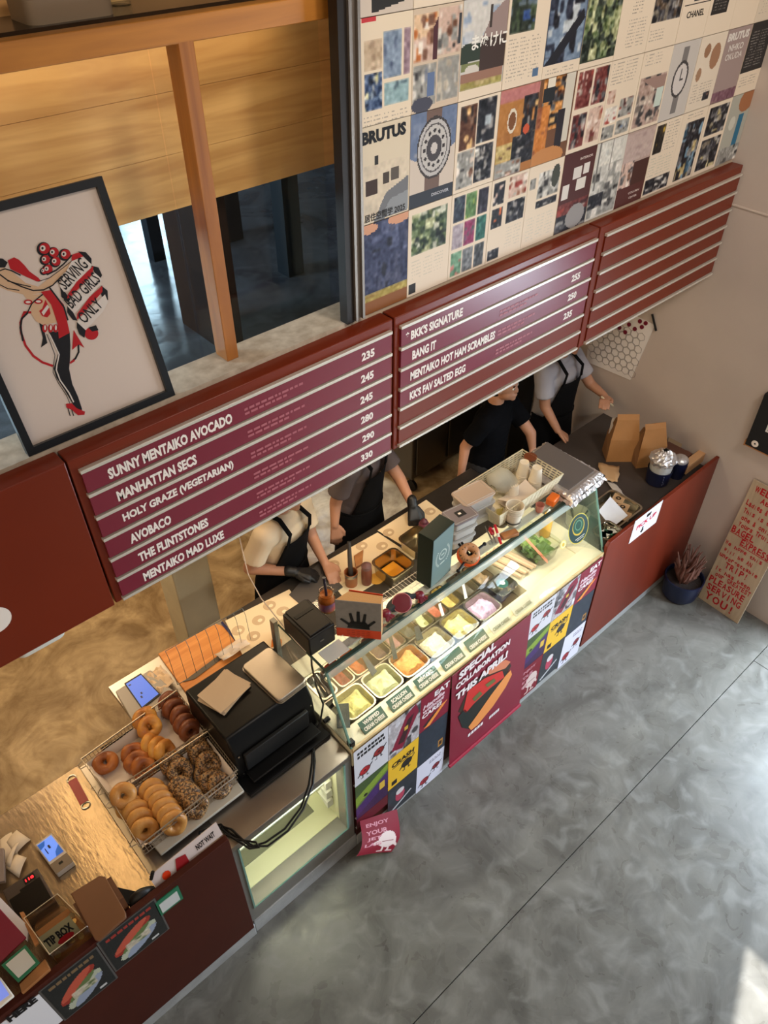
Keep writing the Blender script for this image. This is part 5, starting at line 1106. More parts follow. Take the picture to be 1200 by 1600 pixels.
def face(t, P, a, b_, c, d, name, m, up=.001):
    q = lambda u, v: mix(mix(P[0], P[1], u), mix(P[3], P[2], u), v)+Vector((0, 0, up))
    return MB().prism([q(a, b_), q(c, b_), q(c, d), q(a, d)], (0, 0, .001)).build(name, m, t, smooth=0), q
t, P = device('card_terminal', 'cream card terminal with a lit blue screen on the cash desk', 'payment terminal', [(54, 1320), (80, 1301), (115, 1346), (88, 1366)], ZC+.035, .035, mat('terminal_cream', (206, 196, 180), .4))
f_, q = face(t, P, .08, .06, .92, .62, 'screen', mat('terminal_screen', (92, 132, 226), .4, emit=.9)); 
MB().prism([q(.08, .08), q(.5, .08), q(.35, .2), q(.08, .24)], (0, 0, .0015)).build('screen_patch', mat('screen_blue', (20, 90, 180), .4, emit=.5), t); MB().prism([q(.92, .62), q(.92, .38), q(.6, .5), q(.5, .62)], (0, 0, .0015)).build('screen_patch', MATS['screen_blue'], t)
MB().prism([q(.25, .28), q(.30, .26), q(.30, .44), q(.25, .44)], (0, 0, .002)).build('screen_digit', M_navy, t); MB().prism([q(.45, .24), q(.56, .24), q(.56, .34), q(.45, .34)], (0, 0, .002)).build('screen_digit', M_navy, t)
face(t, P, .0, .70, 1, 1.0, 'keypad_end', mat('terminal_brown', (120, 104, 88), .4)); face(t, P, .38, .80, .6, .86, 'slot', M_black, .0025)
t, P = device('card_reader', 'dark grey payment machine with red lit digits near the left edge', 'payment machine', [(3, 1392), (58, 1356), (88, 1408), (30, 1450)], ZC+.05, .05, mat('reader_grey', (70, 58, 52), .35))
face(t, P, .06, .30, .46, .96, 'key_panel', mat('reader_black', (14, 12, 12), .25)); face(t, P, .38, .24, .94, .94, 'glass_panel', MATS['reader_black'], .0015)
q = lambda u, v: mix(mix(P[0], P[1], u), mix(P[3], P[2], u), v)+Vector((0, 0, .002))
MB().prism([q(.56, .05), q(.86, .05), q(.86, .2), q(.56, .2)], (0, 0, .001)).build('digit_window', M_black, t)
mb = MB(); U = (P[1]-P[0]).normalized(); Vv = Vector((0, 0, 1)).cross(U); mb.text('118', q(.60, .17), U, Vv, .032, .012, bold=.03, off=.002); mb.build('digits', mat('red_led', (255, 30, 40), .5, emit=3), t, smooth=0)
def papers(pts, label, group, z=ZC):
    for k, (px, lb) in enumerate(pts):
        P = [Zp(*p, z+.003+.004*k) for p in px]
        def f(u, v, P=P, k=k): p = mix(mix(P[0], P[1], u), mix(P[3], P[2], u), v); return tuple(p+Vector((0, 0, .008*math.sin(PI*u)*(.5+k*.3))))
        o = MB().grid(f, 6, 2).build('receipt', mat('receipt_paper', (224, 208, 186), .7), solid=.0004, smooth=60); tag(o, lb, 'receipt', group)
papers([([(0, 1312), (18, 1300), (30, 1340), (0, 1352)], 'long curled receipt lowest in the heap at the left edge'), ([(10, 1316), (26, 1297), (48, 1312), (24, 1336)], 'cream receipt pointing right at the top of the heap by the card terminal'),
        ([(8, 1356), (24, 1334), (42, 1340), (30, 1372)], 'cream receipt curling down toward the payment machine'), ([(8, 1352), (24, 1318), (30, 1316), (16, 1356)], 'narrow rolled receipt standing across the heap')], '', 'receipts on the cash desk')
o = MB().prism([Zp(*p, ZC+.03) for p in ((-20, 1330), (8, 1328), (10, 1380), (-20, 1385))], (0, 0, .02)).build('grey_holder', mat('holder_grey', (130, 116, 110), .4), bevel=.003); tag(o, 'grey metal holder cut by the left edge of the picture', 'holder')
# magenta folder, tip box, wooden stands
t = thing('maroon_menu', 'thick maroon menu leaning at the left edge with white pages', 'menu', (-.45, 1.62, 1.0))
A_ = [Zp(-30, 1385, 1.16), Zp(0, 1398, 1.16), Zp(44, 1455, 1.10), Zp(38, 1470, 1.10)]
P = [Zp(-40, 1400, 1.15), Zp(0, 1420, 1.13), Zp(42, 1466, 1.10), Zp(0, 1506, 1.06), Zp(-40, 1520, 1.04)]
MB().prism(P, (0, 0, .008)).build('cover', mat('maroon_cover', (128, 14, 44), .4), t, bevel=.002)
P = [Zp(-40, 1380, 1.14), Zp(0, 1402, 1.12), Zp(45, 1448, 1.10), Zp(42, 1470, 1.09), Zp(0, 1424, 1.12), Zp(-40, 1402, 1.14)]
MB().prism([p-Vector((0, 0, .012)) for p in P], (0, 0, .012)).build('pages', mat('page_white', (206, 200, 200), .7), t)
MB().prism([Zp(*p, 1.0) for p in ((-30, 1420), (30, 1450), (-5, 1490), (-40, 1490))], (0, 0, .06)).build('stand', M_black, t)
M_ply = wood('light_plywood', (150, 96, 52), (186, 128, 76), 'X', .5)
t = thing('tip_box', 'clear acrylic tip box on a wooden base, reading TIP BOX, with coins and notes', 'tip box', (-.2, 1.65, ZC))
tb = [Vector((-.325, 1.50, 0)), Vector((-.105, 1.50, 0)), Vector((-.105, 1.66, 0)), Vector((-.325, 1.66, 0))]
BX = [Zp(*p, 1.10) for p in ((40, 1438), (92, 1400), (141, 1448), (80, 1494))]
mb = MB()
zt_ = 1.12; zb_ = .985
def bxp(p, z): return Vector((p.x, p.y, z))
for i in range(4):
    a, b_ = BX[i], BX[(i+1) % 4]; MB().add([bxp(a, zb_), bxp(b_, zb_), bxp(b_, zt_), bxp(a, zt_)], [(0, 1, 2, 3)]).build('side_pane', glass_mat('acrylic', (.86, .84, .78)), t, solid=.003)
MB().tube([bxp(p, zt_) for p in BX], .0022, 5, closed=True).build('top_edge', mat('bright_edge', (220, 200, 170), .2), t)
MB().prism([bxp(p, zb_-.05) for p in BX], (0, 0, .05)).build('base', M_ply, t, bevel=.002)
rn = random.Random(2); cc = sum(BX, Vector())/4
for k in range(22):
    p = cc+Vector((rn.uniform(-.05, .05), rn.uniform(-.05, .05), 0)); MB().lathe([(.012, 0), (.012, .002)], (p.x, p.y, zb_+.004+.004*rn.random()*4), 10, M=axes((rn.uniform(-.6, .6), rn.uniform(-.6, .6), 1))).build('coin', mat('coin', (206, 170, 110), .3, .9), t)
crm = MB().grid(lambda u, v: tuple(cc+Vector(((u-.5)*.09, (v-.5)*.06, zb_-cc.z+.03+.02*math.sin(5*u+3*v)))), 5, 5).build('bank_note', mat('note_cream', (196, 188, 150), .7), t, solid=.0005)
F0, F1 = BX[3], BX[2]; U = (F1-F0).normalized(); Lf = (F1-F0).length; Vt = Vector((-.1, .72, .69)).normalized(); pc_ = Zp(93, 1462, 1.05); oo = pc_-U*Lf*.42-Vt*.035; nt_ = U.cross(Vt).normalized()
MB().prism([oo, oo+U*Lf*.84, oo+U*Lf*.84+Vt*.075, oo+Vt*.075], nt_*-.002).build('label_plate', mat('note_cream2', (150, 142, 104), .6), t)
mb = MB(); mb.text('TIP BOX', oo+U*.08*Lf+Vt*.022, U, Vt, Lf*.68, .034, bold=.05, off=.001, col=tuple(lin((26, 22, 20)))); 
mb.poly([oo+nt_*.002+U*(Lf*.5+.030*math.cos(k*PI/8))+Vt*(.014+.013*math.sin(k*PI/8)) for k in range(16)], 0, tuple(lin((150, 20, 26)))); mb.build('lettering', M_gloss, t, smooth=0)
o = MB().prism([Zp(*p, 1.09) for p in ((32, 1428), (38, 1426), (62, 1474), (56, 1480))], (0, 0, .012)).build('wooden_lath', M_ply); tag(o, 'thin wooden lath standing left of the tip box', 'lath'); 
P = [Zp(*p, 1.14) for p in ((110, 1396), (155, 1368), (164, 1369), (196, 1425), (197, 1433), (155, 1470), (148, 1468))]
t = thing('brown_board', 'plain brown board with rounded corners beside the tip box', 'board', (0, 1.6, ZC)); MB().prism(P[::-1], (0, 0, -.012)).build('board', mat('brown_mdf', (112, 72, 42), .5, var=.06), t, bevel=.003)
MB().box(-.09, .06, 1.50, 1.60, ZC, 1.125).build('stand', mat('stand_brown', (96, 56, 30), .5), t)
t = thing('black_pouch', 'black pouch with a stub handle propped behind the dark panel', 'pouch', Zp(215, 1410, ZC))
P = [Zp(*p, 1.06) for p in ((192, 1392), (232, 1372), (248, 1392), (205, 1424))]
def f(u, v):
    p = mix(mix(P[0], P[1], u), mix(P[3], P[2], u), v); return tuple(p+Vector((0, 0, -.10+.10*math.sin(PI*min(1, v*1.2))**.5*(.6+.4*math.sin(PI*u)))))
MB().grid(f, 10, 8).build('bag', mat('black_nylon', (30, 28, 26), .5, bump=.3, bscale=20), t, solid=.004, smooth=60); MB().tube([Zp(236, 1374, 1.07), Zp(239, 1362, 1.10)], .007, 8).build('handle', M_black, t)
MB().cbox(Zp(187, 1400, 1.03), (.05, .10, .02), axes((0.3, -.2, 1))).build('flap', M_black, t)
t = thing('green_stand_sign', 'green bordered sign with a blank white card on a wooden block at lower left', 'sign', (-.36, 1.5, 1.045))
P = [Zp(*p, 1.10) for p in ((2, 1508), (40, 1476), (62, 1504), (28, 1535))]; MB().prism([p-Vector((0, 0, .004)) for p in P], (0, 0, .004)).build('frame', MATS['sign_green'], t)
c = sum(P, Vector())/4; MB().prism([mix(p, c, .22)+Vector((0, 0, .0005)) for p in P], (0, 0, .001)).build('card', mat('pale_card_grey', (196, 198, 196), .5), t)
P = [Zp(*p, 1.06) for p in ((30, 1538), (70, 1498), (78, 1514), (34, 1552))]; MB().prism([p-Vector((0, 0, .03)) for p in P], (0, 0, .03)).build('block', M_ply, t, bevel=.002)
MB().cbox(Zp(30, 1512, 1.04), (.05, .05, .10)).build('support', M_ply, t)
t, P = device('white_tablet', 'white tablet with a blue screen cut by the left edge at the bottom', 'tablet', [(-30, 1530), (0, 1526), (22, 1556), (-20, 1590)], 1.08, .012, M_white); face(t, P, .1, .1, .9, .85, 'screen', mat('tablet_screen', (120, 140, 226), .4, emit=.6))
MB().box(-.56, -.44, 1.50, 1.58, ZC, 1.066).build('stand', M_black, t)

# ---------------------------------------------------------------- cables
o = MB().tube([Zp(*p, z) for p, z in (((486, 1018), 1.385), ((487, 1040), 1.25), ((495, 1075), 1.15), ((505, 1100), 1.05), ((500, 1130), .98), ((489, 1150), .93))] + [Zp(*p, .918) for p in ((488, 1190), (483, 1225), (470, 1262), (445, 1295), (415, 1316), (396, 1322), (378, 1312), (360, 1302), (345, 1288), (330, 1292), (318, 1306))], .0048, 7).build('black_cable', M_black, smooth=60); tag(o, 'black cable from the printer over the steel counter to the coil', 'cable')
o = MB().tube([Zp(*p, .924) for p in ((488, 1150), (492, 1190), (489, 1225), (474, 1264), (450, 1298), (418, 1322), (390, 1322), (362, 1296), (345, 1290), (352, 1304), (372, 1312), (400, 1316), (405, 1324), (390, 1326), (365, 1310), (350, 1298), (335, 1288), (322, 1296), (312, 1300), (310, 1314))], .0048, 7).build('coiled_cable', M_black, smooth=60); tag(o, 'second black cable bundled in loops at the counter edge above the fridge', 'cable')
o = MB().tube([Zp(*p, z) for p, z in (((374, 840), 1.6), ((379, 862), 1.55), ((388, 898), 1.5), ((408, 935), 1.45), ((440, 975), 1.41), ((462, 1002), 1.40), ((478, 1018), 1.395), ((492, 1020), 1.395), ((492, 1008), 1.41))], .0028, 7).build('white_cable', mat('white_cable', (196, 180, 164), .5), smooth=60); tag(o, 'thin white cable hanging from the menu board to the printer', 'cable')

# ---------------------------------------------------------------- things on the glass shelf
ZG = ZS+.009
t = thing('receipt_printer', 'black receipt printer on the left end of the glass shelf', 'printer', (1.2, 1.83, ZG))
MB().box(1.135, 1.275, 1.735, 1.925, ZG, ZG+.115).build('body', mat('printer_black', (24, 21, 18), .4, spec=.3), t, bevel=.006)
MB().box(1.150, 1.262, 1.745, 1.925, ZG+.115, ZG+.121).build('cover', mat('printer_cover', (34, 30, 26), .4, spec=.3), t, bevel=.003)
MB().box(1.160, 1.254, 1.855, 1.873, ZG+.1205, ZG+.1235).build('paper_slot', M_black, t); MB().box(1.19, 1.21, 1.731, 1.736, ZG+.06, ZG+.066).build('mark', M_grey, t)
t = thing('paperback_book', 'standing book with a black hand on a grey and orange cover', 'book', (1.36, 1.70, ZG))
a, b_ = Vector((1.295, 1.752, ZG)), Vector((1.425, 1.603, ZG)); U = (b_-a).normalized(); n_ = U.cross(Vector((0, 0, 1))); L_ = (b_-a).length
up = Vector((0, 0, 1)); Hb = .235
mb = MB().prism([a, b_, b_+up*Hb, a+up*Hb], n_*-.003); 
# cover side facing the camera
nn = n_ if n_.dot(CAM-a) > 0 else -n_
MATc = mat('book_grey', (128, 122, 116), .5, var=.08, vscale=40)
cov = mb.build('front_cover', MATc, t)
MB().prism([a+nn*.0005+up*.0, b_+nn*.0005, b_+nn*.0005+up*.055, a+nn*.0005+up*.055], nn*.0006).build('orange_band', mat('book_orange', (206, 66, 20), .5), t)
bk = -nn; MB().prism([a+bk*.004, a+bk*.06+U*.05, b_+bk*.05, b_+bk*.004], up*(Hb-.004)).build('pages', mat('page_edges', (206, 160, 104), .7, bump=.3, bscale=200), t)
MB().prism([a+bk*.064+U*.05, b_+bk*.054, b_+bk*.054+up*Hb, a+bk*.064+U*.05+up*Hb], bk*.003).build('back_cover', MATS['book_orange'], t)
hd = MB(); hc = a+U*(L_*.5)+nn*.0022+up*.062
def hp(x, y): return hc+U*(x*1.25)+up*(y*1.3)
def hpoly(pts): hd.poly([hp(x, y) for x, y in pts])
hpoly([(-.040, 0), (.040, 0), (.036, .02), (.026, .036), (-.026, .036), (-.036, .02)])
for x0, y0, x1, y1, w_ in ((-.032, .018, -.062, .044, .006), (-.02, .03, -.028, .076, .006), (0, .034, 0, .088, .0065), (.018, .032, .024, .078, .006), (.032, .016, .058, .046, .006)):
    d = Vector((x1-x0, y1-y0)); s_ = Vector((-d.y, d.x)).normalized()*w_; hpoly([(x0-s_.x, y0-s_.y), (x0+s_.x, y0+s_.y), (x1+s_.x*.8, y1+s_.y*.8), (x1-s_.x*.8, y1-s_.y*.8)])
hd.build('printed_hand', M_black, t, smooth=0)
mb = MB(); 
for r in range(3): 
    for q in range(5): mb.quad(*[a+nn*.0018+U*(.045+.022*q+x)+up*(.018+.012*r+z) for x, z in ((0, 0), (.016, 0), (.016, .003), (0, .003))])
mb.build('small_print', mat('dark_orange', (150, 40, 16), .5), t, smooth=0)
# peanut butter jar with knife
p = Zp(504, 950, ZG); p = Vector((1.36, 1.90, ZG))
t = thing('peanut_butter_jar', 'open jar of peanut butter with a black handled knife stuck in', 'jar', p); t.scale = (1.22, 1.22, 1.2)
MB().lathe([(.036, 0), (.040, .008), (.040, .085), (.034, .10), (.034, .118), (.031, .118), (.031, .02)], p, 22, cap=False).build('jar', glass_mat('jar_clear', (.9, .86, .8)), t)
MB().lathe([(.0, .004), (.036, .004), (.037, .07), (.030, .10), (.012, .092), (.0, .088)], p, 18).build('peanut_butter', mat('peanut_butter', (168, 96, 36), .4, bump=.5, bscale=60), t)
MB().lathe([(.0405, .02), (.0405, .065)], p, 22, cap=False).build('label', mat('jar_label', (60, 70, 130), .4, c2=(206, 80, 60), vscale=14), t)
MB().tube([p+Vector((0, 0, .08)), p+Vector((.0, .01, .20))], [.006, .008], 8).build('knife_handle', mat('navy_handle', (18, 22, 44), .35), t)
o = MB().box(1.17, 1.285, 1.652, 1.728, ZG+.001, ZG+.005).build('white_card', M_white); tag(o, 'white card lying in front of the receipt printer at the shelf corner', 'card')
# wire cooling grid on the shelf
t = thing('wire_grid', 'flat white wire grid lying on the glass shelf under the toys', 'grid', (1.6, 1.8, ZG))
for k in range(34):
    x = 1.31+.020*k; MB().tube([(x, 1.66, ZG+.006), (x, 1.80, ZG+.006)], .0008, 4).build('wire', M_rail, t)
for k in range(3): MB().tube([(1.30, 1.67+.06*k, ZG+.008), (1.97, 1.67+.06*k, ZG+.008)], .0013, 4).build('cross_wire', M_rail, t)
# toy figure with maroon hands
def toy(px, lab, body, face_, hand, bag=None):
    c = Zp(*px, ZG+.04); t = thing('toy_figure', lab, 'toy', Vector((c.x, c.y, ZG)))
    return c, t
c, t = toy((628, 942), 'toy figure with a round maroon face, dark body and maroon hands lying on the grid', 0, 0, 0)
cam_d = (CAM-c).normalized()
MB().ell(c+Vector((0, .02, -.012)), (.075, .034, .030)).build('body', mat('toy_slate', (38, 46, 50), .6), t)
MB().lathe([(.0, .0), (.044, 0), (.046, .006), (.038, .012), (0, .013)], c+cam_d*.012, 20, M=axes(cam_d)).build('face', mat('toy_maroon', (112, 22, 40), .4), t)
MB().torus(c+cam_d*.018, .043, .003, axes(cam_d), 22, 6).build('face_rim', mat('toy_pink', (196, 130, 130), .5), t)
for s_, px in ((-1, (603, 958)), (1, (655, 930))):
    h = Zp(*px, ZG+.03); MB().ell(h, (.026, .022, .018)).build('hand', MATS['toy_maroon'], t)
    for k in range(4): MB().tube([h, h+Vector((-.020+.014*k, -.034, -.012))], [.009, .007], 7).build('finger', MATS['toy_maroon'], t)
    MB().tube([c+Vector((s_*.04, .01, 0)), h], [.014, .010], 8).build('arm', MATS['toy_slate'], t)
# green gift box
t = thing('green_box', 'tall dark green presentation box with a pale laurel crest standing on the shelf', 'box', (1.86, 1.70, ZG))
P = [Vector((1.783, 1.755, ZG)), Vector((1.795, 1.672, ZG)), Vector((1.955, 1.697, ZG)), Vector((1.943, 1.780, ZG))]
MB().prism(P, (0, 0, .315)).build('carton', mat('bottle_green', (14, 34, 28), .45, spec=.25), t, bevel=.0015)
U = (P[2]-P[1]).normalized(); N2 = U.cross(Vector((0, 0, 1))); N2 = N2 if N2.y < 0 else -N2
fo = P[1]+N2*.0012; MB().prism([fo+U*.002, fo+U*.158, fo+U*.158+up*.312, fo+U*.002+up*.312], N2*.0004).build('front_face', mat('grey_green_face', (92, 118, 116), .35), t)
mb = MB(); cc = fo+U*.08+up*.165+N2*.002; M_crest = mat('crest_silver', (196, 206, 196), .4)
for r0, a0, a1 in ((.046, 2.3, 4.2), (.046, -1.0, .9)):
    k0 = 10
    for k in range(k0):
        q0, q1 = a0+(a1-a0)*k/k0, a0+(a1-a0)*(k+.6)/k0
        mb.quad(*[cc+U*(r*math.cos(q))+up*(r*1.15*math.sin(q)) for r, q in ((r0, q0), (r0+.010, q0+.08), (r0+.012, q1+.05), (r0, q1))])
for k in range(20):
    q0 = k*PI/10; mb.quad(*[cc+U*(r*math.cos(q))+up*(.008+r*math.sin(q)) for r, q in ((.024, q0), (.030, q0), (.030, q0+PI/10), (.024, q0+PI/10))])
mb.quad(*[cc+U*x+up*y for x, y in ((-.018, -.05), (.018, -.05), (.018, -.042), (-.018, -.042))]); mb.quad(*[cc+U*x+up*y for x, y in ((-.012, .004), (.012, .004), (.012, .012), (-.012, .012))])
mb.build('crest', M_crest, t, smooth=0)
# bagel toy
c = Zp(733, 868, ZG+.03); t = thing('bagel_toy', 'toy sesame bagel with an orange filling and black limbs on the shelf', 'toy', Vector((c.x, c.y, ZG)))
MB().torus(c+Vector((0, 0, .016)), .034, .020, axes((-.2, -.45, .9)), 26, 12, wob=.04, seed=3).build('bagel_top', BG['seed'] if False else bagel_mat('toy_bagel', (170, 116, 72), (190, 140, 96), spk=.12), t, smooth=180)
MB().torus(c+Vector((0, .004, -.004)), .040, .017, axes((-.2, -.45, .9)), 24, 8, wob=.10, seed=5).build('orange_filling', mat('toy_orange', (220, 86, 24), .4), t, smooth=180)
for px, q in (((716, 838), .05), ((757, 850), .04), ((716, 892), .0), ((706, 838), .05)): 
    h = Zp(*px, ZG+.012+q*.5); MB().tube([c, h], [.007, .006], 8).build('limb', M_black, t); MB().ell(h, .010).build('shoe', M_black, t)
# stacked lidded containers
M_tub = glass_mat('tub_clear', (.86, .85, .84)); M_tubl = mat('tub_lid_grey', (150, 146, 150), .25, alpha=.8); M_frost = mat('frosted_tub', (206, 204, 198), .3, alpha=.55)
def tub(c, sx, sy, h, rz, lab, lid, fill, grp):
    t = thing('lidded_container', lab, 'container', c, rz, grp)
    MB().rbox((0, 0, 0), sx, sy, h, .02, taper=.88).build('tub', M_frost, t, bevel=.002, local=True); MB().rbox((0, 0, h), sx*1.05, sy*1.05, .010, .022).build('lid', lid, t, bevel=.003, local=True)
    MB().rbox((0, 0, .004), sx*.84, sy*.84, h*.7, .018).build('contents', fill, t, local=True); MB().tube([(ax*sx*.44, ay*sy*.44, h+.0105) for ax, ay in ((1, 1), (-1, 1), (-1, -1), (1, -1))], .002, 5, closed=True).build('lid_ridge', M_frost, t, local=True)
    return t
M_f1 = mat('fill_white', (206, 200, 190), .6); M_f2 = mat('fill_brown', (126, 88, 66), .6)
c = Vector((2.125, 1.82, ZG))
for k, z in enumerate((0, .06, .12)):
    tt = tub(Vector((c.x+.004*k, c.y, ZG+z)), .15, .115, .044, -.15, ['lowest', 'middle', 'topmost'][k]+' clear container of the front stack right of the green box', M_frost if k < 2 else mat('grey_lid', (120, 112, 116), .3), M_f1, 'front stack of lidded containers')
p = c+Vector((.008, 0, .1745-.01)); o = MB().cbox(Vector((0, 0, .0555)), (.05, .04, .001)).build('lid_label', M_navy, tt, local=True); MB().cbox(Vector((-.005, 0, .0565)), (.015, .012, .001)).build('label_mark', M_ink, tt, local=True)
c2v = Vector((2.30, 1.875, ZG))
for k, z in enumerate((0, .06, .12)):
    tub(Vector((c2v.x-.006*k, c2v.y+.002*k, ZG+z)), .19, .125, .05, -.12, ['lowest', 'middle', 'topmost'][k]+' container of the rear stack with a pale lid, beside the cup basket', M_frost if k < 2 else mat('peach_lid', (200, 178, 160), .3, alpha=.6), M_f2 if k else M_f1, 'rear stack of lidded containers')
# white woven basket of cups
bc = Vector((2.565, 1.86, ZG)); sx, sy, hh_ = .50, .28, .11
t = thing('cup_basket', 'off-white woven basket full of paper cups on the glass shelf', 'basket', bc, .0)
M_weave = mat('woven_cream', (206, 196, 166), .7, bump=.6, bscale=90)
mb = MB()
def wall(z0, z1, k0, k1):
    pts0 = [(ax*sx/2*k0, ay*sy/2*k0, z0) for ax, ay in ((-1, -1), (1, -1), (1, 1), (-1, 1))]; pts1 = [(ax*sx/2*k1, ay*sy/2*k1, z1) for ax, ay in ((-1, -1), (1, -1), (1, 1), (-1, 1))]
    return pts0, pts1
p0, p1 = wall(.004, hh_, .86, 1)
for r in range(9):
    f_ = r/8; MB().tube([mix(Vector(a), Vector(b_), f_) for a, b_ in zip(p0, p1)], .0048, 6, closed=True).build('weave_band', M_weave, t, local=True)
for i in range(4):
    n = 14 if i % 2 == 0 else 8
    for k in range(n):
        a = mix(Vector(p0[i]), Vector(p0[(i+1) % 4]), k/n); b_ = mix(Vector(p1[i]), Vector(p1[(i+1) % 4]), k/n); MB().tube([a*1.0+Vector((0, 0, 0)), b_], .004, 5).build('stake', M_weave, t, local=True)
MB().box(-sx*.43, sx*.43, -sy*.43, sy*.43, .002, .008).build('bottom', M_weave, t, local=True)
M_cup = mat('white_paper_cup', (226, 216, 196), .55)
def cupstack(c, r, n, h, lab, up_=True, lip=.007):
    t = thing('paper_cup_stack', lab, 'paper cups', c); H0 = h
    for k in range(n):
        z = lip*1.3*k
        if up_: prof = [(r*.72, z), (r, z+H0), (r*1.06, z+H0), (r*1.06, z+H0-.004), (r*.98, z+H0-.005)] if k < n-1 else [(r*.72, z), (r, z+H0), (r*1.06, z+H0+.001), (r*1.05, z+H0+.003), (r*.97, z+H0+.002), (r*.70, z+.004), (0, z+.004)]
        else: prof = [(r*1.06, z), (r*1.06, z+.004), (r, z+.004), (r*.74, z+H0), (r*.70, z+H0), (r*.69, z+H0-.005), (0, z+H0-.005)]
        MB().lathe(prof, (0, 0, 0), 22, cap=False).build('cup', M_cup, t, local=True, smooth=50)
    return t
cupstack(Vector((2.565, 1.845, ZG+.01)), .036, 3, .075, 'short upside down cup stack in the middle of the woven basket', False)
cupstack(Vector((2.71, 1.90, ZG+.01)), .034, 6, .085, 'taller rear upside down cup stack in the woven basket', False)
cupstack(Vector((2.725, 1.825, ZG+.01)), .035, 6, .085, 'tall front right upside down cup stack in the woven basket', False)
t = cupstack(Vector((2.425, 1.715, ZG)), .045, 5, .085, 'upright stack of open paper cups in front of the woven basket', True); MB().lathe([(.0405, .022), (.041, .032)], (0, 0, 0), 22, cap=False).build('print_band', mat('cup_print', (70, 64, 58), .6), t, local=True)
t = thing('bowl_lid_stack', 'stack of clear plastic bowls on edge at the back of the woven basket', 'bowls', (2.50, 1.90, ZG+.02))
for k in range(7): MB().lathe([(.02, 0), (.05, .012), (.066, .03), (.070, .031)], (-.03+.014*k, .0, .075), 22, M=axes((1, .1, .3)), cap=False).build('bowl', mat('bowl_clear', (214, 214, 204), .2, alpha=.5), t, local=True)
o = MB().box(2.47, 2.68, 1.765, 1.86, ZG+.020, ZG+.026).grid(lambda u, v: (2.46+.22*u, 1.755+.10*v, ZG+.06+.02*math.cos(3*u+2*v)), 8, 5).build('striped_paper', mat('striped_paper', (214, 200, 184), .7)); tag(o, 'creased white paper with dark stripes lining the front of the woven basket', 'paper')
for q in ((787, 770), (800, 776), (817, 780)): pass
c = Zp(848, 738, ZG+.10); o = MB().lathe([(.034, 0), (.036, .006), (.036, .012), (.030, .014), (0, .014)], (2.80, 1.93, ZG+.10), 20).build('brown_lid', mat('brown_cup_lid', (112, 60, 36), .4)); tag(o, 'brown round saucer behind the tall cup stacks', 'saucer')  # a round brown lid lying behind the cups
c = Zp(832, 806, ZG); t = thing('pink_cup', 'small pink glass cup beside the orange block on the shelf', 'cup', (2.60, 1.685, ZG)); MB().lathe([(.018, 0), (.024, .045), (.022, .045), (.017, .004), (0, .004)], (0, 0, 0), 16, cap=False).build('cup_wall', mat('pink_glass', (206, 130, 110), .3, alpha=.8), t, local=True); MB().lathe([(0, 0), (.018, 0), (.018, .004), (0, .004)], (0, 0, 0), 16).build('cup_base', MATS['pink_glass'], t, local=True)
o = MB().cbox((2.70, 1.68, ZG+.024), (.07, .05, .045), rz=.2).build('orange_block', mat('orange_plastic', (232, 110, 24), .4), bevel=.008); tag(o, 'bright orange plastic block at the front edge of the shelf', 'box')
# small tools
t = thing('red_peeler', 'red and white handled peeler leaning among small tools', 'peeler', Zp(778, 845, ZG)); a, b_ = Zp(773, 820, ZG+.05), Zp(783, 850, ZG+.006)
MB().tube([a, mix(a, b_, .45)], .007, 8).build('handle_top', mat('tool_red', (190, 26, 40), .35), t); MB().tube([mix(a, b_, .45), mix(a, b_, .65)], .0065, 8).build('handle_band', M_white, t); MB().tube([mix(a, b_, .65), b_], .007, 8).build('handle_bottom', MATS['tool_red'], t)
o = MB().torus(Zp(768, 830, ZG+.02), .016, .007, axes((.5, -.6, .6)), 18, 8).build('red_tape_roll', MATS['tool_red']); tag(o, 'small red roll left of the red peeler', 'roll')
t = thing('steel_tongs', 'small steel tongs lying beside the red peeler', 'tongs', Zp(765, 840, ZG)); 
for k in (0, 1): MB().tube([Zp(758+6*k, 822, ZG+.02), Zp(770+5*k, 848, ZG+.008)], [.003, .005], 6).build('arm', M_steel, t)
t = thing('sticky_tape', 'dark reel of tape lying beside the front cup stack', 'tape', Zp(783, 818, ZG)); MB().torus(Zp(783, 818, ZG+.01), .022, .010, None, 20, 8, flat=.8).build('reel', mat('tape_brown', (96, 84, 58), .4), t); MB().lathe([(.008, 0), (.008, .014)], Zp(783, 818, ZG+.006), 12).build('core', M_cream, t)
o = MB().cbox(Zp(796, 835, ZG+.012), (.09, .04, .02), rz=-.3).build('wooden_clip', M_ply, bevel=.003); tag(o, 'pale wooden block between the red peeler and the cup stack', 'block')
o = crumple([(775, 800), (786, 795), (784, 812), (776, 815)], ZG+.03, .02, 'yellow_ribbon', mat('yellow_ribbon', (206, 190, 110), .6), 'pale yellow ribbon hanging by the rear container stack', 'ribbon', 4, 2)
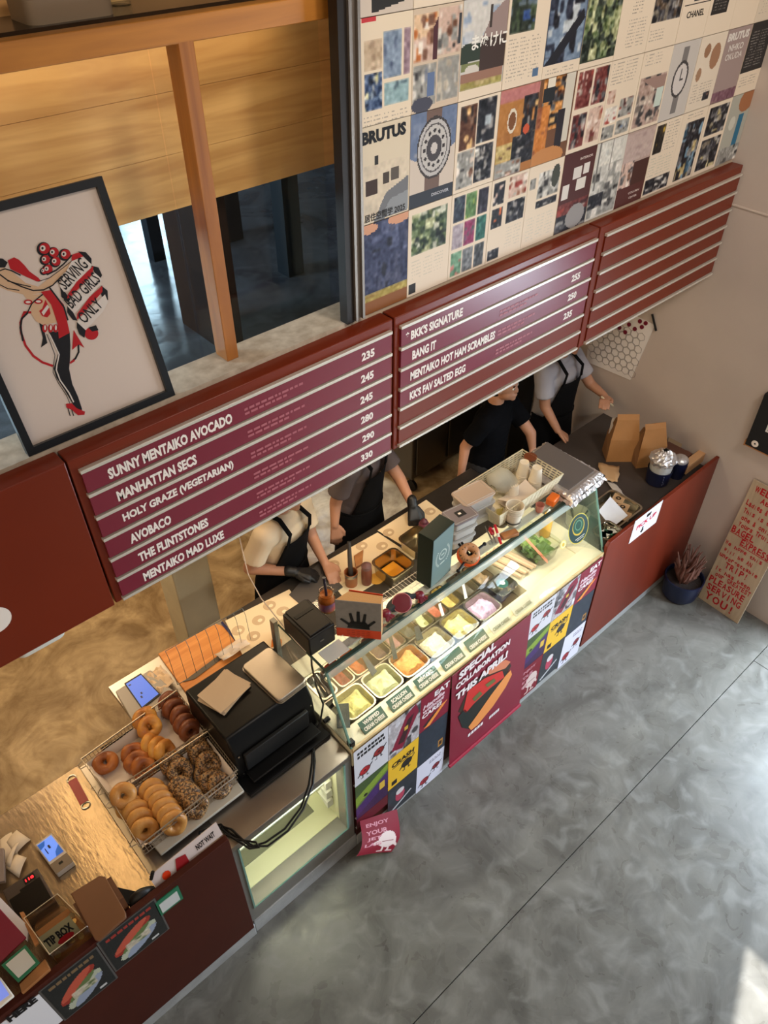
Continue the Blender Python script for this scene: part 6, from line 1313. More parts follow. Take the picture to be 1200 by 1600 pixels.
# foil wrapped tray on the right end
t = thing('foil_tray', 'large tray wrapped in crumpled aluminium foil at the right end of the shelf', 'tray', (2.88, 1.80, ZG))
M_foil = mat('aluminium_foil', (206, 200, 198), .3, .65, bump=.8, bscale=26); F = [Vector((2.76, 2.02, 1.44)), Vector((3.06, 2.03, 1.44)), Vector((3.075, 1.60, 1.44)), Vector((2.735, 1.575, 1.44))]
fc = sum(F, Vector())/4; rn = random.Random(8)
def ff(u, v):
    p = mix(mix(F[0], F[1], u), mix(F[3], F[2], u), v); e = min(u, 1-u, v, 1-v); k = max(0, 1-e/.13)
    return tuple(p+Vector((rn.uniform(-1, 1)*.006*k, rn.uniform(-1, 1)*.006*k, -.05*k*k+rn.uniform(0, .018)*k)))
MB().grid(ff, 34, 34).build('foil', M_foil, t, smooth=0)
MB().prism([mix(p, fc, k_)+Vector((0, 0, .0005)) for p, k_ in zip(F, (.22, .16, .30, .34))], (0, 0, .003)).build('foil_centre', mat('foil_centre_grey', (118, 112, 110), .35, .25), t)  # smooth foil centre, its grey reflection put into a flat colour
MB().prism([Vector((p.x, p.y, ZG)) for p in [mix(q, fc, .06) for q in F]], (0, 0, .03)).build('tray_base', M_grey, t)

# ---------------------------------------------------------------- prep counter things
ZP_ = .9445
def steelpan(c, sx, sy, dp, rz, lab, fill=None):
    t = thing('steel_pan', lab, 'pan', Vector((c.x, c.y, ZP_)), rz); mb = MB(); pan_mesh(mb, (0, 0, dp), sx, sy, dp-.002, .028, .010, .92); mb.build('pan', mat('pan_inside', (186, 174, 150), .22, 1), t, local=True)
    if fill: MB().cbox((0, 0, .012), (sx*.72, sy*.72, .012)).build('sauce', fill, t, local=True, bevel=.004)
    return t
c = Zp(614, 885, ZP_+.07); steelpan(c, .185, .185, .10, .02, 'square steel pan with orange sauce at the bottom, on the prep counter', mat('orange_sauce', (232, 150, 30), .3))
c = Zp(648, 850, ZP_+.05); steelpan(c+Vector((.02, 0, 0)), .175, .17, .08, .05, 'empty square steel pan half hidden behind the green box')
p = Zp(549, 912, ZP_); t = thing('steel_tool_jar', 'steel jar with a grey sharpener rod standing in it', 'jar', p); MB().lathe([(.034, 0), (.036, .09), (.038, .094), (.034, .094), (.032, .02)], (0, 0, 0), 20, cap=False).build('jar', mat('copper_brown_glass', (150, 84, 44), .3), t, local=True); MB().lathe([(.037, .07), (.038, .095)], (0, 0, 0), 20, cap=False).build('collar', M_steel, t, local=True)
MB().tube([(0, 0, .03), (.02, .03, .13), (.05, .07, .24)], [.014, .013, .010], 8).build('handle', mat('tool_grey', (84, 80, 76), .3, .5), t, local=True)
p = Zp(573, 910, ZP_); t = thing('squeeze_bottle', 'brown squeeze bottle standing between the steel jar and the orange sauce pan', 'bottle', p); MB().lathe([(.028, 0), (.030, .01), (.030, .10), (.026, .115)], (0, 0, 0), 20).build('bottle_body', mat('sauce_brown', (120, 62, 44), .3), t, local=True); MB().lathe([(.028, .115), (.028, .135), (.014, .145), (.005, .15)], (0, 0, 0), 18).build('cap', mat('cap_mauve', (110, 74, 70), .4), t, local=True)
o = MB().prism([Zp(*q, ZP_+.05) for q in ((553, 872), (568, 862), (566, 884), (556, 890))], (0, 0, .02)).build('toast_piece', M_ply, bevel=.003); tag(o, 'small piece of browned bread behind the steel jar', 'bread')
o = MB().lathe([(0, 0), (.04, 0), (.04, .006), (0, .008)], Zp(588, 905, ZP_), 16).build('orange_slice', mat('sauce_spill', (236, 170, 70), .3)); tag(o, 'orange slice lying by the foot of the steel pan', 'slice')
p = Zp(662, 828, ZP_); t = thing('onion_bottle', 'small bottle with a mauve cap behind the green box', 'bottle', p); MB().lathe([(.030, 0), (.032, .05), (.026, .06)], (0, 0, 0), 18).build('bottle_body', mat('mauve_sauce', (122, 62, 76), .4), t, local=True); MB().lathe([(.022, .06), (.020, .075), (.006, .09)], (0, 0, 0), 16).build('cap', mat('cap_plum', (96, 46, 60), .4), t, local=True)

# ---------------------------------------------------------------- pickup counter things
ZK = .92
M_kraft = mat('kraft_paper', (166, 116, 66), .75, var=.06, vscale=10, bump=.1, bscale=30); M_kraft_shade = mat('kraft_shaded', (120, 82, 48), .75)  # second kraft is darker: gusset shade put into the side panels' colour
def paperbag(px, w_, d_, h, rz, lab, top='open'):
    p = Zp(*px, ZK); t = thing('paper_bag', lab, 'bag', p, rz)
    b0 = [Vector(q) for q in ((-w_/2, -d_/2, 0), (w_/2, -d_/2, 0), (w_/2, d_/2, 0), (-w_/2, d_/2, 0))]; t0 = [Vector((q.x*.74, q.y*.25, h)) for q in b0]; m0 = [Vector((q.x*.97, q.y*.8, h*.55)) for q in b0]
    for i, nm in enumerate(('front', 'side', 'back', 'side')):
        j = (i+1) % 4; vs = [b0[i], b0[j], m0[j], m0[i], t0[j], t0[i]]
        if nm == 'side': cm = (m0[i]+m0[j])/2*.75; cm.z = h*.6; ct = (t0[i]+t0[j])/2*.6; ct.z = h; MB().add(vs+[cm, ct], [(0, 1, 2, 6, 3), (3, 6, 7, 5), (6, 2, 4, 7)]).build(nm+'_panel', M_kraft_shade, t, local=True, smooth=0)
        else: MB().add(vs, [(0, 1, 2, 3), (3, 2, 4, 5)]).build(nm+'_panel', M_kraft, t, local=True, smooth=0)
    MB().prism([t0[0], t0[1], t0[1]+Vector((0, .02, .03)), t0[0]+Vector((0, .02, .03))], (0, .002, 0)).build('fold', M_kraft, t, local=True)
    return t
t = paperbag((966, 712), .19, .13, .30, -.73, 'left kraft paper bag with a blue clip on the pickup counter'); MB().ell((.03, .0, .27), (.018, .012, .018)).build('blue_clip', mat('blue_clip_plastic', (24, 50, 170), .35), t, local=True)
MB().prism([(-.09, .03, .16), (-.02, .03, .18), (-.02, .03, .30), (-.09, .03, .28)], (0, .002, 0)).build('inner_paper', mat('pale_slip', (196, 184, 172), .7), t, local=True)
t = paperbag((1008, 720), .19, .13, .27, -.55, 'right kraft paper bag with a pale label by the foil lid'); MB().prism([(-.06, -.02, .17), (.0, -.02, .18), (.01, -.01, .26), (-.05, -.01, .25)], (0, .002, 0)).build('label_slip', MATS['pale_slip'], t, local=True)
p = Zp(1043, 745, ZK); t = thing('ink_blue_bin', 'navy perforated bin lined with crinkled foil beside the red panel', 'bin', (3.83, 1.66, ZK))
MB().lathe([(.066, .075), (.074, .19), (.070, .19)], (0, 0, 0), 26, cap=False).build('white_liner', mat('liner_white', (206, 204, 200), .35, .3), t, local=True); MB().lathe([(.060, 0), (.076, .11), (.078, .11), (.070, .005), (0, .005)], (0, 0, 0), 26, cap=False).build('bin', mat('navy_bin', (14, 20, 48), .4), t, local=True)
rn = random.Random(4)
for r in range(4):
    for k in range(4): MB().ell((-.05+.016*k, -.062, .035+.02*r), (.004, .003, .006), 6, 4).build('hole', mat('hole_grey', (90, 94, 120), .5), t, local=True)
def fo_(u, v): a_ = 2*PI*u; r_ = .070+.016*math.sin(PI*v)*(1+.25*math.sin(9*a_)); return (r_*math.cos(a_)*(1-.75*max(0, v-.45)/.55)+rn.uniform(-.004, .004), r_*math.sin(a_)*(1-.75*max(0, v-.45)/.55)+rn.uniform(-.004, .004), .15+.10*v+rn.uniform(-.006, .006))
MB().grid(fo_, 30, 12).build('foil_liner', M_foil, t, local=True, smooth=0)
t = thing('second_foil_bin', 'smaller dark bin with foil top right of the navy bin', 'bin', (3.97, 1.61, ZK)); MB().lathe([(.045, 0), (.052, .12), (.050, .12), (0, .118)], (0, 0, 0), 20, cap=False).build('bin', MATS['navy_bin'], t, local=True)
MB().ell((0, 0, .13), (.05, .05, .03), 14, 8).build('foil_top', M_foil, t, local=True, smooth=0)
def cup_tray(c, sx, sy, h, rz, lab, m):
    t = thing('metal_tray', lab, 'tray', c, rz); mb = MB(); pan_mesh(mb, (0, 0, h), sx, sy, h-.002, .03, .009, .93); mb.build('tray', m, t, local=True); return t
t = cup_tray(Vector((3.345, 1.655, ZK)), .30, .24, .06, .0, 'steel tray with folded white paper and printed bagel wrappers', M_pan)
MB().prism([(-.12, -.08, .03), (.02, -.09, .05), (.04, .06, .09), (-.10, .04, .07)], (0, 0, .002)).build('white_paper', mat('white_paper', (222, 222, 228), .6), t, local=True)
for k, (x, y) in enumerate(((.02, -.07), (.07, -.02), (.11, .04))):
    MB().cbox((x, y, .035+.006*k), (.08, .07, .004), rz=.3).build('wrapper', mat('kraft_wrap', (190, 152, 110), .7), t, local=True); MB().torus((x, y, .040+.006*k), .012, .004, None, 14, 6, flat=.3).build('printed_ring', M_black, t, local=True)
t = cup_tray(Vector((3.15, 1.56, ZK)), .16, .13, .07, .0, 'small steel tub of packets at the left end of the red panel', M_pan)
for k in range(5): MB().cbox((-.04+.02*k, .01*math.sin(k), .04), (.05, .035, .006), rz=k*.7).build('packet', mat('packet_%d' % (k % 2), ((206, 200, 190), (60, 110, 84))[k % 2], .4), t, local=True)
t = thing('cutlery_tub', 'tub of black and clear cutlery left of the steel tray', 'tub', (3.13, 1.76, ZK)); MB().lathe([(.06, 0), (.07, .09), (.068, .09), (.058, .005), (0, .005)], (0, 0, 0), 22, cap=False).build('tub', mat('cream_tub', (190, 182, 150), .4), t, local=True)
rn = random.Random(6)
for k in range(12): a_ = rn.random()*6.28; MB().tube([(0.02*math.cos(a_), .02*math.sin(a_), .02), (.055*math.cos(a_), .055*math.sin(a_), .13)], [.003, .005], 6).build('fork_handle', (M_black, M_clear, M_steel)[k % 3], t, local=True)
crumple([(935, 725), (968, 730), (965, 755), (938, 750)], ZK+.004, .012, 'bagel_wrapper', mat('kraft_wrap', (190, 152, 110), .7), 'brown printed wrapper sheet between the foil tray and the paper bags', 'paper', 6, 5)
crumple([(945, 752), (962, 758), (975, 775), (962, 772)], ZK+.004, .012, 'white_slip', MATS['pale_slip'], 'pale paper slip lying below the printed wrapper', 'paper', 5, 6)
p = Zp(1082, 708, ZK); p.x = min(p.x, 4.11); t = thing('terracotta_bowl', 'brown clay bowl in the corner behind the red panel', 'bowl', p); MB().lathe([(.04, 0), (.07, .04), (.075, .055), (.07, .055), (.04, .008), (0, .008)], (0, 0, 0), 24, cap=False).build('bowl', mat('terracotta', (126, 74, 56), .6), t, local=True)
MB().lathe([(0, 0), (.04, 0), (.04, .008), (0, .008)], (0, 0, 0), 20).build('bowl_foot', MATS['terracotta'], t, local=True)
t = thing('brown_crate', 'dark brown box tray in the corner by the wall', 'crate', (3.97, 1.68, ZK)); MB().box(-.0, .18, -.06, .12, 0, .08).build('crate_body', mat('crate_brown', (92, 56, 42), .6), t, local=True, bevel=.004)
MB().box(.03, .25, -.12, -.07, .02, .09).build('pale_block', mat('pale_wood_block', (196, 150, 106), .6), t, local=True, bevel=.003)
c = Zp(1045, 708, 1.02); t = thing('small_card_stack', 'cream tub lid and card stack behind the foil bin', 'cards', Zp(1050, 706, ZK)); 
for k in range(6): MB().cbox((0, 0, .006+.012*k), (.13, .09, .010), rz=.3+.03*k).build('card', mat('card_cream_%d' % (k % 2), ((190, 166, 128), (150, 128, 100))[k % 2], .6), t, local=True)
o = MB().tube([Zp(940, 620, 1.18), Zp(958, 634, 1.05)], .006, 6).build('pale_rod', M_cream)
tag(o, 'pale thin rod standing near the hand by the wall', 'rod')

# ---------------------------------------------------------------- right wall and floor
t = thing('order_sheet', 'white sheet printed with hexagons and red magnets hanging on the plaster wall', 'chart', (XW, 2.3, 1.3))
q = [Xp(*p, XW-.004) for p in ((938, 500), (1024, 512), (985, 594), (915, 560))]
Q = [Vector((XW-.004, 2.13, 1.70)), Vector((XW-.004, 2.62, 1.72)), Vector((XW-.004, 2.56, 1.24)), Vector((XW-.004, 2.20, 1.26))]
MB().prism(Q, (.003, 0, 0)).build('sheet', mat('chart_paper', (232, 226, 222), .6), t)
M_hex = mat('hex_line', (120, 112, 110), .6)
for r in range(7):
    for k in range(7):
        cy, cz = 2.20+.053*k+(.0265 if r % 2 else 0), 1.31+.046*r
        if cy < 2.56 - (1.7-cz)*.0: MB().torus((XW-.005, cy, cz), .028, .0013, axes((1, 0, 0), (0, 0, 1)), 6, 4).build('hexagon', M_hex, t, smooth=0)
for px in ((968, 512), (983, 507), (1000, 502), (1009, 505), (977, 519), (992, 514), (1003, 511)):
    p = Xp(*px, XW-.006); MB().lathe([(.014, 0), (.014, .006)], (XW-.004, p.y, p.z), 14, M=axes((-1, 0, 0))).build('magnet', mat('maroon_magnet', (118, 20, 40), .3), t)
o = MB().tube([Xp(1019, 491, XW-.01), Xp(1025, 517, XW-.01)], .007, 6).build('black_clip', M_black); tag(o, 'short black clip bar at the top corner of the hexagon sheet', 'clip')
# black wall sign at right edge
t = thing('black_wall_sign', 'black box sign with white letters cut by the right edge, on the plaster wall', 'sign', (XW, 1.1, 1.4))
y1_ = 1.338; MB().box(XW-.045, XW-.002, .95, y1_, 1.235, 1.60).build('box', M_blackm, t, bevel=.003); MB().box(XW-.045, XW-.004, y1_-.0, y1_+.008, 1.225, 1.262).build('wood_corner', M_ply, t)
MB().box(XW-.044, XW-.004, .95, y1_, 1.228, 1.235).build('wood_edge', M_ply, t)
mb = MB(); W1 = tuple(lin((226, 224, 220))); xs = XW-.0455
mb.text('THE', (xs, 1.268, 1.455), (0, -1, 0), (0, 0, 1), None, .06, col=W1, bold=.02); mb.text('BAGEL', (xs, 1.255, 1.375), (0, -1, 0), (0, 0, 1), None, .06, col=W1, bold=.02)
mb.build('lettering', M_gloss, t, smooth=0)
MB().torus((xs, 1.283, 1.268), .014, .008, axes((-1, 0, 0)), 18, 6, flat=.2).build('ring_mark', M_ink, t)
# welcome board leaning on the wall
t = thing('welcome_board', 'plywood board hand lettered in red, WELCOME to YOU!, leaning on the wall', 'sign board', (4.06, 1.07, 0))
B0, B1 = Vector((4.065, 1.222, 0.0)), Vector((4.050, .912, 0.0))
T0 = Xp(1180, 750, XW-.02); T0 = Vector((XW-.02, T0.y, T0.z)); U = (B1-B0).normalized(); Vv = (T0-B0); Hh = Vv.length; Vv = (Vv-U*Vv.dot(U)).normalized(); Nn = U.cross(Vv).normalized(); Wb = (B1-B0).length
if Nn.x > 0: Nn = -Nn
MB().prism([B0, B1, B1+Vv*Hh, B0+Vv*Hh], Nn*-.012).build('board', wood('pale_plywood', (170, 150, 124), (192, 172, 144), 'Z', .6), t, bevel=.001)
rdk = tuple(lin((176, 26, 34))); mb = MB(); 
LINES = [('WELCOME', .10, .80, .046, .93), ('Aboard', .30, .62, .040, .875), ('Ladies & Gents', .06, .84, .040, .82), ('This is the', .08, .70, .036, .765), ('one & only', .10, .66, .036, .71), ('Yours Truly', .10, .72, .036, .66), ('BAGEL', .02, .52, .050, .60), ('EXPRESS', .30, .66, .048, .545),
         ('We hope this', .02, .86, .034, .495), ('will be AN', .06, .66, .036, .44), ('unforgettable', .02, .90, .034, .39), ('TRIP!', .22, .56, .048, .33), ('It has been', .06, .84, .034, .28), ('our GREATEST', .12, .84, .038, .235), ('PLEASURE', .04, .86, .050, .175), ('SERVING', .06, .84, .052, .11), ('YOU!', .10, .76, .062, .03)]
for s_, u, w2, h, v in LINES:
    rn = random.Random(len(s_)*3+int(v*100)); x = u*Wb; tot = w2*Wb; n = len(s_); cw = tot/n
    for i, ch in enumerate(s_):
        if ch != ' ':
            dz = rn.uniform(-.003, .003); a_ = rn.uniform(-.06, .06); Uc = (U*math.cos(a_)+Vv*math.sin(a_)); hh2 = h*Hh/1.0*(1 if ch.isupper() or ch in '!&' else .75)
            if ch in 'ilI!': mb.text(ch, B0+U*(x+cw*.3)+Vv*(v*Hh+dz), Uc, Vv, cw*.22, hh2, col=rdk, bold=.02, off=.001)
            else: mb.text(ch, B0+U*(x+cw*.06)+Vv*(v*Hh+dz), Uc, Vv, cw*.86, hh2, col=rdk, bold=.03, off=.001)
        x += cw
for v, u0, u1 in ((.592, .02, .50), (.537, .30, .96)): mb.quad(*[B0+U*(a_*Wb)+Vv*(b_*Hh)+Nn*.001 for a_, b_ in ((u0, v), (u1, v), (u1, v+.005), (u0, v+.005))], 0, rdk)
if (U.cross(Vv)).dot(Nn) < 0:
    mb.v = [tuple(Vector(q)+Nn*.003) for q in mb.v]
mb.build('lettering', M_gloss, t, smooth=0)
# potted dried plant
pc = Vector((3.985, 1.33, 0)); t = thing('potted_plant', 'navy blue round pot with a dry brown succulent in the corner by the red panel', 'plant', pc); t.scale = (.78, .78, .92)
MB().lathe([(.125, 0), (.150, .03), (.168, .17), (.170, .20), (.160, .20), (.152, .17)], (0, 0, 0), 32, cap=False).build('pot', mat('navy_glaze', (20, 30, 62), .35), t, local=True, smooth=50)
MB().lathe([(0, 0), (.125, 0)], (0, 0, .001), 32, cap=False).build('pot_base', MATS['navy_glaze'], t, local=True); MB().lathe([(.153, .160), (.08, .165), (0, .17)], (0, 0, 0), 24, cap=False).build('soil', mat('soil', (46, 36, 32), .9, bump=.6, bscale=60), t, local=True)
rn = random.Random(12); M_dry = mat('dry_leaf', (122, 84, 72), .7, var=.2, vscale=12)
for k in range(52):
    a_ = rn.random()*6.28; L_ = rn.uniform(.14, .34); lean = rn.uniform(.02, .12); b0 = Vector((-.02+.05*math.cos(a_)*rn.random(), .05*math.sin(a_)*rn.random(), .165)); e = b0+Vector((lean*math.cos(a_), lean*math.sin(a_), L_)); m_ = (b0+e)/2+Vector((rn.uniform(-.035, .035), rn.uniform(-.035, .035), .0))
    MB().tube([b0, m_, e], [.009, .016, .004], 5).build('leaf', M_dry, t, local=True)

# ---------------------------------------------------------------- kitchen behind the counter
mb = MB().box(1.10, 1.33, 3.0, 3.22, 0, 2.40); o = struct(mb.build('pillar', mat('limewash', (206, 196, 168), .8, var=.08, vscale=5), bevel=.006))
t = thing('rolling_fridge', 'dark steel rolling cabinet on casters behind the staff', 'cabinet', (3.6, 3.55, 0))
MB().box(3.30, 4.05, 3.35, 3.95, .16, 1.0).build('body', mat('cabinet_steel', (92, 86, 80), .35, .8), t, bevel=.01); MB().box(3.34, 3.66, 3.335, 3.35, .2, .96).build('door', MATS['cabinet_steel'], t, bevel=.004); MB().box(3.69, 4.01, 3.335, 3.35, .2, .96).build('door', MATS['cabinet_steel'], t, bevel=.004)
for x in (3.36, 3.99):
    for y in (3.40, 3.88): MB().tube([(x-.012, y, .05), (x+.012, y, .05)], .05, 14).tube([(x, y, .06), (x, y, .16)], .012, 8).build('caster', M_black, t)
t = thing('yellow_shelf_box', 'yellow and black stacked boxes on a shelf behind the black T-shirt person', 'box', (4.0, 3.1, 1.0)); MB().box(3.95, 4.18, 2.95, 3.25, 0, 1.28).build('shelf', M_blackm, t); MB().box(3.97, 4.15, 2.98, 3.2, 1.28, 1.42).build('carton', mat('yellow_carton', (190, 150, 70), .6), t)
# ---------------------------------------------------------------- people
def voxel(mb, name, m, parent, vox=.006, smooth_it=6, sub=0):
    me = bpy.data.meshes.new(name); me.from_pydata(mb.v, [], mb.f); o = bpy.data.objects.new(name, me); COL.objects.link(o)
    r = o.modifiers.new('r', 'REMESH'); r.mode = 'VOXEL'; r.voxel_size = vox; r.use_smooth_shade = True
    s_ = o.modifiers.new('s', 'SMOOTH'); s_.iterations = smooth_it; s_.factor = .5
    bpy.context.view_layer.update(); dg = bpy.context.evaluated_depsgraph_get()
    m2 = bpy.data.meshes.new_from_object(o.evaluated_get(dg)); o.modifiers.clear(); o.data = m2; bpy.data.meshes.remove(me)
    m2.name = name; m2.materials.clear(); m2.materials.append(m); m2.polygons.foreach_set('use_smooth', [True]*len(m2.polygons))
    W = parent.matrix_basis.inverted(); m2.transform(W); o.parent = parent; return o
def cap(mb, a, b_, r0, r1, n=12):
    a, b_ = Vector(a), Vector(b_); mb.tube([a, b_], [r0, r1], n); mb.ell(a, r0, n, 8); mb.ell(b_, r1, n, 8)
M_skin = mat('skin', (206, 148, 112), .5, var=.03); M_skin2 = mat('skin_warm', (184, 134, 106), .5, var=.03)
def person(base, face, sh_z, armR, armL, shirt, label, skin=M_skin, gloves=(False, False), hair=(24, 20, 18), cap_col=None, apron=True, wide=1.0, lean=0.0, sleeve=.55, headf=None, belly=1.0):
    """base: hip point on the floor; face: heading; arms: elbow, wrist, fingertip (world)"""
    base = Vector(base); F = Vector((math.sin(face), -math.cos(face), 0)); Rr = Vector((-F.y, F.x, 0))*-1   # Rr: the person's right
    Rr = Vector((F.y, -F.x, 0)); L = -Rr
    t = thing('person', label, 'person', base)
    hz = sh_z*.66; up = Vector((0, 0, 1)); hip = base+up*hz; chest = base+F*lean*.6+up*(sh_z-.12); neck = base+F*lean+up*(sh_z+.03); head = neck+(F if headf is None else Vector(headf)).normalized()*.035+up*.145
    shw = .165*wide; sR, sL = base+F*lean+Rr*shw+up*(sh_z-.035), base+F*lean+L*shw+up*(sh_z-.035)
    def body(mb, inf=0., limbs=True, torso=True):
        if torso:
            n = 7
            for i in range(n+1):
                f_ = i/n; p = mix(hip, chest, f_); wx = (.150-.03*math.sin(PI*f_)+.0*f_)*wide; mb.ell(p, (wx+inf, .105*belly+inf, .085+inf), 18, 10, M=Matrix.Rotation(face, 4, 'Z'))
            cap(mb, sR-Rr*.03+up*-.01, sL-L*.03+up*-.01, .058+inf, .058+inf)
    mb = MB(); body(mb)
    cap(mb, chest+up*.08, neck+up*.04, .056, .052)
    Mh = Matrix.Rotation(face, 4, 'Z'); hd = head
    HF = (F if headf is None else Vector(headf)).normalized(); HR = HF.cross(up).normalized()
    mb.ell(hd+up*.02, (.074, .090, .095), 20, 14, M=Mh); mb.ell(hd+HF*.022-up*.045, (.056, .062, .060), 16, 10, M=Mh); mb.ell(hd+HF*.072-up*.082, (.022, .016, .016)); mb.ell(hd+HF*.088-up*.018, (.013, .016, .020)); mb.ell(hd+HF*.084-up*.052, (.024, .009, .007)); mb.ell(hd+HF*.083-up*.060, (.020, .009, .006))
    for s_ in (-1, 1): mb.ell(hd+HR*(s_*.076)-up*.01, (.012, .02, .03), 10, 8, M=Mh)
    fing = MB()
    for (s_, arm) in ((sR, armR), (sL, armL)):
        e, w_, tip = [Vector(q) for q in arm]
        cap(mb, s_, e, .047, .037); cap(mb, e, w_, .037, .025)
        d = (tip-w_).normalized(); side = d.cross(up); side = side.normalized() if side.length > .2 else d.cross(F).normalized(); nrm = side.cross(d).normalized()
        pm = w_+d*.05; 
        for q in (-1, -.33, .33, 1): cap(mb, w_+d*.01+side*q*.012, w_+d*.085+side*q*.026, .014, .013, 8)
        toC = 1 if side.dot(F) > 0 else -1
        for k, q in enumerate((-1, -.33, .33, 1)):
            l = (.060, .074, .070, .055)[k]; a = w_+d*.085+side*q*.028; b_ = a+d*l*.45-nrm*.010+side*q*.003; c = b_+d*l*.35-nrm*.022
            cap(mb, a, b_, .0095, .0085, 8); cap(mb, b_, c, .0085, .0075, 8)
        a = w_+d*.02+side*toC*.03; b_ = a+side*toC*.022+d*.035; c = b_+d*.028-nrm*.008; cap(mb, a, b_, .012, .0105, 8); cap(mb, b_, c, .0105, .0085, 8)
    for s_ in (-1, 1):
        h = hip+Rr*(s_*.085)-up*.03; k = base+Rr*(s_*.095)+up*(hz*.52)+F*.02; a = base+Rr*(s_*.10)+up*.08
        cap(mb, h, k, .085, .055); cap(mb, k, a, .052, .036); cap(mb, a-up*.03, a+F*.14-up*.045, .035, .028)
    voxel(mb, 'body', skin, t, .0065, 5)
    # T-shirt
    mb = MB(); body(mb, .016)
    for (s_, arm) in ((sR, armR), (sL, armL)):
        e = Vector(arm[0]); q = s_+(e-s_)*sleeve*1.25; mb.tube([s_, mix(s_, q, .5), q], [.066, .064, .068], 14); mb.ell(s_, .066)
    mb.tube([neck-up*.02-F*.005, neck+up*.008-F*.004], [.07, .058], 16)
    voxel(mb, 'tshirt', shirt, t, .008, 6)
    # trousers and shoes
    mb = MB(); M_tr = mat('black_trousers', (24, 24, 28), .8)
    mb.ell(hip-up*.02, (.165*wide, .125, .11), 18, 10, M=Mh)
    for s_ in (-1, 1):
        h = hip+Rr*(s_*.085)-up*.03; k = base+Rr*(s_*.095)+up*(hz*.52)+F*.02; a = base+Rr*(s_*.10)+up*.09; cap(mb, h, k, .098, .072); mb.tube([k, a], [.07, .062], 14)
    voxel(mb, 'trousers', M_tr, t, .010, 5)
    for s_ in (-1, 1):
        a = base+Rr*(s_*.10); m2 = MB(); m2.ell(a+F*.05+up*.045, (.048, .14, .045), 14, 8, M=Mh); m2.build('shoe', M_black, t)
    # hair, eyes
    m2 = MB(); hair_m = mat('hair_dark', hair, .6)
    m2.ell(hd+up*.035-HF*.018, (.083, .092, .092), 20, 12, M=Mh); m2.ell(hd-HF*.045-up*.03, (.074, .055, .07), 16, 10, M=Mh); voxel(m2, 'hair', hair_m, t, .008, 4)
    for s_ in (-1, 1): MB().ell(hd+HF*.078+HR*(s_*.030)+up*.004, (.011, .008, .007), 10, 7).build('eye', M_white, t); MB().ell(hd+HF*.0845+HR*(s_*.030)+up*.004, .0045, 8, 6).build('pupil', M_black, t); MB().ell(hd+HF*.082+HR*(s_*.030)+up*.024, (.016, .006, .004), 8, 5, M=Mh).build('eyebrow', hair_m, t)
    # apron: bib, skirt, straps
    if apron:
        M_ap = mat('black_apron', (9, 9, 11), .9, bump=.15, bscale=12, spec=.15)
        def ring(z, ang, off):
            f_ = max(0, min(1, (z-hip.z)/(chest.z-hip.z))); p = mix(hip, chest, f_) if z >= hip.z else hip; c = Vector((p.x, p.y, z)); wx = (.172-.03*math.sin(PI*f_))*wide+off; wy = .125*belly+off
            if z < hip.z: wx += (hip.z-z)*.12; wy += (hip.z-z)*.10
            q = Rr*(wx*math.sin(ang))+F*(wy*math.cos(ang)); return c+q
        zt_, zw, zb_ = sh_z-.10, hip.z+.10, hip.z-.42
        def fs(u, v): return tuple(ring(zb_+(zw-zb_)*v, (u-.5)*2*1.9, .016+.004*math.sin(u*18)*(1-v)))
        MB().grid(fs, 28, 14).build('apron_skirt', M_ap, t, solid=.004, smooth=60)
        def fb_(u, v): z = zw+(zt_-zw)*v; a_ = 1.25-.62*v; return tuple(ring(z, (u-.5)*2*a_, .017)+F*(.006*v))
        MB().grid(fb_, 18, 8).build('apron_bib', M_ap, t, solid=.004, smooth=60)
        for s_ in (-1, 1):
            a = Vector(fb_(.5+s_*.45, 1)); b_ = neck+Rr*(s_*.075)+up*-.010+F*.045; c = neck-F*.065+Rr*(s_*.03)-up*.0; 
            m_ = mix(a, b_, .5)+F*.045+up*.012
            w_ = Rr*.014; mb = MB(); P = [a-up*.02, m_, b_+up*.014, neck+Rr*(s_*.085)+up*.022, c+up*.02]
            vs = []; 
            for p in P: vs += [p-w_, p+w_]
            mb.add(vs, [(2*i, 2*i+1, 2*i+3, 2*i+2) for i in range(len(P)-1)]); mb.build('strap', M_ap, t, solid=.004, smooth=60)
        MB().tube([ring(zw, a_, .02) for a_ in np.linspace(-1.9, 1.9, 14)], .006, 6).build('waist_tie', M_ap, t)
    for gi, arm in enumerate((armR, armL)):
        if gloves[gi]:
            e, w_, tip = [Vector(q) for q in arm]; d = (tip-w_).normalized(); side = d.cross(up); side = side.normalized() if side.length > .2 else d.cross(F).normalized(); nrm = side.cross(d).normalized(); mb = MB()
            cap(mb, w_-d*.035, w_, .032, .031); toC = 1 if side.dot(F) > 0 else -1
            for q in (-1, -.33, .33, 1): cap(mb, w_+d*.01+side*q*.012, w_+d*.085+side*q*.026, .019, .018, 8)
            for k, q in enumerate((-1, -.33, .33, 1)):
                l = (.060, .074, .070, .055)[k]; a = w_+d*.085+side*q*.030; b_ = a+d*l*.45-nrm*.010+side*q*.003; c = b_+d*l*.38-nrm*.022; cap(mb, a, b_, .0125, .0115, 8); cap(mb, b_, c, .0115, .0105, 8)
            a = w_+d*.02+side*toC*.03; b_ = a+side*toC*.024+d*.035; c = b_+d*.030-nrm*.008; cap(mb, a, b_, .015, .013, 8); cap(mb, b_, c, .013, .0115, 8)
            voxel(mb, 'glove', mat('black_glove', (22, 22, 24), .45), t, .0055, 3)
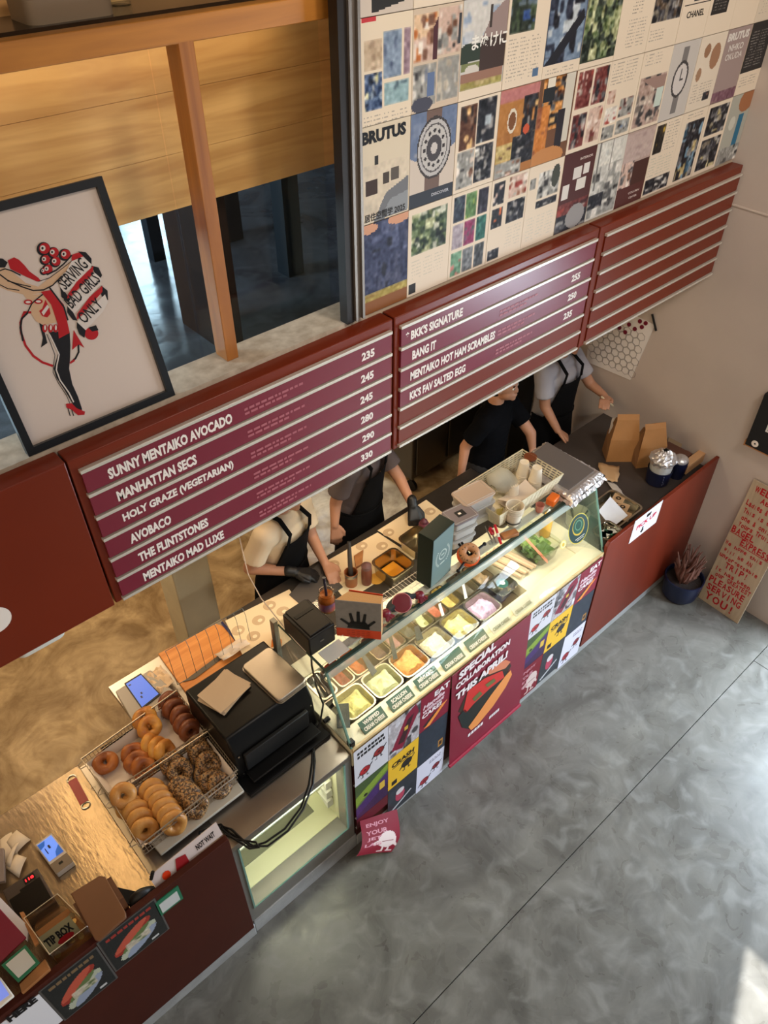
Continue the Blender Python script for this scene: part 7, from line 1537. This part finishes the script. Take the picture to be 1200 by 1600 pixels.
    if cap_col:
        M_c = mat('cap_beige', cap_col, .8); m2 = MB(); m2.ell(hd+up*.05-HF*.01, (.088, .098, .075), 20, 10, M=Mh); m2.build('cap_crown', M_c, t); m2 = MB(); m2.ell(hd+up*.045+HF*.11, (.062, .06, .008), 16, 6, M=Mh); m2.build('cap_brim', M_c, t)
    return t
M_cr = mat('cream_tshirt', (222, 204, 176), .85, var=.03, bump=.15, bscale=10); M_gy = mat('charcoal_tshirt', (92, 82, 84), .85, var=.04, bump=.15, bscale=10); M_bk = mat('black_tshirt', (8, 9, 13), .95, bump=.15, bscale=10, spec=.1); M_lg = mat('light_grey_tshirt', (166, 164, 172), .85, var=.04, bump=.15, bscale=10)
person((1.62, 2.70, 0), .30, 1.30, ((1.405, 2.66, 1.03), (1.585, 2.50, 1.0), (1.67, 2.43, .975)), ((1.80, 2.62, 1.05), (1.76, 2.45, .985), (1.74, 2.36, .975)), M_cr, 'person in a cream T-shirt and black apron wearing one black glove', M_skin2, (True, False), cap_col=(214, 176, 130), lean=.06)
person((2.24, 2.74, 0), .35, 1.37, ((2.045, 2.70, 1.10), (2.00, 2.66, .98), (1.985, 2.63, .88)), ((2.46, 2.60, 1.12), (2.42, 2.44, 1.03), (2.385, 2.38, .965)), M_gy, 'person in a charcoal T-shirt and black apron, arms down, gloved left hand on the counter', M_skin2, (False, True), lean=.03)
person((3.28, 2.62, 0), .30, 1.27, ((3.07, 2.63, 1.03), (3.02, 2.60, .86), (3.0, 2.58, .76)), ((3.50, 2.44, 1.03), (3.49, 2.40, .93), (3.44, 2.34, .90)), M_bk, 'person in a plain black T-shirt looking down, between the board and the foil tray', M_skin2, lean=.03, apron=False)
person((3.86, 2.56, 0), .05, 1.40, ((3.70, 2.50, 1.12), (3.72, 2.38, .98), (3.76, 2.33, .93)), ((4.10, 2.44, 1.16), (4.08, 2.30, 1.14), (4.0, 2.24, 1.15)), M_lg, 'person in a light grey T-shirt and dark apron, hand raised by the wall', M_skin2, lean=.0)
